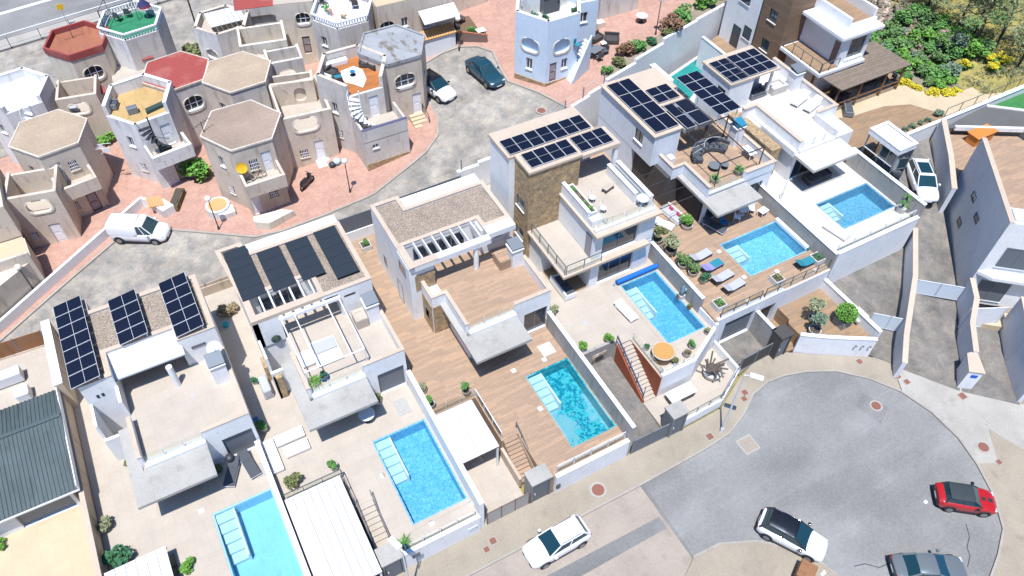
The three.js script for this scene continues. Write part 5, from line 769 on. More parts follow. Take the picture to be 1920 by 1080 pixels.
// faces: 0 right-front, 1 front, 2 left-front, 3 left-back, 4 back, 5 right-back
function fittings(t, p0, p1, y, list, m) {
  for (const w of list) {
    const [k, s0, s1, a, b] = w;
    if (k === 'win') win(t, p0, p1, s0, s1, y + a, y + b, { n: 2, depth: 0.12, frame: M.whitePaint, sillMat: M.townWhite });
    if (k === 'grille') { const f = win(t, p0, p1, s0, s1, y + a, y + b, { n: 2, depth: 0.12, frame: M.doorGrey, sillMat: M.townCream }); part(f, 'grille', M.whitePaint, [0.2, 0.4, 0.6, 0.8].map((q) => wbox(p0, p1, s0 + (s1 - s0) * q - 0.02, s0 + (s1 - s0) * q + 0.02, y + a, y + b, 0.02, 0.05)).concat([0.33, 0.66].map((q) => wbox(p0, p1, s0, s1, y + a + (b - a) * q - 0.02, y + a + (b - a) * q + 0.02, 0.051, 0.07)))); }
    if (k === 'door' || k === 'door2') { const d = part(t, 'door', k === 'door' ? M.doorWhite : M.doorBrown, wbox(p0, p1, s0, s1, y + a, y + b, -0.14, -0.08)); part(d, 'handle', M.alu, wbox(p0, p1, s1 - 0.16, s1 - 0.1, y + a + 1.0, y + a + 1.1, -0.079, -0.02)); part(d, 'door_panel', k === 'door' ? M.whitePaint : M.doorGrey, [0.12, 0.55].map((q) => wbox(p0, p1, s0 + 0.1, s1 - 0.1, y + a + (b - a) * q, y + a + (b - a) * (q + 0.33), -0.079, -0.065))); }
    if (k === 'glazed') { const g = part(t, 'window', M.whitePaint, [0, 0.33, 0.67, 1].map((q) => wbox(p0, p1, s0 + (s1 - s0) * q - 0.03, s0 + (s1 - s0) * q + 0.03, y + a + 0.12, y + b - 0.05, -0.17, -0.12)).concat([wbox(p0, p1, s0, s1, y + (a + b) / 2 - 0.03, y + (a + b) / 2 + 0.03, -0.119, -0.1), wbox(p0, p1, s0, s1, y + a, y + a + 0.12, -0.2, 0.06)])); part(g, 'pane', M.glass, wbox(p0, p1, s0 + 0.02, s1 - 0.02, y + a + 0.13, y + b - 0.01, -0.2, -0.18)); }
    if (k === 'lip') part(t, 'opening_rim', M.townCream, WALL2(p0, p1, oval(s0 - 0.12, s1 + 0.12, y + a - 0.14, y + b, 0.4), oval(s0, s1, y + a, y + b, 0.42)));
  }
}
function WALL2(p0, p1, outer, hole) { const s = new THREE.Shape(outer.map((p) => new THREE.Vector2(...p))); s.holes.push(new THREE.Path(hole.map((p) => new THREE.Vector2(...p)))); return onWall(new THREE.ExtrudeGeometry(s, { depth: 0.06, bevelEnabled: false }), p0, p1); }
const holesOf = (list, y) => list.filter((w) => w[0] !== 'lip').map(([k, s0, s1, a, b]) => k === 'glazed' || k === 'open' ? oval(s0, s1, y + a, y + b) : rct(s0, s1, y + a, y + b));
function hexHouse(label, cx, cz, r, rot, h, m, o = {}) {
  const y = (o.y ?? bY(cx)) - 0.25, b = y + 0.37, V = hexPts(cx, cz, r, rot), t = thing('town_house', label, 'house', [cx, y, cz], 0, 'hexagonal houses of the old quarter'), top = b + h;
  part(t, 'core', m, PR(hexPts(cx, cz, r - 0.3, rot), y, o.floorAt ? b + o.floorAt : top - 0.02));
  for (let k = 0; k < 6; k++) { const p0 = V[(k + 1) % 6], p1 = V[k], L = (o.faces || {})[k] || [], up = (o.low || []).includes(k) ? top - (o.lowBy || 0.9) : top; part(t, 'wall', (o.mats || {})[k] || m, WALL(p0, p1, y, up, 0.28, holesOf(L, b))); fittings(t, p0, p1, b, L, m); }
  if (o.floorAt) { part(t, 'terrace_floor', o.floor || M.tileCream, PR(hexPts(cx, cz, r - 0.29, rot), b + o.floorAt + 0.001, b + o.floorAt + 0.03)); if (o.cap) { const c = []; for (let k = 0; k < 6; k++) if (!(o.low || []).includes(k)) c.push(WALL([V[(k + 1) % 6][0], V[(k + 1) % 6][1]], V[k], top + 0.002, top + 0.06, 0.3)); part(t, 'coping', o.cap, c); } }
  else { part(t, 'roof', o.roof || M.gravelTan, PR(hexPts(cx, cz, r + 0.02, rot), top, top + 0.06)); part(t, 'roof_rim', o.rim || M.townCream, PR(hexPts(cx, cz, r + 0.08, rot), top - 0.06, top + (o.rimUp || 0.1), [hexPts(cx, cz, r - (o.rimUp > 0.15 ? 0.12 : 0.03), rot)])); }
  if (o.skirt) part(t, 'stone_base', M.stone, [0, 1, 2].map((k) => WALL([V[(k + 1) % 6][0] + 0.03 * Math.sin(0), V[(k + 1) % 6][1] + 0.03], [V[k][0], V[k][1] + 0.03], y, b + 0.35, 0.1)));
  return { t, y, b, top, V };
}
// lower block in front of a face with a walled balcony on it
function balcony(H, p0, p1, out, h, m, list = [], { par = 0.9, side = true, topM = M.tileCream, cap = null, over = 0.95 } = {}) {
  const d = [p1[0] - p0[0], p1[1] - p0[1]], L = Math.hypot(...d), n = [-d[1] / L, d[0] / L], a = [p0[0] + n[0] * out, p0[1] + n[1] * out], b = [p1[0] + n[0] * out, p1[1] + n[1] * out];
  const base = H.b, I = (p, q) => [p[0] - n[0] * q, p[1] - n[1] * q];
  const a2 = I(a, over), b2 = I(b, over);
  part(H.t, 'lower_block', m, PR([p0, p1, I(b2, 0.26), I(a2, 0.26)], H.y, base + h - 0.25)); part(H.t, 'lower_wall', m, WALL(a2, b2, H.y, base + h - 0.25, 0.25, holesOf(list, base)));
  part(H.t, 'balcony', m, [PR([p0, p1, I(b, 0.255), I(a, 0.255)], base + h - 0.248, base + h), WALL(a, b, base + h - 0.3, base + h + par, 0.25)]);
  fittings(H.t, a2, b2, base, list, m);
  part(H.t, 'balcony_floor', topM, PR([p0, p1, I(b, 0.27), I(a, 0.27)], base + h + 0.002, base + h + 0.02));
  if (side) part(H.t, 'balcony_side', m, [WALL(p0, I(a, 0.26), base + h, base + h + par, 0.2), WALL(I(b, 0.26), p1, base + h, base + h + par, 0.2)]);
  if (cap) part(H.t, 'coping', cap, WALL(a, b, base + h + par + 0.002, base + h + par + 0.05, 0.27));
  return { a, b };
}
// wing between towers: ground room, walled roof terrace with a round-cornered opening
function wing(label, p0, p1, depth, h, m, list = [], { floorAt = 2.9, roofed = null, back = true, y = null, sideMat = null } = {}) {
  const d = [p1[0] - p0[0], p1[1] - p0[1]], L = Math.hypot(...d), n = [-d[1] / L, d[0] / L], q0 = [p0[0] - n[0] * depth, p0[1] - n[1] * depth], q1 = [p1[0] - n[0] * depth, p1[1] - n[1] * depth], I = (p, k) => [p[0] - n[0] * k, p[1] - n[1] * k];
  const yy = (y ?? Math.min(bY(p0[0]), bY(p1[0]))) - 0.25, b = yy + 0.37, t = thing('town_house_wing', label, 'house', [(p0[0] + p1[0]) / 2, yy, (p0[1] + q0[1]) / 2], 0, 'low wings of the old quarter');
  part(t, 'core', m, PR([I(p0, 0.28), I(p1, 0.28), q1, q0], yy, b + (roofed ? h - 0.02 : floorAt)));
  part(t, 'wall', m, WALL(p0, p1, yy, b + h, 0.27, holesOf(list, b))); fittings(t, p0, p1, b, list, m);
  if (roofed) part(t, 'roof', roofed, PR([p0, p1, q1, q0], b + h, b + h + 0.05)); else { part(t, 'terrace_floor', M.tileCream, PR([I(p0, 0.28), I(p1, 0.28), q1, q0], b + floorAt + 0.001, b + floorAt + 0.03)); part(t, 'side_wall', sideMat || m, [WALL(q0, I(p0, 0.28), b + floorAt, b + h, 0.22), WALL(I(p1, 0.28), q1, b + floorAt, b + h, 0.22)]); if (back) part(t, 'back_wall', sideMat || m, WALL(q1, q0, b + floorAt, b + h * 0.97, 0.22)); }
  return { t, b, y: yy, p0, p1, q0, q1, top: b + h };
}
function tvDish(label, x, y, z, m = M.whitePaint, r = 0.45, turn = 0) { const d = thing('satellite_dish', label, 'satellite dish', [x, y, z], turn); own(d, 'dish', m, new THREE.SphereGeometry(r * 1.4, 18, 5, 0, Math.PI * 2, 0, 0.75).scale(1, 0.55, 1).translate(0, -r * 0.77, 0).rotateX(Math.PI + 1.2)); own(d, 'arm', M.greyMetal, [bar([0, 0, 0], [0, -0.25, -0.5], 0.03), bar([0, 0, 0], [0, 0.25, 0.45], 0.015)]); return d; }
function antenna(label, x, y, z, h = 2.2, turn = 0.4) { const a = thing('antenna', label, 'antenna', [x, y, z], turn); own(a, 'mast', M.darkMetal, bar([0, 0, 0], [0, h, 0], 0.03)); own(a, 'boom', M.darkMetal, [bar([-0.9, h - 0.1, 0], [0.9, h - 0.1, 0], 0.02), ...[-0.8, -0.5, -0.2, 0.1, 0.4, 0.7].map((q) => bar([q, h - 0.1, -0.25], [q, h - 0.1, 0.25], 0.012, 4))]); return a; }
function spiral(label, x, y0, y1, z, m, n = 11, a0 = 0) { const t = thing('spiral_stairs', label, 'stairs', [x, y0, z]); own(t, 'pole', m, bar([0, 0, 0], [0, y1 - y0 + 0.9, 0], 0.06, 10)); for (let i = 0; i < n; i++) { const g = BX(0.05, 0.95, 0, 0.05, -0.16, 0.16).rotateY(-(a0 + i * 0.38)).translate(0, (y1 - y0) * (i + 1) / n - 0.05, 0); own(t, 'tread', m, g); } const G = []; for (let i = 0; i < n - 1; i++) { const c = (k) => { const q = a0 + k * 0.38; return [0.95 * Math.cos(q), (y1 - y0) * (k + 1) / n + 0.8, 0.95 * Math.sin(q)]; }; G.push(bar(c(i), c(i + 1), 0.025, 5)); } own(t, 'handrail', m, G); return t; }
const GLZ = (s0, s1, a = 3.6, b = 4.9) => ['glazed', s0, s1, a, b], OPN = (s0, s1, a = 3.7, b = 5.1) => ['open', s0, s1, a, b], LIP = (s0, s1, a = 3.7, b = 5.1) => ['lip', s0, s1, a, b];

// T8: brown flat roof, yellow dish
{ const H = hexHouse('beige hexagonal house with brown flat roof and yellow dish', 6.0, -53.8, 3.15, 0, 5.95, M.townBeige, { roof: M.gravelBrown, faces: { 1: [['door', 2.0, 2.75, 3.0, 5.0], ['grille', 1.0, 1.65, 3.6, 4.6]], 2: [['win', 1.3, 1.8, 3.7, 4.7], ['grille', 1.4, 1.95, 0.9, 1.8]] } });
  balcony(H, H.V[2], H.V[1], 1.95, 2.95, M.townBeige, [['door', 0.15, 0.9, 0.02, 2.0], ['grille', 1.7, 2.4, 1.2, 1.9]]);
  tvDish('yellow satellite dish on the beige balcony wall', 4.75, H.b + 4.4, -50.75, M.yellow, 0.45, -0.3); antenna('dark television antenna at the edge of brown flat roof', 3.2, H.top - 0.6, -54.2, 1.6, 0.5);
  solo('planter_block', 'low stone planter block before the yellow dish house', 'planter', M.townCream, [PR([[4.3, -49.2], [6.6, -49.0], [7.4, -48.4], [5.2, -47.9], [4.2, -48.6]], H.y, H.b + 0.7)]); }
{ const W = wing('beige wing with white door, steps and sunlit round opening', [9.0, -53.75], [13.1, -53.3], 5.2, 5.2, M.townBeige, [OPN(0.9, 2.9, 3.6, 4.9), LIP(0.9, 2.9, 3.6, 4.9), ['door', 2.2, 2.95, 0.45, 2.4], ['grille', 0.9, 1.6, 1.0, 1.8]]);
  const s = thing('entrance_steps', 'three white steps up to the white door of beige wing', 'steps', [11.7, W.b, -52.8]); for (let i = 0; i < 3; i++) part(s, 'step', M.whitePaint, BX(11.0, 12.1, W.y, W.b + 0.45 - i * 0.15, -53.5 + i * 0.45, -53.05 + i * 0.45)); }
// T9: orange deck terrace with spiral stairs
{ const H = hexHouse('grey hexagonal house with orange decked roof terrace', 15.95, -55.2, 3.1, 0, 6.5, M.townGrey, { floorAt: 5.5, floor: M.orangeDeck, cap: M.townBeige, low: [1], lowBy: 1.0, faces: { 1: [['door', 1.7, 2.5, 3.0, 5.0]], 2: [['win', 1.2, 1.75, 3.4, 4.4], ['grille', 1.3, 1.85, 0.9, 1.7]] } });
  const B = balcony(H, H.V[2], [H.V[1][0] + 0.8, H.V[1][1]], 2.6, 2.95, M.townGrey, [['win', 0.7, 1.2, 1.9, 2.3]], { cap: M.railPurple, over: 0 });
  part(H.t, 'stone_base', M.stone, BX(B.a[0] + 0.02, B.b[0], H.y, H.b + 0.5, B.a[1] + 0.002, B.a[1] + 0.05));
  spiral('white spiral stairs down from the orange decked terrace', 15.1, H.b + 2.97, H.b + 5.6, -51.6, M.whitePaint, 10, 0.5); }
{ const H = hexHouse('beige hexagonal house with stained grey flat roof', 20.0, -56.4, 3.0, 0, 5.95, M.townBeige, { roof: M.greyRoof, rim: M.greyRoof, rimUp: 0.2, faces: { 1: [GLZ(0.5, 2.3, 3.4, 4.7), LIP(0.5, 2.3, 3.4, 4.7), ['door', 1.9, 2.7, 0.5, 2.5]], 0: [['win', 1, 1.6, 3.5, 4.5]] } });
  const s = thing('entrance_steps', 'tan tiled corner steps beside the parked white car', 'steps', [20.6, H.b, -52.9]); for (let i = 0; i < 4; i++) part(s, 'step', M.tileYellow, BX(19.9, 21.2, H.y, H.b + 0.5 - i * 0.14, -53.8 + i * 0.36, -53.44 + i * 0.36)); part(s, 'handrail', M.darkMetal, [sqbar([21.25, H.b + 1.3, -53.8], [21.25, H.b + 0.9, -52.4], 0.05, 0.05), BX(21.22, 21.28, H.b, H.b + 1.3, -53.8, -53.74), BX(21.22, 21.28, H.b - 0.2, H.b + 0.9, -52.45, -52.39)]); }
// T4: white house with yellow roof floor
{ const H = hexHouse('white hexagonal house with yellow roof floor and dark stairs', -0.3, -60.9, 2.85, -8, 6.9, M.townWhite, { floorAt: 5.9, floor: M.yellowFloor, cap: M.whitePaint, low: [1, 2], lowBy: 0.95, faces: { 1: [['door', 1.7, 2.5, 3.1, 5.1]], 2: [['win', 1.3, 1.9, 3.4, 4.4], ['grille', 1.5, 2.1, 0.9, 1.7]] } });
  balcony(H, H.V[2], [H.V[1][0] + 0.4, H.V[1][1] - 0.05], 2.0, 2.95, M.townWhite, [['door2', 1.5, 2.3, 0.02, 2.0]], { cap: M.whitePaint }); spiral('dark spiral stairs beside the white door of white house', -0.3, H.b + 2.97, H.b + 5.9, -57.6, M.darkMetal, 10, -0.4);
  solo('roof_mat', 'dark green mat strip on the yellow roof floor', 'mat', mat([0.03, 0.06, 0.055]), [PR([[-0.2, -59.2], [1.5, -59.7], [1.75, -60.6], [1.55, -60.7], [1.2, -60.1], [-0.2, -59.7]], H.b + 5.935, H.b + 6.2)]); }
{ const H = hexHouse('beige hexagonal house with red painted roof', 3.2, -63.7, 2.9, -8, 6.0, M.townWhite, { roof: M.redRoof, rim: M.townBeige, mats: { 1: M.townGrey }, faces: { 1: [GLZ(0.7, 2.3, 3.5, 4.9), LIP(0.7, 2.3, 3.5, 4.9)] } }); }
{ const H = hexHouse('beige hexagonal house with tan roof by pink court', -7.5, -61.0, 2.95, -8, 6.0, M.townBeige, { roof: M.gravelTan, faces: { 1: [['door', 0.35, 1.1, 3.0, 5.0], ['grille', 1.6, 2.2, 3.8, 4.7]], 2: [['win', 1.0, 1.5, 3.6, 4.5]] } });
  balcony(H, H.V[2], H.V[1], 1.9, 2.95, M.townBeige, [['grille', 0.3, 0.9, 0.9, 1.7], ['door2', 1.6, 2.4, 0.02, 2.0]]); }
{ const H = hexHouse('white hexagonal house with ribbed white roof terrace', -9.2, -68.3, 2.9, -8, 6.4, M.townWhite, { floorAt: 5.6, floor: M.whiteSheet, cap: M.whitePaint, low: [1], lowBy: 0.6, faces: { 2: [['win', 1, 1.6, 3.4, 4.3]] } }); spiral('grey spiral stairs below the ribbed white roof terrace', -8.4, H.b + 2.0, H.b + 5.4, -65.2, M.alu, 10, 0.6); }
{ const H = hexHouse('cream hexagonal house with rust red parapet roof', -3.3, -72.9, 2.8, -8, 5.9, M.townCream, { roof: M.rustRoof, rim: M.redRoof, rimUp: 0.55, mats: { 1: M.townBeige }, faces: { 1: [GLZ(0.5, 2.1, 3.4, 4.8), LIP(0.5, 2.1, 3.4, 4.8)] } }); antenna('small antenna on the rust red roof', -3.6, H.top, -73.8, 1.0, 0.2); }
{ const H = hexHouse('white hexagonal house with green turf roof and balusters', 1.5, -73.1, 2.95, -8, 6.1, M.townWhite, { floorAt: 5.75, floor: M.turf, mats: { 1: M.townGrey } });
  const V = hexPts(1.5, -73.1, 2.85, -8), G = [], K = []; for (let k = 0; k < 6; k++) { const a = V[(k + 1) % 6], b = V[k]; for (let i = 0; i < 11; i++) { const p = V2(a, b, (i + 0.5) / 11); K.push(CY(p[0], p[1], H.top, H.top + 0.5, 0.06, 0.05, 6)); } G.push(sqbar([a[0], H.top + 0.56, a[1]], [b[0], H.top + 0.56, b[1]], 0.2, 0.12)); } const r = part(H.t, 'parapet_rail', M.whitePaint, G); part(r, 'balusters', M.whitePaint, K).userData.kind = 'stuff'; }
{ hexHouse('beige hexagonal house with plain tan roof', 7.7, -60.9, 2.95, -4, 5.9, M.townGrey, { roof: M.gravelTan, mats: { 2: M.townBeige }, faces: { 2: [['win', 1.2, 1.8, 3.5, 4.4]] } }); }
{ hexHouse('grey hexagonal house with white slatted roof awning', 8.8, -70.0, 2.65, -6, 5.6, M.townGrey, { floorAt: 4.9, floor: M.tileCream, cap: M.townBeige, faces: { 2: [OPN(0.8, 2.0, 2.9, 3.8), LIP(0.8, 2.0, 2.9, 3.8)] }, mats: { 2: M.townWhite } }); solo('roof_awning', 'white slatted awning inside the grey roof parapet', 'awning', M.whiteSheet, [0, 1, 2, 3, 4, 5, 6].map((i) => BX(7.6 + i * 0.46, 8.02 + i * 0.46, bY(8.8) + 5.75, bY(8.8) + 5.8, -71.6 - (i % 2) * 0.0, -69.0))); }
{ const H = hexHouse('grey hexagonal house with white roof terrace and balustrade', 18.3, -63.6, 2.9, 0, 6.0, M.townGrey, { floorAt: 5.9, floor: M.whiteSheet, faces: { 2: [['win', 0.8, 1.4, 3.8, 4.7]], 1: [] } });
  const V = hexPts(18.3, -63.6, 2.8, 0), G = [], K = []; for (let k = 0; k < 6; k++) { const a = V[(k + 1) % 6], b = V[k]; for (let i = 0; i < 11; i++) { const p = V2(a, b, (i + 0.5) / 11); K.push(CY(p[0], p[1], H.top, H.top + 0.5, 0.06, 0.05, 6)); } G.push(sqbar([a[0], H.top + 0.56, a[1]], [b[0], H.top + 0.56, b[1]], 0.2, 0.12)); } const r = part(H.t, 'parapet_rail', M.whitePaint, G); part(r, 'balusters', M.whitePaint, K).userData.kind = 'stuff'; }
// wings and connecting blocks
wing('beige wing with pale round opening and white grilled door', [-11.9, -55.9], [-8.3, -55.2], 3.2, 5.2, M.townBeige, [OPN(1.2, 2.9, 3.4, 4.6), LIP(1.2, 2.9, 3.4, 4.6), ['door', 1.9, 2.7, 0.1, 2.1], ['grille', 0.4, 0.9, 0.9, 1.6]]);
{ const y = bY(-13) - 0.25, b = y + 0.37, t = thing('town_house_wing', 'beige balcony block with brown double doors at frame edge', 'house', [-14, y, -53], 0, 'low wings of the old quarter'); part(t, 'core', M.townBeige, PR([[-22, -54.0], [-11.6, -53.9], [-11.4, -51.2], [-20, -45.4], [-22, -46]], y, b + 2.95)); const p0 = [-19.8, -45.2], p1 = [-11.3, -50.9]; part(t, 'wall', M.townBeige, WALL([-16.5, -50.9], [-11.35, -51.05], y, b + 3.85, 0.25, [rct(2.4, 3.8, b, b + 2.0)])); fittings(t, [-16.5, -50.9], [-11.35, -51.05], b, [['door2', 2.4, 3.1, 0.02, 2.0], ['door2', 3.1, 3.8, 0.02, 2.0]]); part(t, 'wall', M.townBeige, BX(-20, -11.7, b + 2.95, b + 6.0, -60, -54.2)); part(t, 'balcony_floor', M.tileYellow, PR([[-16.4, -54.1], [-11.7, -54.1], [-11.5, -51.3], [-16.4, -51.15]], b + 2.952, b + 2.97)); }
wing('beige wing with silver covered terrace opening', [-6.6, -66.8], [-3.4, -66.2], 3.0, 5.0, M.townBeige, [OPN(0.7, 2.3, 3.3, 4.4), LIP(0.7, 2.3, 3.3, 4.4)]);
wing('grey low link behind the white house with red cowl', [-1.9, -69.6], [2.2, -69.2], 2.4, 3.2, M.townGrey, [['win', 0.8, 1.4, 1.2, 2.0]], { roofed: M.tileCream });
wing('cream house with two round openings around a roof court', [8.9, -64.4], [12.9, -63.6], 3.4, 5.9, M.townCream, [OPN(1.0, 2.6, 3.5, 4.9), LIP(1.0, 2.6, 3.5, 4.9)], { sideMat: M.townCream });
wing('beige wall block with arched opening beside tan roof', [10.4, -61.4], [13.4, -61.0], 2.4, 5.3, M.townGrey, [OPN(0.7, 2.2, 3.0, 4.5)]);
wing('beige roof court block with paired arches', [9.3, -58.9], [13.2, -57.9], 1.6, 5.1, M.townBeige, [OPN(0.6, 1.7, 3.2, 4.5), OPN(2.2, 3.2, 3.2, 4.5)]);
wing('tall white pillar house with dark round window', [13.2, -67.6], [16.6, -66.6], 3.2, 6.6, M.townCream, [GLZ(1.7, 3.0, 4.4, 5.6), LIP(1.7, 3.0, 4.4, 5.6), ['door2', 1.9, 2.6, 1.4, 3.2]], { roofed: M.tileCream });
wing('red roofed house with shaded porch at frame top', [10.2, -70.6], [14.6, -69.6], 3.4, 5.7, M.townGrey, [['open', 0.6, 3.8, 3.0, 4.9]], { roofed: M.redRoof });
{ const W = wing('beige house with white awning and arched street window', [21.0, -62.2], [28.3, -61.9], 5.0, 6.1, M.townBeige, [GLZ(0.1, 1.5, 3.2, 4.5), ['win', 2.2, 2.8, 3.6, 4.5], ['win', 4.3, 4.9, 3.0, 4.1], ['win', 6.2, 7.0, 3.3, 4.2]], { roofed: M.tileYellow });
  const a = thing('awning', 'plain white awning over the street windows', 'awning', [26.5, W.b + 3.6, -60.8]); part(a, 'sheet', M.whiteSheet, new THREE.BoxGeometry(3.6, 0.05, 1.5).rotateX(0.45).translate(26.6, W.b + 4.55, -61.2)); part(a, 'front_rail', M.alu, bar([24.8, W.b + 4.2, -60.55], [28.4, W.b + 4.2, -60.55], 0.03));
  const g = thing('street_garage', 'white street garage with clay tiled roof edge', 'garage', [26, W.y, -61.2]); part(g, 'wall', M.doorWhite, BX(24.4, 28.0, W.y, W.b + 2.5, -61.85, -60.9)); part(g, 'door', M.whitePaint, BX(24.9, 27.6, W.b, W.b + 2.1, -60.898, -60.86)); for (let i = 0; i < 14; i++) part(g, 'roof_tile', M.ceramicTile, new THREE.CylinderGeometry(0.14, 0.14, 1.1, 8, 1, false, 0, Math.PI).rotateZ(Math.PI / 2).rotateY(Math.PI / 2).rotateX(0.35).translate(24.6 + i * 0.26, W.b + 2.6, -61.3)); }
// pale blue tower house on the clay terrace
{ const H = hexHouse('pale blue hexagonal tower house with sweeping outside stairs', 33.5, -53.5, 3.2, 0, 6.3, M.bluewhite, { y: bY(32), floorAt: 5.4, floor: M.tileWhite, cap: M.townWhite, faces: { 2: [['open', 0.7, 2.4, 3.0, 4.2], LIP(0.7, 2.4, 3.0, 4.2), ['win', 1.2, 1.8, 1.2, 2.3]], 1: [['open', 0.7, 2.3, 3.0, 4.3], LIP(0.7, 2.3, 3.0, 4.3), ['door2', 0.4, 1.1, 0.3, 2.2], ['win', 1.6, 2.2, 1.3, 2.3]], 3: [['open', 0.8, 2.2, 3.0, 4.2]] } });
  part(H.t, 'stone_base', M.stone, [WALL([30.25, -53.4], [31.88, -50.66], H.y, H.b + 0.3, 0.1), WALL([31.88, -50.66], [35.1, -50.66], H.y, H.b + 0.3, 0.1)]);
  part(H.t, 'roof_room', M.glass, BX(32.9, 34.5, H.b + 5.42, H.b + 8.0, -55.2, -53.2)); part(H.t, 'roof_room_wall', M.townWhite, [BX(34.52, 35.6, H.b + 5.42, H.b + 7.9, -55.6, -53.8), BX(31.6, 32.88, H.b + 5.42, H.b + 7.9, -55.6, -53.8)]);
  const s = thing('outside_stairs', 'white outside stairs curling up the blue tower house', 'stairs', [36, H.b, -51.3]); for (let i = 0; i < 12; i++) part(s, 'step', M.whitePaint, BX(34.0 + i * 0.2, 34.25 + i * 0.2, H.y, H.b + 0.3 + i * 0.25, -50.6 - i * 0.09, -49.7 - i * 0.09)); part(s, 'side_wall', M.bluewhite, [onWall(new THREE.ExtrudeGeometry(new THREE.Shape([[0, H.y], [2.6, H.y], [2.6, H.b + 3.9], [0, H.b + 0.6]].map((p) => new THREE.Vector2(...p))), { depth: 0.15, bevelEnabled: false }), [34.0, -49.7], [36.5, -50.8])]);
  const w = thing('entrance_steps', 'two white slab steps before the blue tower house', 'steps', [34.6, H.b, -49.2]); for (let i = 0; i < 2; i++) part(w, 'step', M.whitePaint, BX(34.0, 35.4, H.y, H.b + 0.1 - i * 0.12 + 0.06, -49.7 + i * 0.4, -49.3 + i * 0.4));
  wing('pale blue wing behind the blue tower house', [35.8, -54.4], [39.2, -54.0], 3.0, 4.6, M.bluewhite, [['win', 1.6, 2.4, 2.6, 3.6]], { y: bY(35) });
  wing('grey beige house with angled wall above clay court', [41.3, -56.6], [45.3, -56.0], 4.0, 5.6, M.townGrey, [['win', 2.4, 3.0, 3.0, 4.0], ['win', 0.6, 1.4, 3.2, 4.2]], { y: bY(43), roofed: M.tileCream });
  wing('beige house at the top edge beyond tower house', [28.4, -66.0], [33.8, -65.6], 4, 5.6, M.townBeige, [['win', 2.4, 3.0, 3.0, 4.0]], { roofed: M.gravelTan }); }
wallThing('brown lattice wall of the fenced garden beside awning house', M.doorBrown, [WALL([28.6, -61.3], [30.7, -59.6], bY(29), bY(29) + 1.1, 0.15)], WALL([28.6, -61.28], [30.72, -59.58], bY(29) + 1.102, bY(29) + 1.16, 0.2), M.terracotta);
solo('garden_bed', 'brown earth garden with dark furniture behind lattice wall', 'garden', M.earth, draped([[28.4, -61.6], [30.8, -60.2], [31.2, -64.5], [28.4, -65.4]], 0.2)).material = mat([0.2, 0.13, 0.08], { map: tConcrete });
// white boundary wall of the pink court, planters and a stone bench
{ const t = thing('court_wall', 'low white wall running along the pink court edge', 'wall', [-9, 2, -52.4]); const run = [[-22, -43.8], [-14.8, -48.6], [-9, -52.4], [-3.1, -56.2], [-2.6, -55.6]]; for (let i = 0; i < run.length - 1; i++) { const a = run[i], b = run[i + 1], ya = bY(a[0]), yb = bY(b[0]); part(t, 'wall_section', M.white, sqbar([a[0], ya + 0.5, a[1]], [b[0], yb + 0.5, b[1]], 0.22, 1.0)); } }
{ const y = bY(-2) + 0.12, t = thing('mail_box_block', 'white block with tan tiled top beside the court wall', 'mail boxes', [-2, y, -54.6]); part(t, 'block', M.townWhite, PR([[-2.7, -55.5], [-1.5, -55.2], [-0.9, -54.0], [-1.9, -53.7]], y - 0.4, y + 0.8)); for (let i = 0; i < 6; i++) part(t, 'roof_tile', M.ceramicTile, BX(-2.75 + i * 0.2, -2.58 + i * 0.2, y + 0.81, y + 0.9, -55.75 + i * 0.04, -54.5 + i * 0.04)); }
{ const y = bY(-0.6) + 0.12, t = thing('stone_trough', 'long mossy stone trough beside the green bush', 'trough', [-0.6, y, -55], 0); part(t, 'trough', mat([0.25, 0.21, 0.12], { map: tRock }), new THREE.BoxGeometry(0.7, 0.6, 2.2).rotateY(-0.5).translate(-0.5, y + 0.3, -55.0)); part(t, 'soil', M.earth, new THREE.BoxGeometry(0.5, 0.05, 1.9).rotateY(-0.5).translate(-0.5, y + 0.62, -55.0)); }
{ const y = bY(2.2) + 0.12, t = thing('round_planter', 'round white planter with gravel beside the yellow dish house', 'planter', [2.4, y, -51.6]); part(t, 'bowl', M.townWhite, [CY(2.2, -52.2, y - 0.3, y + 0.7, 0.95, 0.95, 20), BX(2.0, 3.3, y - 0.3, y + 0.5, -52.0, -51.0)]); part(t, 'gravel', M.ceramicTile, CY(2.2, -52.2, y + 0.702, y + 0.76, 0.75, 0.75, 20)); }
// street lamps of the old quarter
function lamp(label, x, z, h, y = null) { const yy = (y ?? bY(x) + 0.12), t = thing('street_lamp', label, 'lamp post', [x, yy, z], 0, 'globe lamps of the old quarter'); own(t, 'post', M.darkMetal, [CY(0, 0, 0, h, 0.05, 0.035, 8), CY(0, 0, 0, 0.3, 0.1, 0.08, 8)]); own(t, 'globe', M.globe, new THREE.SphereGeometry(0.24, 16, 12).translate(0, h + 0.2, 0)); return t; }
lamp('globe lamp post at the pink court corner by round planter', 1.6, -50.2, 3.1); lamp('globe lamp post on the pink pavement below white steps', 12.2, -48.5, 3.1); lamp('globe lamp post beside the white street garage', 28.0, -60.2, 3.1); lamp('yellow globe lamp post near brown double doors', -12.3, -50.6, 3.0); lamp('globe lamp post on the clay terrace by the planting', 44.4, -51.6, 3.4, bY(44.4) + 0.12);
{ const t = thing('telegraph_pole', 'tall thin dark pole behind the red roofed hexagon house', 'pole', [6.9, bY(6.9), -74.4]); own(t, 'pole', M.bark, CY(0, 0, 0, 11, 0.09, 0.06, 8)); own(t, 'collar', M.metal, CY(0, 0, 0, 0.5, 0.13, 0.12, 8)); }
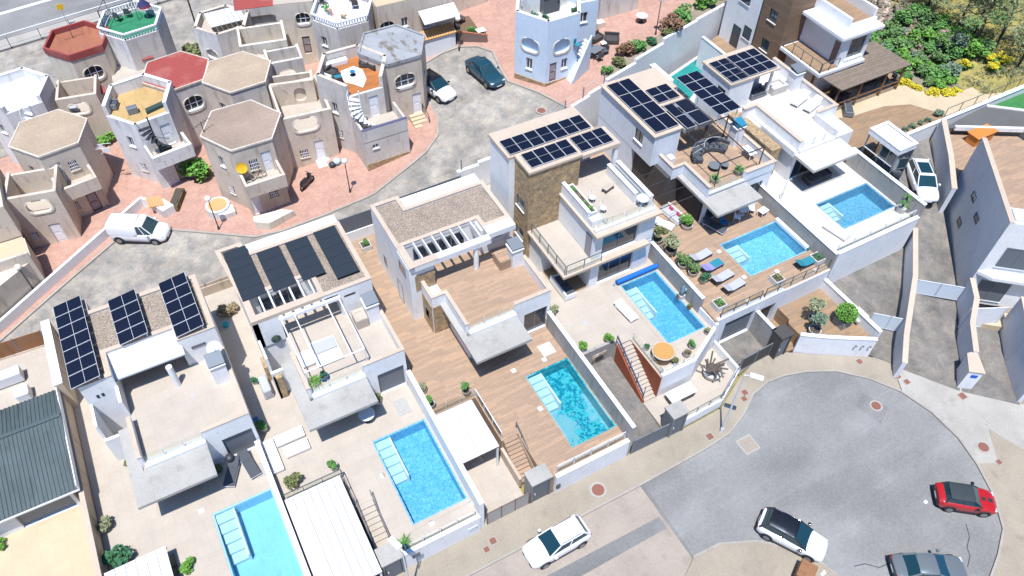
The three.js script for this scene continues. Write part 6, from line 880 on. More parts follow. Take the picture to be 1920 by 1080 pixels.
{ const t = thing('highway_fence', 'thin dark wire fence along the highway pavement', 'fence', [0, bY(0), -86.8]); const G = [], H = []; for (let x = -22; x <= 26; x += 3) { G.push(bar([x, bY(x), -86.8], [x, bY(x) + 1.3, -86.8], 0.035, 6)); if (x < 26) for (const h of [0.5, 1.2]) H.push(bar([x, bY(x) + h, -86.8], [x + 3, bY(x + 3) + h, -86.8], 0.015, 4)); } part(t, 'post', M.darkMetal, G); part(t, 'wire', M.darkMetal, H); }
{ const t = thing('road_sign', 'small yellow road sign beside the highway pavement', 'road sign', [-4.2, bY(-4.2), -87.6]); own(t, 'post', M.greyMetal, bar([0, 0, 0], [0, 2.2, 0], 0.04)); own(t, 'plate', M.yellow, BX(-0.3, 0.3, 2.0, 2.6, -0.02, 0.02)); }
{ const t = thing('clothes_line', 'bare wire frame of washing lines behind the cream house', 'clothes line', [-7.5, bY(-7.5), -76]); const y = bY(-7.5) + 3; part(t, 'post', M.darkMetal, [[-9.4, -77.3], [-4.8, -76.3], [-5.3, -74.2], [-9.8, -75]].map(([x, z]) => bar([x, y - 3.2, z], [x, y, z], 0.04))); part(t, 'line', M.greyMetal, [0, 0.25, 0.5, 0.75, 1].map((k) => bar([-9.4 + 4.6 * k, y, -77.3 + k], [-9.8 + 4.5 * k, y, -75 + 0.8 * k], 0.02, 4)).concat([bar([-9.4, y, -77.3], [-4.8, y, -76.3], 0.025, 5), bar([-9.8, y, -75], [-5.3, y, -74.2], 0.025, 5)])); }
for (const [x, z, dy, l] of [[1.6, -70.9, 3.9, 'small terracotta chimney cowl beside the turf roof house'], [-3.2, -68.4, 3.6, 'small terracotta chimney cowl behind the silver covered opening']]) { const t = thing('chimney_cowl', l, 'chimney', [x, bY(x), z]); own(t, 'stack', M.townGrey, BX(-0.4, 0.4, 0, dy, -0.4, 0.4)); own(t, 'cowl', M.redRoof, [new THREE.BoxGeometry(1.0, 0.08, 0.6).rotateX(0.5).translate(0, dy + 0.25, 0.25), new THREE.BoxGeometry(1.0, 0.08, 0.6).rotateX(-0.5).translate(0, dy + 0.25, -0.25)]); }
// ================= plants =================
function leaves(n, leaf, shape, { thin = 1, up = 0.4, tone = 0.35 } = {}) { // many small bent leaf faces through a volume; shape() gives a point
  const P = [], C = [], I = [], q = new THREE.Quaternion(), e = new THREE.Euler(), v = new THREE.Vector3();
  for (let i = 0; i < n; i++) {
    const p = shape(), s = leaf * R(0.6, 1.3), t = 1 + R(-tone, tone), k = P.length / 3; e.set(R(-1.2, 1.2) * (1 - up * 0.5), R(0, 6.28), R(-1.2, 1.2)); q.setFromEuler(e);
    for (const [a, b, c] of [[-s * 0.5 * thin, 0, 0], [0, s * 0.15, -s * 0.5], [s * 0.5 * thin, 0, 0], [0, s * 0.15, s * 0.6]]) { v.set(a, b, c).applyQuaternion(q).add(p); P.push(v.x, v.y, v.z); C.push(t * R(0.92, 1.08), t, t * R(0.85, 1)); }
    I.push(k, k + 1, k + 2, k, k + 2, k + 3);
  }
  const g = new THREE.BufferGeometry(); g.setAttribute('position', new THREE.Float32BufferAttribute(P, 3)); g.setAttribute('color', new THREE.Float32BufferAttribute(C, 3)); g.setIndex(I); g.computeVertexNormals(); return g;
}
const V3 = (x, y, z) => new THREE.Vector3(x, y, z);
const ball = (sx = 1, sy = 1, sz = 1, h = 0) => () => { let x, y, z; do { x = R(-1, 1); y = R(-1, 1); z = R(-1, 1); } while (x * x + y * y + z * z > 1); const l = Math.hypot(x, y, z), k = Math.pow(l, -0.45); return V3(x * k * sx, y * k * sy + h, z * k * sz); };
const lumps = (n, sp, r) => { const c = []; for (let i = 0; i < n; i++) c.push([R(-sp, sp), R(-sp * 0.4, sp * 0.5), R(-sp, sp), r * R(0.6, 1.2)]); return () => { const k = pick(c), b = ball(k[3], k[3], k[3])(); return b.add(V3(k[0], k[1], k[2])); }; };
const BUSH = [0, 1, 2].map(() => leaves(420, 0.22, lumps(6, 0.55, 0.5)));
const SPRIG = [0, 1].map(() => leaves(130, 0.3, lumps(4, 0.5, 0.45)));
function agaveGeo(n, len, w, droop) { const P = [], C = [], I = []; for (let i = 0; i < n; i++) { const a = i * 2.4 + R(-0.2, 0.2), el = R(0.25, 1.25), t = R(0.75, 1.25), L = len * R(0.75, 1.1), seg = 5, d = V3(Math.cos(a), 0, Math.sin(a)), s = V3(-Math.sin(a), 0, Math.cos(a)), k0 = P.length / 3; for (let j = 0; j <= seg; j++) { const u = j / seg, r = L * u * Math.cos(el), y = L * u * Math.sin(el) - droop * u * u * L, ww = w * (1 - u * 0.92) * (0.6 + Math.min(1, u * 4) * 0.4); for (const m of [-1, 1]) { P.push(d.x * r + s.x * ww * m, y + ww * 0.4 * Math.abs(m), d.z * r + s.z * ww * m); C.push(t, t, t * 0.9); } if (j) { const k = k0 + j * 2; I.push(k - 2, k - 1, k, k - 1, k + 1, k); } } } const g = new THREE.BufferGeometry(); g.setAttribute('position', new THREE.Float32BufferAttribute(P, 3)); g.setAttribute('color', new THREE.Float32BufferAttribute(C, 3)); g.setIndex(I); g.computeVertexNormals(); return g; }
const AGAVE = [agaveGeo(26, 1, 0.07, 0.35), agaveGeo(34, 1, 0.05, 0.6)];
function leafy(parent, name, g, m, x, y, z, sx, sy = sx, sz = sx) { const o = shadows(new THREE.Mesh(g, m)); o.name = name; o.position.set(x, y, z); o.scale.set(sx, sy, sz); o.rotation.y = R(0, 6); parent.add(o); return o; }
function shrub(label, x, y, z, r, m = LEAF.green, { h = 0.8, category = 'bush', name = 'garden_shrub', group } = {}) { const t = thing(name, label, category, [x, y, z], 0, group); leafy(t, 'foliage', pick(BUSH), m, 0, r * h * 0.75, 0, r, r * h, r); own(t, 'stem', M.bark, [bar([0, -0.1, 0], [0.05 * r, r * h * 0.8, 0], 0.05 * r + 0.01), bar([0, r * 0.1, 0], [0.35 * r, r * h, 0.2 * r], 0.03 * r + 0.01), bar([0, r * 0.1, 0], [-0.3 * r, r * h, -0.25 * r], 0.03 * r + 0.01)]); return t; }
function potted(label, x, y, z, { pot = 'round', r = 0.3, ph = 0.45, leaf = 'bush', m = LEAF.green, s = 0.5, potM = M.potWhite, turn = 0, stem = 0 } = {}) {
  const t = thing('potted_plant', label, 'plant', [x, y, z], turn, 'plants in pots on the terraces');
  if (pot === 'round') own(t, 'pot', potM, new THREE.LatheGeometry([[0, 0], [r * 0.7, 0], [r, ph], [r * 0.88, ph], [r * 0.85, ph - 0.06], [0, ph - 0.06]].map((p) => new THREE.Vector2(...p)), 16)); else own(t, 'pot', potM, [PR(rect(-r, r, -r, r), 0, ph, [rect(-r * 0.85, r * 0.85, -r * 0.85, r * 0.85)])]);
  own(t, 'soil', M.earth, pot === 'round' ? CY(0, 0, ph - 0.12, ph - 0.05, r * 0.8, r * 0.8, 12) : BX(-r * 0.84, r * 0.84, ph - 0.14, ph - 0.06, -r * 0.84, r * 0.84));
  if (stem) own(t, 'stem', M.bark, bar([0, ph - 0.1, 0], [0.03, ph + stem, 0.02], 0.04));
  if (leaf === 'agave') leafy(t, 'foliage', pick(AGAVE), m, 0, ph - 0.05 + stem, 0, s); else leafy(t, 'foliage', leaf === 'bush' ? pick(BUSH) : pick(SPRIG), m, 0, ph + s * 0.6 + stem, 0, s, s, s);
  return t;
}
shrub('round green bush beside the stone trough in pink court', 1.4, bY(1.4) + 0.1, -56.6, 1.6, LEAF.bright, { h: 0.9 });
shrub('small bright bush behind the white yellow floored house', -4.3, bY(-4.3), -66.4, 1.2, LEAF.bright, { h: 0.7 });
shrub('ragged green hedge behind the red roofed hexagon house', 6.3, bY(6.3), -74.6, 1.5, LEAF.olive, { h: 0.8 });
shrub('low agave coloured bush behind the turf roof house', 4.6, bY(4.6), -75.6, 0.7, LEAF.sage);
shrub('dry brown shrub between first and second villa roofs', -0.1, D[1], -42.6, 1.0, LEAF.dry, { h: 0.7 });
for (const [x, z, r, m, l] of [[37.5, -49.4, 0.75, LEAF.green, 'small green shrub at the near end of the terrace planting'], [38.7, -49.4, 0.85, LEAF.olive, 'flowering pale shrub at the near end of terrace planting'], [40.3, -50.2, 1.15, LEAF.red, 'reddish oleander shrub in the terrace planting'], [41.7, -50.3, 0.95, LEAF.green, 'glossy green shrub mid terrace planting by retaining wall'], [43.0, -50.5, 0.7, LEAF.deep, 'small clipped dark shrub in the terrace planting'], [46.2, -51.5, 1.3, LEAF.red, 'large reddish shrub beyond the clay terrace lamp'], [47.4, -52.2, 1.2, LEAF.green, 'large green shrub beyond the clay terrace lamp'], [45.2, -51.0, 0.9, LEAF.olive, 'olive shrub beside the clay terrace lamp'], [50.9, -53.0, 1.3, LEAF.bright, 'bright green shrub at the far end of the terrace planting'], [53.2, -53.4, 1.1, LEAF.deep, 'dark green shrub at the frame top by brown tower']]) shrub(l, x, bY(x) + 0.1, z, r, m, { group: 'shrubs planted along the retaining wall' });
struct('planting_bed', M.soil, draped([[36.6, -48.3], [44, -50.2], [53.4, -52.5], [58, -54], [58, -55], [53.3, -53.7], [44, -51.2], [38, -49.7]], 0.16));
// pots and tubs on the villa terraces
potted('bushy plant in white pot beside the stairs railing of second villa', 2.35, D[2], -26.5, { m: LEAF.green, s: 0.42 }); potted('round olive shrub in pot by the carport railing', -0.4, D[2], -26.7, { m: LEAF.olive, s: 0.6, ph: 0.3 });
potted('spiky palm beside the front glass of bright blue pool', 4.3, D[2], -19.75, { leaf: 'agave', s: 0.85, m: LEAF.green, ph: 0.25, r: 0.3 }); potted('leafy plant beside the dark shutter of second villa', 6.7, D[2], -30.9 + 1.1, { m: LEAF.olive, s: 0.5, ph: 0.35 });
potted('green plant by the low white wall behind slatted sofa', -0.75, D[2], -31.4, { m: LEAF.green, s: 0.5 }); potted('tall green plant in white pot, outer corner above the awning', 9.75, D[3], -27.6, { m: LEAF.green, s: 0.36, ph: 0.5, stem: 0.35 }); potted('tall green plant in white pot, inner corner above the awning', 12.3, D[3], -27.4, { m: LEAF.green, s: 0.36, ph: 0.5, stem: 0.35 });
potted('small plant in white trough behind the plank side passage', 11.4, D[3], -43.6, { pot: 'box', r: 0.4, m: LEAF.green, s: 0.3 }); potted('dried plant beside the wall at the shutter of third villa', 9.75, D[3], -29.0, { m: LEAF.dusty, s: 0.4, ph: 0.3 });
potted('pale succulent beside the glass door of third villa', 20.65, D[4], -30.2, { m: LEAF.dusty, s: 0.45, ph: 0.35 }); potted('yellow green plant at the head of the red walled stairs', 23.1, D[4], -26.2, { m: LEAF.bright, s: 0.45, ph: 0.3 }); potted('yellow green plant on the wall end above the grey ramp', 20.9, D[4], -26.4, { m: LEAF.bright, s: 0.45, ph: 0.3 });
potted('round clipped ball shrub on the corner of mosaic pool', 28.0, D[4], -22.9, { m: LEAF.green, s: 0.36, ph: 0.4 }); potted('thin twiggy plant beside the round tub', 27.2, D[4], -22.5, { m: LEAF.dry, s: 0.3 }); potted('small terracotta pot by the mosaic pool wall', 30.0, D[4], -25.9, { m: LEAF.olive, s: 0.22, potM: M.potTerra, r: 0.2, ph: 0.3 }); potted('second small terracotta pot by the mosaic pool wall', 29.9, D[4], -27.5 + 0.4, { m: LEAF.olive, s: 0.2, potM: M.potTerra, r: 0.2, ph: 0.3 }); potted('small white pot at the far pool parapet corner', 29.7, D[4], -23.4, { m: LEAF.dusty, s: 0.28, r: 0.2, ph: 0.25 }); potted('small dark plant inside the tub glass rail', 25.0, D[4], -24.3, { m: LEAF.deep, s: 0.26, r: 0.2, ph: 0.25 }); potted('olive plant in pot before the round tub', 26.1, D[4], -22.3, { m: LEAF.olive, s: 0.28, r: 0.2, ph: 0.3 });
potted('tall potted tree at the corner of the tall grey wall', 31.5, D[5], -30.6, { m: LEAF.dusty, s: 0.8, ph: 0.5, r: 0.5, stem: 0.4, potM: M.potWhite }); potted('second potted tree along the tall grey wall', 31.2, D[5], -31.9, { m: LEAF.olive, s: 0.7, ph: 0.5, r: 0.4, stem: 0.6 }); potted('bushy plant in white pot, third along tall grey wall', 31.4, D[5], -28.9, { m: LEAF.mid, s: 0.6, ph: 0.45, r: 0.4 }); potted('bushy plant in white pot, fourth along tall grey wall', 31.6, D[5], -27.9, { m: LEAF.mid, s: 0.55, ph: 0.45, r: 0.38 }); potted('dark leafy plant in pot next to the striped lounger', 31.9, D[5], -27.0, { m: LEAF.deep, s: 0.5, ph: 0.45, r: 0.35 });
potted('agave in white cube planter at the corner above garage', 31.4, D[5], -24.5, { pot: 'box', leaf: 'agave', s: 0.6, r: 0.42, ph: 0.5 }); potted('agave in white cube planter beside the terrace rail', 36.8, D[5], -24.4, { pot: 'box', leaf: 'agave', s: 0.6, r: 0.42, ph: 0.5, m: LEAF.olive }); potted('large agave in white planter at the far rail corner', 41.0, D[5], -24.6, { pot: 'box', leaf: 'agave', s: 0.75, r: 0.45, ph: 0.5, m: LEAF.deep }); potted('flowering citrus in large pot by the pink loungers', 34.3, D[5], -32.2, { m: LEAF.bright, s: 0.6, ph: 0.45, r: 0.5 }); potted('pale cactus plant in pot by dark wall of pale villa', 31.0, D[5], -34.9, { m: LEAF.dusty, s: 0.5, ph: 0.4 });
potted('agave in stone pot on roof terrace, nearer the glass rail', 36.9, 6.8, -33.0, { leaf: 'agave', s: 0.75, r: 0.35, ph: 0.45, m: LEAF.green }); potted('agave in stone pot under the steel pergola corner', 39.2, 6.8, -32.9, { leaf: 'agave', s: 0.75, r: 0.38, ph: 0.5, m: LEAF.green, potM: M.potGrey });
{ const t = thing('potted_palm', 'two headed yucca in white pot by the grey blue pool', 'plant', [49.9, D[6], -25.0]); own(t, 'pot', M.potWhite, CY(0, 0, 0, 0.5, 0.35, 0.42, 14)); own(t, 'trunk', M.bark, [bar([0, 0.4, 0], [0.05, 1.5, 0], 0.07), bar([0.02, 0.7, 0], [-0.35, 1.1, 0.1], 0.06)]); leafy(t, 'crown', AGAVE[1], LEAF.green, 0.05, 1.5, 0, 0.75); leafy(t, 'crown', AGAVE[1], LEAF.green, -0.36, 1.1, 0.1, 0.6); leafy(t, 'crown', AGAVE[0], LEAF.bright, 0.25, 0.55, 0.3, 0.4); }
for (const [z, m, l] of [[-35.2, LEAF.green, 'spiky agave farthest along the roof garden planter'], [-34.4, LEAF.dry, 'rust tinged agave second along the roof garden planter'], [-33.6, LEAF.mid, 'green agave third along the roof garden planter'], [-32.9, LEAF.green, 'green agave at the near end of the roof garden planter']]) { const t = thing('agave', l, 'plant', [25.03, 9.25, z], 0, 'agaves in the roof garden planter'); leafy(t, 'foliage', pick(AGAVE), m, 0, 0, 0, 0.55); }
{ const t = thing('potted_tree', 'big round clipped bush in grey cube planter on front terrace', 'bush', [40.1, 1.6, -20.0]); own(t, 'pot', M.potGrey, PR(rect(-0.5, 0.5, -0.5, 0.5), 0, 0.8, [rect(-0.42, 0.42, -0.42, 0.42)])); own(t, 'soil', M.earth, BX(-0.41, 0.41, 0.6, 0.7, -0.41, 0.41)); leafy(t, 'foliage', leaves(1500, 0.16, ball(1, 0.9, 1)), LEAF.bright, 0, 1.3, 0, 0.8); }
potted('olive tree in white oval pot by the plank steps', 37.6, 1.6, -20.3, { m: LEAF.sage, s: 0.75, ph: 0.5, r: 0.5, stem: 0.6 }); potted('loose pale tree in pot behind the olive tree', 38.4, 1.6, -21.3, { m: LEAF.dusty, s: 0.75, ph: 0.4, r: 0.4, stem: 0.9 });
shrub('variegated plant against the cream wall of first villa', -11.3, D[1], -29.4, 0.65, LEAF.dusty, { h: 1.1 }); shrub('bushy green shrub above the near white carport roof', -11.0, D[1], -26.6, 1.0, LEAF.deep, { h: 0.9 }); shrub('bright green plant at the frame bottom by carport', -7.6, D[1], -24.6, 0.6, LEAF.bright); shrub('small creeper beside the stair court of first villa', -9.2, D[1], -33.2, 0.3, LEAF.olive); shrub('small green shrub at the cream courtyard edge', -16.9, 1.5, -31.2, 0.55, LEAF.bright); shrub('trailing plant at the porch foot of second villa steps', -4.2, D[1], -29.8, 0.4, LEAF.olive, { h: 1.1 });
for (const [x, l] of [[57.0, 'first small bush in row on brown deck edge'], [57.9, 'second small bush in row on brown deck edge'], [58.8, 'third small bush in row on brown deck edge'], [59.8, 'fourth small bush in row on brown deck edge'], [61.3, 'separate larger bush at end of the brown deck row']]) shrub(l, x, D[7], -31.7, x > 61 ? 0.5 : 0.36, LEAF.sage, { group: 'small bushes along the deck edge' });
// ---- flower garden, rocks and wood
{
  const YEL = [[62.2, -37.0], [62.8, -36.1], [62.5, -35.4], [63.3, -34.2], [64.2, -33.9], [65.1, -33.6], [65.9, -33.7], [68.6, -35.4], [70.2, -34.4], [69.6, -33.4], [70.7, -33.5]], inBed = (x, z) => YEL.every((p) => Math.hypot(p[0] - x, p[1] - z) > 1.25) && x > 61.4 + Math.max(0, (-z - 37) * 0.35) && x < 70.8 && z < -33.6 + (x > 66 ? 0.2 : 0) && z > -43.8 && !(x < 63.5 && z > -35.2);
  const words = ['by the reed roof', 'beside the rocks', 'along the curved path', 'mid garden', 'under the pines']; let n = 0;
  const P = []; for (let i = 0; i < 900 && P.length < 62; i++) { const x = R(61, 71), z = R(-44, -33); if (inBed(x, z) && z < -34.5 - (x < 64 ? 1 : 0) && P.every((p) => Math.hypot(p[0] - x, p[1] - z) > 0.75)) P.push([x, z]); }
  const protos = [LEAF.green, LEAF.mid, LEAF.bright, LEAF.sage, LEAF.deep];
  for (const [x, z] of P) { const r = R(0.7, 1.25), t = shrub('dense green shrub of the flower garden below the pines', x, 5.2 + hill(x, z), z, r, pick([0, 0, 0, 1, 1, 2, 2, 3].map((k) => protos[k])), { group: 'green shrubs massed in the flower garden', h: 0.75 }); }
  for (const [x, z, l] of [[62.2, -37.0, 'yellow flower clump beside the reed roof post'], [62.8, -36.1, 'yellow flower clump second from the reed roof post'], [62.5, -35.4, 'yellow flower clump at the curved path by the pergola'], [63.3, -34.2, 'low yellow clump on the curved path edge'], [64.2, -33.9, 'yellow flower clump mid path edge'], [65.1, -33.6, 'larger yellow clump mid path edge'], [65.9, -33.7, 'small yellow clump beside the dark shrub'], [68.6, -35.4, 'yellow flower patch inside the shrub bed'], [70.2, -34.4, 'yellow flower clump near the far garden corner'], [69.6, -33.4, 'yellow clump on the path at the far corner'], [70.7, -33.5, 'last yellow clump by the garden railing']]) { const t = shrub(l, x, 5.3 + hill(x, z), z, R(0.6, 0.85), LEAF.yellow, { name: 'flower_clump', category: 'flowers', group: 'yellow flower clumps along the path', h: 0.7 }); leafy(t, 'green_leaves', SPRIG[0], LEAF.green, 0, 0.15, 0, 0.7, 0.25, 0.7); }
  struct('garden_soil', M.soil, PR([[61.2, -36.2], [62.6, -34.6], [64.4, -33.7], [70.8, -33.4], [70.8, -38], [66, -45], [60.9, -44]], 4.6, 5.35));
  // rocky bank
  const N = new ImprovedNoise(), nx = 30, nz = 70, Q = [], I = []; for (let j = 0; j <= nz; j++) for (let i = 0; i <= nx; i++) { const u = i / nx, z = -37.6 - j * 0.3, w = 3.8 + 3.6 * THREE.MathUtils.smoothstep(-z, 38, 46), x0 = 70.9 - w + Math.min(0, (z + 40) * 0.0), x = x0 + u * w, d = N.noise(x * 0.8, z * 0.8, 1) * 0.55 + N.noise(x * 2.2, z * 2.2, 4) * 0.3 + N.noise(x * 5, z * 5, 7) * 0.14; Q.push(x + N.noise(x, z, 9) * 0.3, 5.2 + hill(x, z) - 0.15 + (0.35 + d) * Math.sin(u * Math.PI) , z); }
  for (let j = 0; j < nz; j++) for (let i = 0; i < nx; i++) { const a = j * (nx + 1) + i; I.push(a, a + nx + 1, a + 1, a + 1, a + nx + 1, a + nx + 2); }
  const g = new THREE.BufferGeometry(); g.setAttribute('position', new THREE.Float32BufferAttribute(Q, 3)); g.setIndex(I); g.computeVertexNormals(); const rk = struct('rock_bank', M.rock, g);
  const rg = new THREE.DodecahedronGeometry(1, 0); { const p = rg.attributes.position; for (let i = 0; i < p.count; i++) { const k = 0.75 + 0.5 * hash(Math.round(p.getX(i) * 9), Math.round(p.getZ(i) * 9 + p.getY(i) * 31)); p.setXYZ(i, p.getX(i) * k, p.getY(i) * k * 0.6, p.getZ(i) * k); } rg.computeVertexNormals(); }
  const im = new THREE.InstancedMesh(metreUV(rg), M.rock, 420); const mm = new THREE.Matrix4(); for (let i = 0; i < 420; i++) { const z = R(-57, -38), w = 3.8 + 3.6 * THREE.MathUtils.smoothstep(-z, 38, 46), x = 70.9 - w * R(0.02, 1); const s = R(0.08, 0.42) * (rnd() < 0.15 ? 1.6 : 1); mm.compose(V3(x, 5.3 + hill(x, z) + 0.2, z), new THREE.Quaternion().setFromEuler(new THREE.Euler(R(0, 6), R(0, 6), R(0, 6))), V3(s, s, s)); im.setMatrixAt(i, mm); } im.name = 'loose_rocks'; im.userData = { kind: 'stuff', label: 'loose pale rocks scattered over the bank below the pines', category: 'rocks' }; shadows(im); scene.add(im);
  // pines: leaning trunks, thin limbs, crowns of needle tufts with gaps
  const pineGeo = () => { const limbs = [], tufts = []; const H = R(3.2, 4.2); limbs.push(bar([0, -0.3, 0], [0.15, H * 0.5, 0.05], 0.12, 7), bar([0.15, H * 0.5, 0.05], [0.3, H, 0.1], 0.08, 6)); for (let i = 0; i < 9; i++) { const y = H * R(0.5, 1), a = i * 2.4, l = R(0.9, 2.0) * (1.15 - (y / H) * 0.35), e = [0.2 + l * Math.cos(a), y + R(0.2, 0.9), 0.05 + l * Math.sin(a)]; limbs.push(bar([0.15 + y / H * 0.12, y - 0.2, 0.05], e, 0.035, 5)); tufts.push([...e, R(0.55, 0.9)]); } tufts.push([0.3, H + 0.4, 0.1, 0.8]); return [fuse(limbs), leaves(1100, 0.3, () => { const k = pick(tufts); return ball(k[3], k[3] * 0.6, k[3])().add(V3(k[0], k[1], k[2])); }, { thin: 0.28, tone: 0.4 })]; };
  const PN = [pineGeo(), pineGeo(), pineGeo(), pineGeo()];
  const sp = [[71.2, -42.3], [72.0, -43.6], [71.4, -39.4], [72.1, -38.0], [71.0, -36.9], [72.4, -35.6], [73.6, -34.0]]; for (let i = 0; i < 1200 && sp.length < 46; i++) { const x = R(71.5, 93), z = R(-56, -31.5); if (x > 71 && sp.every((p) => Math.hypot(p[0] - x, p[1] - z) > 2.2)) sp.push([x, z]); }
  sp.forEach(([x, z], i) => { const t = thing('pine_tree', 'grey green pine of the wood above the rocky bank', 'tree', [x, 5.2 + hill(x, z), z], R(0, 6), 'pines of the wood above the rocky bank'), k = PN[i % 4], s = R(0.85, 1.3); t.scale.setScalar(s); const a = shadows(new THREE.Mesh(k[0], M.bark)); a.name = 'trunk'; const b = shadows(new THREE.Mesh(k[1], [LEAF.pine, LEAF.grey, LEAF.pine, LEAF.dusty, LEAF.mid][i % 5])); b.name = 'crown'; t.add(a, b); });
  const tuft = leaves(24, 0.32, ball(0.35, 0.25, 0.35, 0.12), { thin: 0.2 }), gi = new THREE.InstancedMesh(tuft, LEAF.dusty, 1500); for (let i = 0; i < 1500; i++) { const x = R(66, 95), z = R(-58, -31.5); const s = R(0.5, 1.3); mm.compose(V3(x, 5.2 + hill(x, z), z), new THREE.Quaternion().setFromEuler(new THREE.Euler(0, R(0, 6), 0)), V3(s, s, s)); gi.setMatrixAt(i, mm); } gi.name = 'dry_undergrowth'; gi.userData = { kind: 'stuff', label: 'dry grass and scrub under the pines', category: 'undergrowth' }; shadows(gi); scene.add(gi);
}
// ================= vehicles =================
const paint = (r, g, b) => new THREE.MeshPhysicalMaterial({ color: lin(r, g, b), roughness: 0.35, clearcoat: 0.8, clearcoatRoughness: 0.06, side: THREE.DoubleSide });
const PT = { white: paint(0.72, 0.72, 0.73), black: paint(0.01, 0.012, 0.018), red: paint(0.42, 0.012, 0.015), teal: paint(0.012, 0.055, 0.08), grey: paint(0.13, 0.15, 0.16), softtop: mat([0.03, 0.04, 0.045], { roughness: 0.8 }), tyre: mat([0.015, 0.015, 0.016], { roughness: 0.8 }), rim: mat([0.3, 0.3, 0.31], { roughness: 0.35, metalness: 0.6 }), plastic: mat([0.025, 0.025, 0.03], { roughness: 0.6 }), lampW: mat([0.6, 0.62, 0.65], { roughness: 0.15 }), lampR: mat([0.3, 0.01, 0.01], { roughness: 0.2 }), screen: new THREE.MeshPhysicalMaterial({ color: lin(0.012, 0.045, 0.06), roughness: 0.05, clearcoat: 0.7, clearcoatRoughness: 0.03, side: THREE.DoubleSide }) };
function loft(rows) { // rows of equal length, each a list of [x, y, z]; closed at both ends
  const P = [], I = [], n = rows[0].length; rows.forEach((r) => r.forEach((p) => P.push(...p))); for (let i = 0; i < rows.length - 1; i++) for (let j = 0; j < n - 1; j++) { const a = i * n + j; I.push(a, a + 1, a + n, a + 1, a + n + 1, a + n); }
  for (const i of [0, rows.length - 1]) for (let j = 1; j < n - 1; j++) I.push(i * n, i * n + j, i * n + j + 1);
  const g = new THREE.BufferGeometry(); g.setAttribute('position', new THREE.Float32BufferAttribute(P, 3)); g.setIndex(I); g.computeVertexNormals(); return g;
}
function ring(x, w, y0, belt, crown) { const h = [[0.0, y0], [0.8, y0], [0.97, y0 + 0.1], [1.0, y0 + (belt - y0) * 0.45], [0.985, y0 + (belt - y0) * 0.72], [0.93, belt - 0.035], [0.8, belt + crown * 0.45], [0.45, belt + crown * 0.85], [0, belt + crown]]; return [...h.map(([k, y]) => [x, y, k * w]), ...h.slice(0, -1).reverse().map(([k, y]) => [x, y, -k * w])]; }
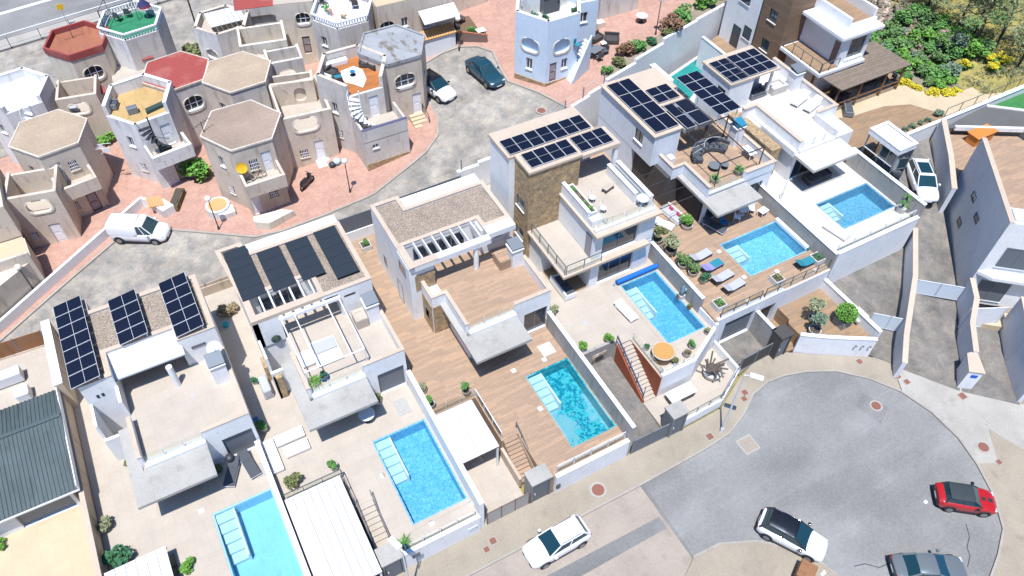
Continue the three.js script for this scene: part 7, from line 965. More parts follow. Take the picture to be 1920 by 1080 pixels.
function car(label, x, y, z, turn, o) {
  const { L = 4.2, W = 1.78, H = 1.55, body, roof = body, type = 'hatch' } = o, h = L / 2, w = W / 2, t = thing(o.name || 'parked_car', label, o.category || 'car', [x, y, z], turn);
  const bl = o.belt || 0.96, nose = o.nose || 0.78;
  const st = type === 'sedan' ? [[-h, 0.78, 0.5, 0.78], [-h + 0.08, 0.9, 0.36, 0.9], [-h + 0.35, 0.97, 0.24, 0.95], [-h + 1.1, 1, 0.2, bl], [0, 1, 0.2, bl], [h - 1.35, 1, 0.2, bl - 0.02], [h - 0.8, 0.98, 0.22, bl - 0.08], [h - 0.35, 0.93, 0.26, nose], [h - 0.1, 0.82, 0.32, nose - 0.12], [h, 0.66, 0.4, 0.52]] : [[-h, 0.8, 0.5, 0.82], [-h + 0.07, 0.9, 0.34, 0.94], [-h + 0.3, 0.97, 0.26, bl + 0.02], [-h + 1.0, 1, 0.22, bl], [0, 1, 0.22, bl], [h - 1.2, 1, 0.22, bl - 0.01], [h - 0.75, 0.98, 0.24, bl - 0.06], [h - 0.35, 0.94, 0.26, nose + 0.02], [h - 0.1, 0.84, 0.32, nose - 0.12], [h, 0.68, 0.42, 0.56]];
  own(t, 'body', body, loft(st.map(([px, k, y0, b]) => ring(px, k * w, y0, b, 0.05))));
  const [rb, rr, rf, fb] = o.house || (type === 'sedan' ? [-h + 0.55, -h + 1.3, h - 2.15, h - 1.25] : [-h + 0.12, -h + 0.55, h - 2.05, h - 1.12]);
  const gw = 0.92 * w, tw = 0.72 * w, ht = H - 0.05, S = (px, yy, hw) => [[px, yy, hw], [px, yy + (yy > bl + 0.1 ? 0.025 : 0), hw * 0.5], [px, yy + (yy > bl + 0.1 ? 0.03 : 0), 0], [px, yy + (yy > bl + 0.1 ? 0.025 : 0), -hw * 0.5], [px, yy, -hw]];
  // glasshouse: screens and side windows
  const quad = (a, b, c, d) => { const g = new THREE.BufferGeometry(); g.setAttribute('position', new THREE.Float32BufferAttribute([...a, ...b, ...c, ...a, ...c, ...d], 3)); g.computeVertexNormals(); return g; };
  const A = [fb, bl - 0.02, gw * 0.95], B = [rf, ht, tw], C = [rr, ht, tw * 0.97], E = [rb, bl - 0.02, gw * 0.88], m_ = (p) => [p[0], p[1], -p[2]], mid = (p, q, k) => p.map((v, i) => v + (q[i] - v) * k);
  if (type === 'van') { const cut = h - 2.1; own(t, 'cargo_body', body, loft([[-h + 0.03, 0.9], [-h + 0.14, 0.97], [cut - 0.3, 1], [cut, 0.98]].map(([px, k]) => [[px, bl - 0.15, k * w], [px, bl + 0.25, k * w * 0.985], [px, H - 0.16, k * w * 0.9], [px, H - 0.03, k * w * 0.78], [px, H, 0], [px, H - 0.03, -k * w * 0.78], [px, H - 0.16, -k * w * 0.9], [px, bl + 0.25, -k * w * 0.985], [px, bl - 0.15, -k * w]]))); }
  const cab0 = type === 'van' ? h - 2.1 : null, Cc = type === 'van' ? [cab0, ht, tw * 1.05] : C, Ec = type === 'van' ? [cab0, bl - 0.02, gw] : E;
  const ws = own(t, 'windscreen', o.screen || PT.screen, quad(A, m_(A), m_(B), B)); if (type !== 'van') own(t, 'rear_window', PT.screen, quad(m_(E), E, C, m_(C)));
  for (const s of [1, -1]) { const f = s > 0 ? (p) => p : m_, sd = own(t, 'side_window', PT.screen, quad(f(A), f(B), f(Cc), f(Ec))); own(sd, 'pillar', type === 'van' ? body : (o.pillar || body), [bar(f(mid(A, B, 0.02)), f(mid(A, B, 0.98)), 0.045), bar(f(mid(B, Cc, 0.0)), f(mid(B, Cc, 1)), 0.04), bar(f(mid(Ec, Cc, 0.02)), f(mid(Ec, Cc, 0.98)), 0.07), bar(f(mid(mid(A, Ec, 0.5), mid(B, Cc, 0.5), 0)), f(mid(B, Cc, 0.5)), 0.035)]); }
  own(t, 'roof', roof, loft([[Cc[0] - 0.06, ht - 0.02, 0.94], [Cc[0] + 0.15, ht + 0.03, 1.02], [(rf + Cc[0]) / 2, ht + 0.06, 1.03], [rf - 0.12, ht + 0.04, 1.03], [rf + 0.05, ht - 0.01, 1.0]].map(([px, yy, k]) => [[px, ht - 0.05, tw * k * 1.02], [px, yy - 0.01, tw * k * 0.93], [px, yy + 0.02, tw * 0.5], [px, yy + 0.03, 0], [px, yy + 0.02, -tw * 0.5], [px, yy - 0.01, -tw * k * 0.93], [px, ht - 0.05, -tw * k * 1.02]])));
  if (o.sunroof) own(t, 'sunroof', PT.screen, RB(rr + 0.5, rf - 0.15, ht + 0.08, ht + 0.105, -tw * 0.72, tw * 0.72, 0.01));
  if (o.rails) own(t, 'roof_rail', PT.plastic, [1, -1].map((s) => bar([rr + 0.2, ht + 0.08, s * tw * 0.95], [rf - 0.1, ht + 0.08, s * tw * 0.95], 0.02)));
  if (o.stripe) own(t, 'bonnet_stripe', PT.plastic, [-1].map(() => quad([fb + 0.05, bl + 0.045, 0.16], [fb + 0.05, bl + 0.045, -0.1], [h - 0.33, nose + 0.085, -0.1], [h - 0.33, nose + 0.085, 0.16])));
  const wr = 0.33, wx = [h - 0.82, -h + 0.78]; for (const px of wx) for (const s of [1, -1]) { const g = own(t, 'wheel', PT.tyre, new THREE.CylinderGeometry(wr, wr, 0.23, 20).rotateX(Math.PI / 2).translate(px, wr, s * (w - 0.09))); own(g, 'rim', PT.rim, [new THREE.CylinderGeometry(0.21, 0.21, 0.02, 14).rotateX(Math.PI / 2).translate(px, wr, s * (w + 0.03))]); }
  for (const s of [1, -1]) { own(t, 'wheel_arch', PT.plastic, wx.map((px) => new THREE.TorusGeometry(wr + 0.04, 0.035, 6, 14, Math.PI).translate(px, wr + 0.02, s * (w - 0.0)))); own(t, 'headlight', PT.lampW, RB(h - 0.36, h - 0.12, nose - 0.16, nose - 0.04, s * w * 0.5, s * w * 0.84, 0.03, 2)); own(t, 'tail_light', PT.lampR, RB(-h - 0.01, -h + 0.12, 0.72, 0.86, s * w * 0.55, s * w * 0.86, 0.03, 2)); own(t, 'mirror', roof === body ? body : PT.black, RB(fb - 0.45, fb - 0.25, bl, bl + 0.15, s * (w + 0.02), s * (w + 0.2), 0.04, 2)); }
  own(t, 'bumper', o.bumper || PT.plastic, [RB(h - 0.14, h + 0.02, 0.3, 0.45, -w * 0.62, w * 0.62, 0.04), RB(-h - 0.04, -h + 0.1, 0.34, 0.6, -w * 0.76, w * 0.76, 0.05)]); own(t, 'sill', PT.plastic, [1, -1].map((s) => BX(-h + 1.15, h - 1.2, 0.22, 0.32, s * (w - 0.05), s * (w + 0.005))));
  own(t, 'number_plate', M.whitePaint, [BX(h + 0.02, h + 0.03, 0.36, 0.46, -0.26, 0.26), BX(-h - 0.05, -h - 0.04, 0.5, 0.6, -0.26, 0.26)]); return t;
}
car('white compact car parked on the concrete below the teal pool', 12.75, 0.01, -15.9, Math.PI + 0.02, { body: PT.white, L: 4.25, rails: true });
car('white car with black roof parked on the pavement island edge', 26.05, 0.02, -9.25, -Math.atan2(2.55, 1.45) + 0.02, { body: PT.white, roof: PT.black, pillar: PT.black, L: 4.25, H: 1.58 });
car('red small car with black soft top and bonnet stripe', 37.75, 0.01, -5.75, -0.66, { body: PT.red, roof: PT.softtop, pillar: PT.softtop, L: 3.75, W: 1.68, H: 1.42, stripe: true, house: [-1.55, -1.25, 0.15, 0.75] });
car('dark grey saloon cut off at the frame bottom', 32.0, 0.01, -3.6, -0.52, { body: PT.grey, type: 'sedan', L: 4.5, H: 1.45 });
car('dark teal saloon parked alone on the upper street', 28.2, bY(28.2), -55.2, -Math.PI / 2 + 0.12, { body: PT.teal, type: 'sedan', L: 4.5, H: 1.45 });
car('white car with black roof beside the stained grey roof house', 23.55, bY(23.5), -55.9, -Math.PI / 2 + 0.28, { body: PT.white, roof: PT.black, pillar: PT.black, L: 4.2, H: 1.58 });
car('white estate car with sunroof on the ramp beside the pavilion', 55.0, 3.5, -27.1, Math.atan2(-0.845, -0.534), { body: PT.white, L: 4.6, W: 1.85, H: 1.6, sunroof: true, rails: true });
car('white delivery van parked along the pink court wall', -3.95, bY(-4), -52.75, -0.55, { body: PT.white, type: 'van', L: 4.45, W: 1.8, H: 1.84, belt: 1.05, nose: 0.9, category: 'van', name: 'delivery_van', house: [-2, -1.8, 0.65, 1.35] });
{ const t = thing('motor_scooter', 'dark scooters parked in the shade of the yellow dish house', 'scooter', [9.4, bY(9.4) + 0.12, -51.2], 0.6); own(t, 'body', PT.black, [RB(-0.7, 0.5, 0.35, 0.75, -0.16, 0.16, 0.08, 2), RB(-0.6, 0.1, 0.75, 0.88, -0.15, 0.15, 0.05, 2), RB(0.35, 0.6, 0.3, 1.05, -0.18, 0.18, 0.06, 2)]); for (const px of [-0.6, 0.7]) own(t, 'wheel', PT.tyre, new THREE.TorusGeometry(0.22, 0.07, 8, 18).translate(px, 0.28, 0)); own(t, 'handlebar', M.darkMetal, bar([0.5, 1.1, -0.32], [0.5, 1.1, 0.32], 0.025)); }
// ================= furniture and small things =================
function lounger(label, x, y, z, turn, m, { frame = M.darkMetal, back = 0.5, group = 'sun loungers on the terraces' } = {}) {
  const t = thing('sun_lounger', label, 'sun lounger', [x, y, z], turn, group);
  own(t, 'mattress', m, RB(-0.35, 0.35, 0.3, 0.4, -0.35, 0.95, 0.04, 2)); own(t, 'backrest', m, new RoundedBoxGeometry(0.7, 0.1, 0.75, 2, 0.04).translate(0, 0, -0.37).rotateX(back).translate(0, 0.36, -0.35));
  own(t, 'frame', frame, [BX(-0.36, -0.31, 0.24, 0.29, -0.9, 0.97), BX(0.31, 0.36, 0.24, 0.29, -0.9, 0.97), BX(-0.31, 0.31, 0.24, 0.28, 0.9, 0.96)]); for (const [a, b] of [[-0.33, -0.8], [0.33, -0.8], [-0.33, 0.85], [0.33, 0.85]]) own(t, 'leg', frame, BX(a - 0.025, a + 0.025, 0, 0.24, b - 0.025, b + 0.025)); return t;
}
function chair(label, x, y, z, turn, m, { group = 'terrace chairs', frame = M.darkMetal } = {}) { const t = thing('terrace_chair', label, 'chair', [x, y, z], turn, group); own(t, 'seat', m, RB(-0.26, 0.26, 0.4, 0.48, -0.26, 0.26, 0.03, 2)); own(t, 'backrest', m, RB(-0.26, 0.26, 0.48, 0.95, -0.3, -0.22, 0.03, 2)); for (const [a, b] of [[-0.23, -0.24], [0.23, -0.24], [-0.23, 0.23], [0.23, 0.23]]) own(t, 'leg', frame, BX(a - 0.02, a + 0.02, 0, 0.4, b - 0.02, b + 0.02)); return t; }
function table(label, x, y, z, turn, w, d, m, { h = 0.73, round = false, leg = M.darkMetal } = {}) { const t = thing('terrace_table', label, 'table', [x, y, z], turn); own(t, 'table_top', m, round ? CY(0, 0, h - 0.05, h, w / 2, w / 2, 24) : RB(-w / 2, w / 2, h - 0.05, h, -d / 2, d / 2, 0.02)); if (round) own(t, 'pedestal', leg, [CY(0, 0, 0, h - 0.05, 0.05, 0.05, 8), CY(0, 0, 0, 0.04, 0.28, 0.25, 14)]); else for (const [a, b] of [[-1, -1], [1, -1], [-1, 1], [1, 1]]) own(t, 'leg', leg, BX(a * (w / 2 - 0.08) - 0.025, a * (w / 2 - 0.08) + 0.025, 0, h - 0.05, b * (d / 2 - 0.08) - 0.025, b * (d / 2 - 0.08) + 0.025)); return t; }
function sofa(label, x, y, z, turn, w, m, frame = M.whitePaint, { d = 0.85, cush = 2, pillow = null } = {}) { const t = thing('garden_sofa', label, 'sofa', [x, y, z], turn); own(t, 'base', frame, RB(-w / 2, w / 2, 0.08, 0.3, -d / 2, d / 2, 0.03)); own(t, 'back', frame, RB(-w / 2, w / 2, 0.3, 0.72, -d / 2, -d / 2 + 0.14, 0.03)); for (const s of [-1, 1]) own(t, 'armrest', frame, RB(s * (w / 2 - 0.12), s * w / 2, 0.3, 0.55, -d / 2 + 0.14, d / 2, 0.03)); for (let i = 0; i < cush; i++) { const cw = (w - 0.26) / cush, cx = -w / 2 + 0.13 + cw * (i + 0.5); own(t, 'seat_cushion', m, RB(cx - cw / 2 + 0.01, cx + cw / 2 - 0.01, 0.3, 0.45, -d / 2 + 0.16, d / 2 - 0.01, 0.05, 2)); if (pillow) own(t, 'pillow', pillow, RB(cx - 0.2, cx + 0.2, 0.46, 0.75, -d / 2 + 0.18, -d / 2 + 0.34, 0.06, 2)); } return t; }
const H5 = D[5];
// house 1
lounger('dark slatted lounger beside the pale patch near white wall', -2.35, D[1], -29.2, 0.15, M.grayFabric, { frame: M.alu }); lounger('dark lounger tilted in the canopy shade', -3.5, D[1], -29.2, -0.5, M.grayFabric, { frame: M.alu });
{ const t = thing('barbecue', 'black kettle barbecue under the wrap canopy corner', 'barbecue', [-3.3, D[1], -30.0]); own(t, 'bowl', M.darkMetal, new THREE.SphereGeometry(0.3, 16, 10).scale(1, 0.8, 1).translate(0, 0.8, 0)); for (let i = 0; i < 3; i++) { const a = i * 2.1; own(t, 'leg', M.darkMetal, bar([0.12 * Math.cos(a), 0.7, 0.12 * Math.sin(a)], [0.32 * Math.cos(a), 0, 0.32 * Math.sin(a)], 0.02)); } }
solo('floor_mat', 'pale grey mat by the low white wall of first villa', 'mat', M.slab, RB(-2.2, -1.62, D[1] + 0.004, D[1] + 0.03, -29.2, -28.2, 0.01)); solo('floor_mat', 'pale grey mat near the dark shutter of second villa', 'mat', M.slab, RB(7.6, 8.5, D[2] + 0.004, D[2] + 0.03, -29.4, -28.1, 0.01)); solo('floor_mat', 'square white shower tray on the plank terrace', 'shower tray', M.whitePaint, RB(18.6, 19.6, D[3] + 0.004, D[3] + 0.06, -28.6, -27.6, 0.02));
// house 2
function slatBed(label, x, y, z, turn, w, d) { const t = thing('slatted_bed', label, 'sun bed', [x, y, z], turn, 'white slatted terrace beds'); own(t, 'frame', M.whitePaint, [BX(-w / 2, -w / 2 + 0.07, 0.12, 0.3, -d / 2, d / 2), BX(w / 2 - 0.07, w / 2, 0.12, 0.3, -d / 2, d / 2), BX(-w / 2 + 0.07, w / 2 - 0.07, 0.12, 0.3, -d / 2, -d / 2 + 0.07), BX(-w / 2 + 0.07, w / 2 - 0.07, 0.12, 0.3, d / 2 - 0.07, d / 2)]); const n = Math.round(d / 0.16); for (let i = 0; i < n; i++) own(t, 'slat', M.whitePaint, BX(-w / 2 + 0.075, w / 2 - 0.075, 0.24, 0.28, -d / 2 + 0.09 + (d - 0.18) * i / n, -d / 2 + 0.09 + (d - 0.18) * (i + 0.72) / n)); for (const [a, b] of [[-1, -1], [1, -1], [-1, 1], [1, 1]]) own(t, 'leg', M.darkMetal, BX(a * (w / 2 - 0.06) - 0.03, a * (w / 2 - 0.06) + 0.03, 0, 0.12, b * (d / 2 - 0.06) - 0.03, b * (d / 2 - 0.06) + 0.03)); return t; }
slatBed('long white slatted bed along the low white wall', -0.85, D[2], -29.1, 0, 0.75, 2.5); { const b = slatBed('white slatted corner bed with pale cushion', 0.55, D[2], -30.0, Math.PI / 2, 0.8, 1.9); own(b, 'cushion', M.whiteFabric, RB(-0.33, 0.33, 0.29, 0.4, -0.85, 0.85, 0.04, 2)); const c = slatBed('white slatted bed beside the corner bed', 0.7, D[2], -28.95, Math.PI / 2, 0.8, 1.6); own(c, 'cushion', M.whiteFabric, RB(-0.33, 0.33, 0.29, 0.4, -0.7, 0.7, 0.04, 2)); }
{ const T2 = D[2] + 3.1; const b = slatBed('wide white lounge bed with grey mattress under pergola', 4.75, T2, -33.1, 0, 1.75, 2.0); own(b, 'mattress', M.lightFabric, [RB(-0.78, 0.78, 0.3, 0.42, -0.85, 0.1, 0.04, 2)]); slatBed('small white slatted table under the pergola', 3.35, T2, -33.1, 0, 0.85, 1.2); potted('palm in white pot at pergola corner', 3.25, T2, -31.0, { leaf: 'agave', s: 0.9, m: LEAF.bright, r: 0.3 }); potted('blue potted plant beside the pergola palm', 3.9, T2, -31.1, { m: LEAF.deep, s: 0.3, potM: M.blueFabric }); }
{ const t = thing('covered_barbecue', 'barbecue under silver grey cover beside stone pillar', 'barbecue', [0.35, D[2], -34.3]); own(t, 'cover', M.lightFabric, [RB(-0.3, 0.3, 0.2, 1.0, -0.75, 0.75, 0.14, 3), RB(-0.33, 0.33, 0.05, 0.3, -0.72, 0.72, 0.05, 2)]); own(t, 'wheel', M.darkMetal, [CY(0.2, 0.6, 0, 0.1, 0.1), CY(-0.2, 0.6, 0, 0.1, 0.1)]); solo('stone_pillar', 'brown stone pillar beside the covered barbecue', 'pillar', M.stone, [BX(1.15, 1.55, D[2], D[2] + 2.3, -33.55, -33.2), BX(0.7, 1.0, D[2], D[2] + 1.6, -36.0, -35.0)]); }
table('round pale table under the concrete canopy of second villa', 5.6, D[2], -28.9, 0, 1.1, 1.1, M.paleGate, { round: true }); solo('green_hose', 'coiled dark hose in the stair court of second villa', 'hose', mat([0.03, 0.06, 0.03]), [new THREE.TorusGeometry(0.28, 0.05, 8, 20).translate(2.1, D[2] + 3.6, -35.4), new THREE.TorusGeometry(0.22, 0.05, 8, 20).translate(2.12, D[2] + 3.55, -35.34)]); potted('potted creeper beside the side wall of second villa', -0.1, D[2], -35.3, { m: LEAF.deep, s: 0.35, r: 0.22, ph: 0.3 });
solo('turquoise_bin', 'small turquoise bucket beside the dry shrub', 'bucket', mat([0.02, 0.3, 0.32]), new THREE.CylinderGeometry(0.22, 0.17, 0.45, 14).translate(-0.6, D[1] + 0.22, -41.2)); solo('blue_bucket', 'dark blue box behind the low white wall', 'box', M.blueFabric, RB(-1.2, -0.85, D[2], D[2] + 0.4, -32.4, -32.0, 0.04));
// house 4
sofa('white frame sofa with charcoal cushions at the balcony shade', 22.7, D[4], -31.9, Math.PI / 2 + 0.0, 2.3, M.grayFabric, M.whitePaint, { d: 1.0, cush: 2 });
{ const l = lounger('white slatted lounger beside the mosaic pool steps', 25.6, D[4], -27.7, 0.1, M.whiteFabric, { frame: M.whitePaint, back: 0.1 }); }
{ const t = thing('hot_tub', 'round wooden hot tub with orange cover by the pool', 'hot tub', [25.6, D[4], -23.2]); own(t, 'tub', M.tubBrown, [new THREE.CylinderGeometry(0.78, 0.7, 0.75, 28).translate(0, 0.38, 0)]); own(t, 'rim', M.cap, new THREE.TorusGeometry(0.78, 0.06, 8, 32).rotateX(Math.PI / 2).translate(0, 0.77, 0)); own(t, 'cover', M.tubTop, CY(0, 0, 0.75, 0.82, 0.76, 0.72, 28)); }
{ const t = thing('driftwood_stump', 'upturned driftwood stump in white bowl on front terrace', 'tree stump', [29.2, 0.4, -21.4]); own(t, 'bowl', M.potWhite, new THREE.LatheGeometry([[0, 0], [0.5, 0], [0.72, 0.55], [0.66, 0.55], [0.6, 0.4], [0, 0.4]].map((p) => new THREE.Vector2(...p)), 22)); const G = []; for (let i = 0; i < 14; i++) { const a = i * 2.4, l = R(0.6, 1.25), m = [0.5 * l * Math.cos(a), 0.85 + R(0, 0.3), 0.5 * l * Math.sin(a)], e = [l * Math.cos(a + 0.3), 1.1 + R(-0.3, 0.7), l * Math.sin(a + 0.3)]; G.push(bar([0, 0.5, 0], m, 0.11, 7), bar(m, e, 0.065, 6)); } own(t, 'roots', mat([0.13, 0.1, 0.08], {}), G); }
{ const t = thing('storage_chest', 'long white lidded chest below the tub wall', 'storage chest', [26.0, 0.4, -20.95]); own(t, 'box', M.darkMetal, BX(-1.0, 1.0, 0, 0.62, -0.38, 0.38)); own(t, 'lid', M.whitePaint, RB(-1.1, 1.1, 0.62, 0.74, -0.46, 0.46, 0.03)); }
{ const t = thing('stone_barbecue', 'rough stone built barbecue at the top of grey ramp', 'barbecue', [22.3, 1.1, -26.3]); own(t, 'stonework', M.rock, [RB(-0.7, 0.6, 0, 1.1, -0.3, 0.4, 0.1, 2), RB(-0.6, 0.7, 1.0, 1.5, -0.35, 0.3, 0.12, 2)]); own(t, 'fire_hole', M.darkMetal, BX(-0.4, 0.3, 0.25, 0.75, 0.402, 0.42)); }
wallThing('rough stone retaining wall behind the grey ramp', M.greyWall, [BX(20.4, 23.4, 0.6, 2.85, -26.15, -25.95)]);
{ const t = thing('garden_statue', 'grey green fountain figure on white block by the pool', 'statue', [30.05, D[4], -27.0]); own(t, 'plinth', M.potWhite, BX(-0.22, 0.22, 0, 0.5, -0.22, 0.22)); own(t, 'figure', mat([0.16, 0.24, 0.27], {}), [new THREE.LatheGeometry([[0, 0.5], [0.2, 0.5], [0.16, 0.75], [0.22, 1.0], [0.1, 1.2], [0.14, 1.35], [0, 1.5]].map((p) => new THREE.Vector2(...p)), 14), new THREE.SphereGeometry(0.16, 10, 8).translate(0.18, 1.0, 0.1)]); }
table('low pale bench table on the roof garden terrace', 27.6, 8.75, -34.4, 0.3, 1.0, 0.5, M.tileCream, { h: 0.45 }); for (const [x, z, l] of [[25.9, -33.9, 'wire chair near the planter head on roof garden'], [26.0, -32.6, 'wire chair near the planter end on roof garden']]) { const t = thing('wire_chair', l, 'chair', [x, 8.75, z], 0.6, 'wire chairs in the roof garden'); own(t, 'seat', M.alu, [CY(0, 0, 0.42, 0.45, 0.25, 0.25, 16)]); own(t, 'back_hoop', M.alu, new THREE.TorusGeometry(0.27, 0.02, 6, 20).translate(0, 0.7, -0.22)); own(t, 'legs', M.alu, [[-0.2, -0.2], [0.2, -0.2], [-0.2, 0.2], [0.2, 0.2]].map(([a, b]) => bar([a * 0.7, 0.42, b * 0.7], [a, 0, b], 0.015, 5))); }
{ const t = table('round glass table in the roof garden corner', 28.9, 8.75, -31.9, 0, 0.9, 0.9, M.paleGate, { round: true, leg: M.alu }); }
solo('floor_grate', 'small square drain grate in the cream pool terrace', 'drain', M.greyMetal, BX(22.3, 22.6, D[4] + 0.003, D[4] + 0.02, -28.5, -28.2)); solo('green_parasol_bin', 'folded green parasol behind the stone tower panels', 'parasol', M.turf, [new THREE.ConeGeometry(0.5, 1.4, 10).translate(30.0, 7.4, -41.5), bar([30, 5.0, -41.5], [30, 8.3, -41.5], 0.03)]);
// house 5
lounger('striped blue and lilac lounger, second along the pool', 33.3, H5, -27.75, Math.PI / 2 + 0.1, M.lilac); { const l = scene.children[scene.children.length - 1]; own(l, 'towel', M.tealFabric, RB(-0.33, 0.33, 0.402, 0.42, 0.0, 0.9, 0.008)); }
lounger('pale grey lounger farthest from the terrace rail', 33.2, H5, -29.0, Math.PI / 2 + 0.1, M.lightFabric); lounger('pale grey lounger third along the pool', 33.3, H5, -26.5, Math.PI / 2 + 0.1, M.lightFabric); lounger('pale grey lounger nearest the garage rail', 33.5, H5, -25.4, Math.PI / 2 + 0.1, M.lightFabric); lounger('teal lounger at the pool front corner', 40.0, H5, -24.7, Math.PI / 2, M.tealFabric);
sofa('white sofa with pink pillows under the wires', 34.0, H5, -33.7, -Math.PI / 2 + 0.1, 2.0, M.lightFabric, M.whitePaint, { pillow: M.pinkFabric }); sofa('white sofa with pink pillow beside the tall grey wall', 31.5, H5, -33.1, Math.PI / 2, 1.3, M.lightFabric, M.whitePaint, { cush: 1, pillow: M.pinkFabric }); lounger('white lounger between the pink pillow sofas', 32.7, H5, -33.3, 0.5, M.whiteFabric, { frame: M.whitePaint, back: 0.2 });
chair('blue armchair under the pale canopy edge', 37.0, H5, -31.0, 0.4, M.blueFabric); lounger('grey reclining chair in canopy shade', 36.2, H5, -31.1, 0.35, M.grayFabric, { frame: M.alu }); table('round white table by the glass door of pale villa', 39.2, H5, -31.4, 0, 1.0, 1.0, M.whitePaint, { round: true, leg: M.alu }); chair('white chair beside the round white table', 40.0, H5, -31.2, -0.6, M.whiteFabric, { frame: M.whitePaint }); chair('white chair left of the round white table', 38.4, H5, -31.0, 0.8, M.whiteFabric, { frame: M.whitePaint }); table('small white table near the pool roller', 40.6, H5, -30.5, 0.2, 0.8, 0.6, M.whitePaint, { leg: M.whitePaint, h: 0.6 });
{ const t = thing('curved_sofa', 'curved charcoal rattan sofa with wire canopy on roof', 'sofa', [38.6, 6.8, -35.0]); for (let i = 0; i < 7; i++) { const a = -2.7 + i * 0.36; own(t, 'seat_section', M.grayFabric, RB(-0.33, 0.33, 0.08, 0.45, -0.4, 0.4, 0.05, 2).rotateY(-a - Math.PI / 2).translate(1.5 * Math.cos(a), 0, 1.5 * Math.sin(a))); own(t, 'back_section', M.grayFabric, RB(-0.36, 0.36, 0.45, 0.8, 0.28, 0.42, 0.05, 2).rotateY(-a + Math.PI / 2).translate(1.6 * Math.cos(a), 0, 1.6 * Math.sin(a))); } const G = []; for (let i = 0; i < 7; i++) { const a = -2.7 + i * 0.36, p = (k, q) => [k * Math.cos(q), k === 2 ? 0.8 : 1.5, k * Math.sin(q)]; G.push(bar(p(2, a), p(1.2, a), 0.02, 5)); if (i) G.push(bar(p(1.2, a - 0.36), p(1.2, a), 0.02, 5)); } own(t, 'hood_frame', M.alu, G); }
table('oval grey coffee table on the plank roof terrace', 37.9, 6.8, -34.3, 0.3, 1.0, 0.8, M.metal, { round: true, h: 0.4 }); table('small grey side table beside the oval coffee table', 38.7, 6.8, -34.0, 0, 0.6, 0.6, M.metal, { round: true, h: 0.4 }); table('white work table against the parapet of steel pergola terrace', 41.2, 6.8, -34.2, 0, 0.7, 1.2, M.whitePaint, { leg: M.whitePaint }); solo('air_unit', 'small white air conditioner by the pale villa door', 'air conditioner', M.whitePaint, [RB(34.9, 35.4, 6.8, 7.5, -36.8, -36.2, 0.04), BX(35.0, 35.3, 6.8, 6.85, -36.1, -36.0)]);
// house 6
lounger('white lounger on the bare roof, nearer the chimney', 48.9, 7.75, -37.0, -Math.PI / 2 + 0.3, M.whiteFabric, { frame: M.whitePaint }); lounger('white lounger on the bare roof, beside the parapet corner', 49.3, 7.75, -35.9, -Math.PI / 2 + 0.3, M.whiteFabric, { frame: M.whitePaint }); slatBed('white grey slatted lounger at the pool front rail', 43.6, D[6], -25.6, 0.2, 0.9, 2.0); { const t = sofa('grey blue sofa under the roof panels of white villa', 46.2, 7.75, -39.5, 0.0, 1.7, M.grayFabric, M.metal, { d: 1.0 }); } sofa('dark sofa on grey mat under the white canopy', 46.6, D[6], -31.1, 0, 2.4, M.grayFabric, M.charWall, { d: 0.95, cush: 3 }); solo('floor_mat', 'grey outdoor mat below the white canopy', 'mat', M.greyWall, BX(44.6, 48.8, D[6] + 0.003, D[6] + 0.02, -32.0, -30.3));
{ const t = thing('pool_shower', 'thin curved chrome shower at the grey wall', 'shower', [42.1, D[6], -30.4]); own(t, 'pipe', M.alu, [bar([0, 0, 0], [0, 2.0, 0], 0.03), new THREE.TorusGeometry(0.25, 0.03, 6, 14, Math.PI).translate(0.25, 2.0, 0)]); }
// house 7
sofa('dark sofa at the reed pergola corner post', 54.4, D[7], -37.6, 0.2, 1.8, M.grayFabric, M.charWall); sofa('dark sofa in front of the reed pergola', 54.4, D[7], -36.0, 0.9, 1.9, M.grayFabric, M.metal); sofa('second dark sofa under the reed pergola', 55.6, D[7], -38.2, Math.PI / 2, 1.7, M.grayFabric, M.charWall); table('dark table with chairs under the reed roof', 58.6, D[7], -37.9, 0, 1.8, 0.9, M.charWall); for (const [x, z, l] of [[61.2, -36.8, 'dark chair outside the reed pergola end, of three'], [61.7, -37.4, 'dark chair by the yellow flowers, of three'], [60.8, -37.8, 'dark chair just under the reed roof end']]) chair(l, x, D[7], z, R(0, 6), M.grayFabric); solo('door_mat', 'small dark object lying on the brown deck', 'mat', M.charWall, RB(55.3, 55.9, D[7] + 0.003, D[7] + 0.08, -33.2, -32.9, 0.02));
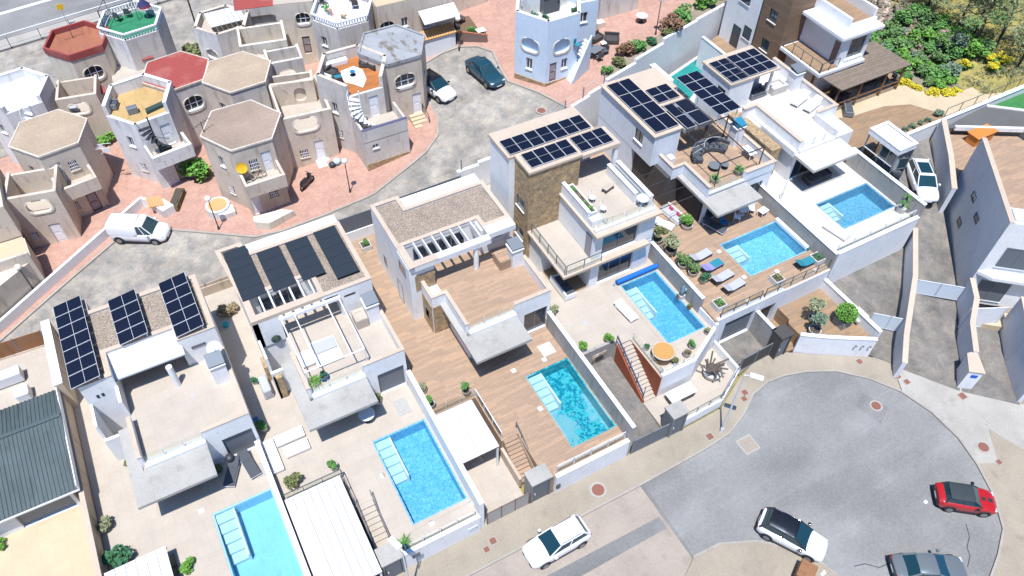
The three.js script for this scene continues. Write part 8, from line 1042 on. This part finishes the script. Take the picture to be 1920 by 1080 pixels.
// old quarter roofs
{ const y = bY(15.95) - 0.25 + 0.37 + 5.53; const z0 = -55.2; for (const [x, z, r, l] of [[14.4, -56.0, 0.6, 'black armchair near the white bench on orange deck'], [14.5, -55.0, 1.4, 'black armchair with teal cushion on orange deck'], [17.3, -56.1, -0.5, 'black rattan armchair at the far corner of orange deck'], [17.9, -55.4, -1.2, 'black rattan armchair with white towel on orange deck']]) sofa(l, x, y, z, r, 0.85, l.includes('teal') ? M.tealFabric : M.charWall, M.charWall, { cush: 1, d: 0.8 }); solo('white_rug', 'ragged white rug in the middle of the orange deck', 'rug', M.whiteFabric, PR([[15.2, -56.2], [16.4, -56.4], [16.9, -55.6], [16.7, -54.2], [16.0, -53.2], [15.5, -54.0], [15.0, -54.5], [14.9, -55.4]], y + 0.004, y + 0.03)); table('low blue topped table on the white rug', 15.9, y, -55.2, 0, 0.45, 0.45, M.blueFabric, { round: true, h: 0.4 }); solo('white_bench', 'long white bench along the orange deck parapet', 'bench', M.whiteFabric, RB(14.2, 16.2, y, y + 0.42, -57.5, -57.0, 0.04)); solo('blue_box', 'blue storage box at the corner of orange deck', 'box', mat([0.05, 0.13, 0.22]), RB(13.15, 13.75, y, y + 0.55, -55.5, -54.9, 0.04)); solo('white_box', 'white towel chest beside the blue storage box', 'box', M.whiteFabric, RB(13.8, 14.3, y, y + 0.35, -56.2, -55.4, 0.04)); }
{ const y = bY(-0.3) - 0.25 + 0.37 + 5.93; solo('air_unit', 'dark grey box on the yellow roof floor edge', 'air conditioner', M.metal, [RB(-1.5, -0.7, y, y + 0.6, -60.2, -59.7, 0.05)]); sofa('grey corner armchair on the yellow roof floor', -2.4, y, -61.4, 1.2, 0.9, M.grayFabric, M.metal, { cush: 1 }); }
{ const y = bY(18.3) - 0.25 + 0.37 + 5.93;
  const t = thing('person', 'person in green shirt sitting on the white roof terrace', 'person', [16.9, y, -63.9], 0.9); // seated figure, one skin
  const rows = []; const S = (yy, zx, rx, rz) => { const r = []; for (let i = 0; i <= 14; i++) { const a = i / 14 * Math.PI * 2; r.push([rx * Math.cos(a), yy, zx + rz * Math.sin(a)]); } return r; };
  own(t, 'body', M.skin, [loft([S(0.42, 0, 0.17, 0.13), S(0.6, 0, 0.16, 0.12), S(0.85, 0.01, 0.2, 0.12), S(0.95, 0.01, 0.17, 0.1), S(1.0, 0.02, 0.06, 0.06), S(1.06, 0.03, 0.055, 0.06)]), new THREE.SphereGeometry(0.105, 14, 12).scale(0.9, 1.15, 1).translate(0, 1.16, 0.04), ...[1, -1].flatMap((s) => [bar([s * 0.1, 0.48, 0.02], [s * 0.12, 0.5, 0.45], 0.075, 9), bar([s * 0.12, 0.5, 0.45], [s * 0.12, 0.06, 0.52], 0.05, 9), RB(s * 0.12 - 0.045, s * 0.12 + 0.045, 0, 0.08, 0.46, 0.7, 0.03, 2), bar([s * 0.2, 0.92, 0.01], [s * 0.26, 0.68, 0.1], 0.045, 8), bar([s * 0.26, 0.68, 0.1], [s * 0.14, 0.58, 0.36], 0.036, 8), ...[0, 1, 2, 3].map((k) => bar([s * (0.12 + k * 0.018), 0.57, 0.37], [s * (0.11 + k * 0.018), 0.55, 0.45 - Math.abs(k - 1.5) * 0.01], 0.009, 5)), bar([s * 0.12, 0.58, 0.36], [s * 0.085, 0.57, 0.4], 0.011, 5)]), new THREE.ConeGeometry(0.02, 0.05, 6).rotateX(1.2).translate(0, 1.15, 0.15)]);
  own(t, 'shirt', M.skyShirt, [loft([S(0.44, 0, 0.185, 0.145), S(0.6, 0, 0.175, 0.135), S(0.85, 0.01, 0.215, 0.135), S(0.955, 0.01, 0.18, 0.115), S(0.98, 0.015, 0.09, 0.085)]), ...[1, -1].map((s) => bar([s * 0.19, 0.93, 0.01], [s * 0.25, 0.76, 0.06], 0.06, 9))]); own(t, 'hair', M.bark, new THREE.SphereGeometry(0.115, 14, 8, 0, Math.PI * 2, 0, 1.5).scale(0.92, 1.1, 1).rotateX(-0.35).translate(0, 1.18, 0.03)); own(t, 'stool', M.whitePaint, CY(0, 0, 0, 0.41, 0.2, 0.18, 14));
  const d = thing('small_dog', 'small tan dog standing on the white roof terrace', 'dog', [18.0, y, -62.6], 0.5); own(d, 'body', mat([0.4, 0.26, 0.13]), [loft([S(0, 0, 0.05, 0.05), S(0.06, 0, 0.1, 0.11), S(0.25, 0, 0.085, 0.095), S(0.42, 0, 0.1, 0.11), S(0.5, 0.02, 0.06, 0.07)].map((r) => r.map(([a, b, c]) => [a, 0.3 - c, b - 0.25]))), bar([0, 0.33, 0.2], [0, 0.45, 0.3], 0.06, 8), new THREE.SphereGeometry(0.08, 10, 8).scale(1, 0.9, 1.3).translate(0, 0.48, 0.34), bar([0, 0.46, 0.38], [0, 0.45, 0.48], 0.032, 8), ...[1, -1].flatMap((s) => [bar([s * 0.06, 0.27, 0.17], [s * 0.06, 0.0, 0.19], 0.024, 6), bar([s * 0.06, 0.3, -0.18], [s * 0.06, 0.14, -0.1], 0.04, 6), bar([s * 0.06, 0.14, -0.1], [s * 0.06, 0.09, -0.24], 0.024, 6), bar([s * 0.06, 0.09, -0.24], [s * 0.06, 0.0, -0.22], 0.02, 6), new THREE.ConeGeometry(0.03, 0.08, 6).translate(s * 0.05, 0.57, 0.31)]), bar([0, 0.34, -0.24], [0, 0.44, -0.38], 0.02, 6)]);
  for (const [x, z, l] of [[19.6, -63.8, 'black chair at the balustrade of white roof terrace'], [19.8, -64.9, 'black chair at the back of white roof terrace'], [17.2, -65.1, 'dark chair behind the person in green']]) chair(l, x, y, z, R(0, 6), M.charWall); }
{ const y = bY(1.5) - 0.25 + 0.37 + 5.8; const t = thing('parasol', 'folded navy and red parasol on the turf roof', 'parasol', [3.0, y, -74.0]); own(t, 'pole', M.alu, bar([0, 0, 0], [0, 1.9, 0], 0.03)); own(t, 'canopy', mat([0.03, 0.03, 0.1]), new THREE.ConeGeometry(0.55, 0.7, 10).translate(0, 1.6, 0)); own(t, 'valance', mat([0.3, 0.03, 0.05]), new THREE.CylinderGeometry(0.52, 0.56, 0.18, 10, 1, true).translate(0.05, 1.2, 0.05)); for (const [x, z, l] of [[0.6, -74.6, 'dark folding chair on the turf roof'], [1.5, -74.9, 'second dark folding chair on the turf roof']]) chair(l, x, y, z, R(0, 6), M.grayFabric); const f = thing('wire_pergola', 'thin metal frame over part of the turf roof', 'pergola', [0.6, y, -74]); own(f, 'post', M.darkMetal, [[-1.4, 0.8], [-0.6, -1.2], [1.4, -1.5], [1.6, 0.2]].map(([a, b]) => bar([a, 0, b], [a, 2, b], 0.03))); own(f, 'bar', M.darkMetal, [bar([-1.4, 2, 0.8], [-0.6, 2, -1.2], 0.025), bar([-0.6, 2, -1.2], [1.4, 2, -1.5], 0.025), bar([1.4, 2, -1.5], [1.6, 2, 0.2], 0.025), bar([1.6, 2, 0.2], [-1.4, 2, 0.8], 0.025)]); }
// clay terrace by the blue tower house
{ const y = (x) => bY(x) + 0.125; sofa('black rattan cube sofa on the clay terrace', 39.3, y(39.3), -54.0, 0.2, 1.3, M.charWall, M.charWall, { cush: 1 }); sofa('black rattan lounge seat on the clay terrace corner', 40.4, y(40.4), -53.0, -0.6, 1.4, M.charWall, M.charWall, { cush: 1, d: 1.1 }); table('small white table between the rattan seats', 39.3, y(39.3), -52.7, 0, 0.5, 0.5, M.whitePaint, { h: 0.5 }); table('grey dining table on the clay terrace', 38.0, y(38), -52.0, 0.3, 1.4, 0.9, M.metal); for (const [x, z, a, l] of [[37.2, -52.0, 1.6, 'dark chair at the stairs side of grey dining table'], [38.8, -51.7, -1.5, 'dark chair at the outer side of grey dining table'], [37.9, -51.2, 3.1, 'dark chair at the near side of grey dining table'], [38.1, -52.9, 0, 'dark chair at the far side of grey dining table']]) chair(l, x, y(x), z, a, M.grayFabric); table('round white table by the angled beige house', 44.4, y(44.4), -54.0, 0, 1.1, 1.1, M.whitePaint, { round: true }); solo('stone_box', 'pale stone box beside the angled beige house', 'planter', M.townCream, RB(40.3, 41.2, y(40.5), y(40.5) + 0.6, -56.0, -55.3, 0.04)); for (const [x, z, l] of [[31.6, -52.6, 'tall cactus in pot on the blue house parapet'], [35.2, -52.0, 'potted cactus by the blue house roof room'], [32.4, -52.0, 'small white potted cactus on blue house roof']]) potted(l, x, bY(32) + 0.12 + 5.5, z, { m: LEAF.deep, s: 0.4, r: 0.2, ph: 0.3 }); chair('white lounge chair on the blue house roof', 31.9, bY(32) + 5.62, -54.6, 0.6, M.whiteFabric); chair('turquoise chair in the round opening of blue house', 34.9, bY(32) + 3.2, -50.5, 0.4, M.tealFabric); solo('clothes_bundle', 'dark lounger heap beside the blue house stairs', 'lounger', M.railPurple, RB(36.9, 38.3, y(37), y(37) + 0.5, -54.3, -53.0, 0.15, 3)); }
chair('dark chair in the fenced earth garden', 29.3, bY(29) + 0.2, -63.2, 1, M.charWall); table('dark table in the fenced earth garden', 29.8, bY(29) + 0.2, -63.9, 0.3, 1.2, 0.8, M.charWall); shrub('green bush in the fenced earth garden', 30.2, bY(30) + 0.2, -61.9, 0.6, LEAF.green); table('white table among garden chairs behind lattice', 30.7, bY(30) + 0.15, -60.9, 0, 0.9, 0.7, M.whitePaint);
table('dark table with white cloth in the brown courtyard', 14.6, bY(14.6) + 0.15, -62.4, 0.2, 1.0, 0.7, M.whiteFabric); sofa('dark sofa in the brown courtyard', 13.9, bY(14) + 0.15, -62.9, 0.4, 1.4, M.charWall, M.charWall); solo('court_hedge', 'olive ivy fence of the brown courtyard', 'hedge', LEAF.olive, leaves(500, 0.25, () => V3(13.3 + R(-0.15, 0.15) , bY(13.3) + R(0.1, 1.6), -61.5 + R(-1, 1))));
for (const [x, z, w, l] of [[-6.0, -67.0, 1.4, 'silver covered bundle on the beige wing terrace'], [10.6, -58.6, 0.9, 'white table on the beige roof court']]) solo('terrace_bundle', l, 'furniture', M.lightFabric, [RB(x - w / 2, x + w / 2, bY(x) + 3.0, bY(x) + 3.6, z - 0.9, z - 0.1, 0.12, 3)]);
{ const t = thing('clothes_airer', 'white clothes airer with laundry beside tan roofed house', 'clothes airer', [-4.3, bY(-4.3) + 3.05, -60.2], -0.3); own(t, 'frame', M.whitePaint, [bar([-0.5, 0, 0], [0.5, 0.9, 0], 0.02), bar([0.5, 0, 0], [-0.5, 0.9, 0], 0.02), bar([-0.6, 0.9, -0.3], [0.6, 0.9, -0.3], 0.02), bar([-0.6, 0.9, 0.3], [0.6, 0.9, 0.3], 0.02)]); own(t, 'laundry', M.whiteFabric, [BX(-0.5, -0.1, 0.45, 0.92, -0.32, -0.3), BX(0.0, 0.5, 0.5, 0.92, 0.29, 0.31)]); }
{ const t = thing('bicycle', 'bicycle leaning on the yellow dish balcony', 'bicycle', [5.6, bY(5.6) + 0.12 + 2.97, -50.6], 0.1); for (const x of [-0.5, 0.5]) own(t, 'wheel', M.darkMetal, new THREE.TorusGeometry(0.32, 0.025, 6, 22).translate(x, 0.34, 0)); own(t, 'frame', M.doorBrown, [bar([-0.5, 0.34, 0], [-0.1, 0.8, 0], 0.02), bar([-0.1, 0.8, 0], [0.38, 0.78, 0], 0.02), bar([0.5, 0.34, 0], [0.36, 0.95, 0], 0.02), bar([-0.1, 0.8, 0], [0.0, 0.3, 0], 0.02), bar([0, 0.3, 0], [0.38, 0.75, 0], 0.02), bar([0, 0.3, 0], [-0.5, 0.34, 0], 0.015)]); own(t, 'saddle', M.darkMetal, RB(-0.25, 0.0, 0.86, 0.92, -0.06, 0.06, 0.02)); own(t, 'handlebar', M.darkMetal, bar([0.36, 1.0, -0.25], [0.36, 1.0, 0.25], 0.018)); }
{ const t = thing('rubbish_bags', 'pale blue bags beside the white entrance steps', 'bags', [12.5, bY(12.5) + 0.12, -52.3]); own(t, 'bag', mat([0.4, 0.52, 0.58]), [new THREE.SphereGeometry(0.35, 12, 9).scale(1, 0.8, 1).translate(0, 0.28, 0)]); own(t, 'bag', M.darkMetal, new THREE.SphereGeometry(0.28, 12, 9).scale(1.1, 0.8, 1).translate(-0.45, 0.2, 0.1)); }
// tall street lamps of the lower street and small signs
{ const L = (label, x, z, h, tx, tz) => { const t = thing('street_light', label, 'street light', [x, 0.12, z], 0, 'tall street lights'); own(t, 'pole', M.alu, [CY(0, 0, 0, h, 0.08, 0.05, 10), CY(0, 0, 0, 0.5, 0.12, 0.11, 10), bar([0, h, 0], [tx, h + 0.15, tz], 0.035)]); own(t, 'lamp_head', M.whitePaint, new RoundedBoxGeometry(0.85, 0.14, 0.36, 2, 0.05).rotateY(-Math.atan2(tz, tx)).translate(tx * 1.5, h + 0.18, tz * 1.5)); return t; }; L('tall street light on the bend of the cul-de-sac pavement', 27.05, -17.45, 6.9, 0.3, 0.35); L('tall street light at the frame bottom by carport porch', 3.6, -17.5, 6.2, -0.12, -0.35); }
{ const t = thing('street_sign', 'small dark street sign on a thin post at frame bottom', 'sign', [4.6, 0.12, -18.6]); own(t, 'post', M.metal, bar([0, 0, 0], [0, 2.1, 0], 0.03)); own(t, 'plate', M.shutter, RB(-0.25, 0.25, 1.8, 2.3, -0.02, 0.02, 0.01)); }
{ const t = thing('meter_doors', 'pale meter doors in the white wall below bright blue pool', 'meter box', [8.5, 1.0, -18.95]); own(t, 'door', M.paleGate, [RB(-0.35, 0.35, -0.2, 0.25, -0.02, 0.02, 0.01)]); own(t, 'lock', M.metal, BX(0.2, 0.26, 0.0, 0.06, 0.02, 0.04)); const u = thing('wall_vents', 'three small vents in the curved white wall', 'vent', [39.6, 1.5, -18.0]); for (let i = 0; i < 3; i++) own(u, 'vent', M.metal, BX(-0.06 + i * 0.45, 0.06 + i * 0.45, 0, 0.12, 0.02 + i * 0.27, 0.14 + i * 0.27)); }
{ const t = thing('mail_slot', 'small black mailbox on the wall by the grey porch', 'mailbox', [14.65, 1.0, -18.94]); own(t, 'box', M.darkMetal, RB(-0.15, 0.15, -0.15, 0.2, 0, 0.1, 0.02)); own(t, 'flap', M.metal, BX(-0.12, 0.12, 0.08, 0.12, 0.1, 0.115)); }
solo('paper_litter', 'small white litter on the asphalt near the red car', 'litter', M.whitePaint, PR([[35.5, -7.0], [35.75, -7.05], [35.8, -6.85], [35.55, -6.8]], 0.005, 0.06)); solo('paper_litter', 'small white litter on the pavement island edge', 'litter', M.whitePaint, PR([[26.1, -6.6], [26.5, -6.7], [26.5, -6.5], [26.15, -6.45]], 0.125, 0.16));
{ const t = thing('bin_shelter', 'brown topped blue container at the frame bottom edge', 'container', [25.0, 0.12, -7.0], 0.5); own(t, 'box', M.brownPanel, RB(-0.6, 0.6, 0, 1.1, -0.5, 0.5, 0.05)); own(t, 'lid', M.blueFabric, RB(-1.5, -0.65, 0, 1.0, -0.4, 0.4, 0.08, 2)); }
renderer.render(scene, camera);
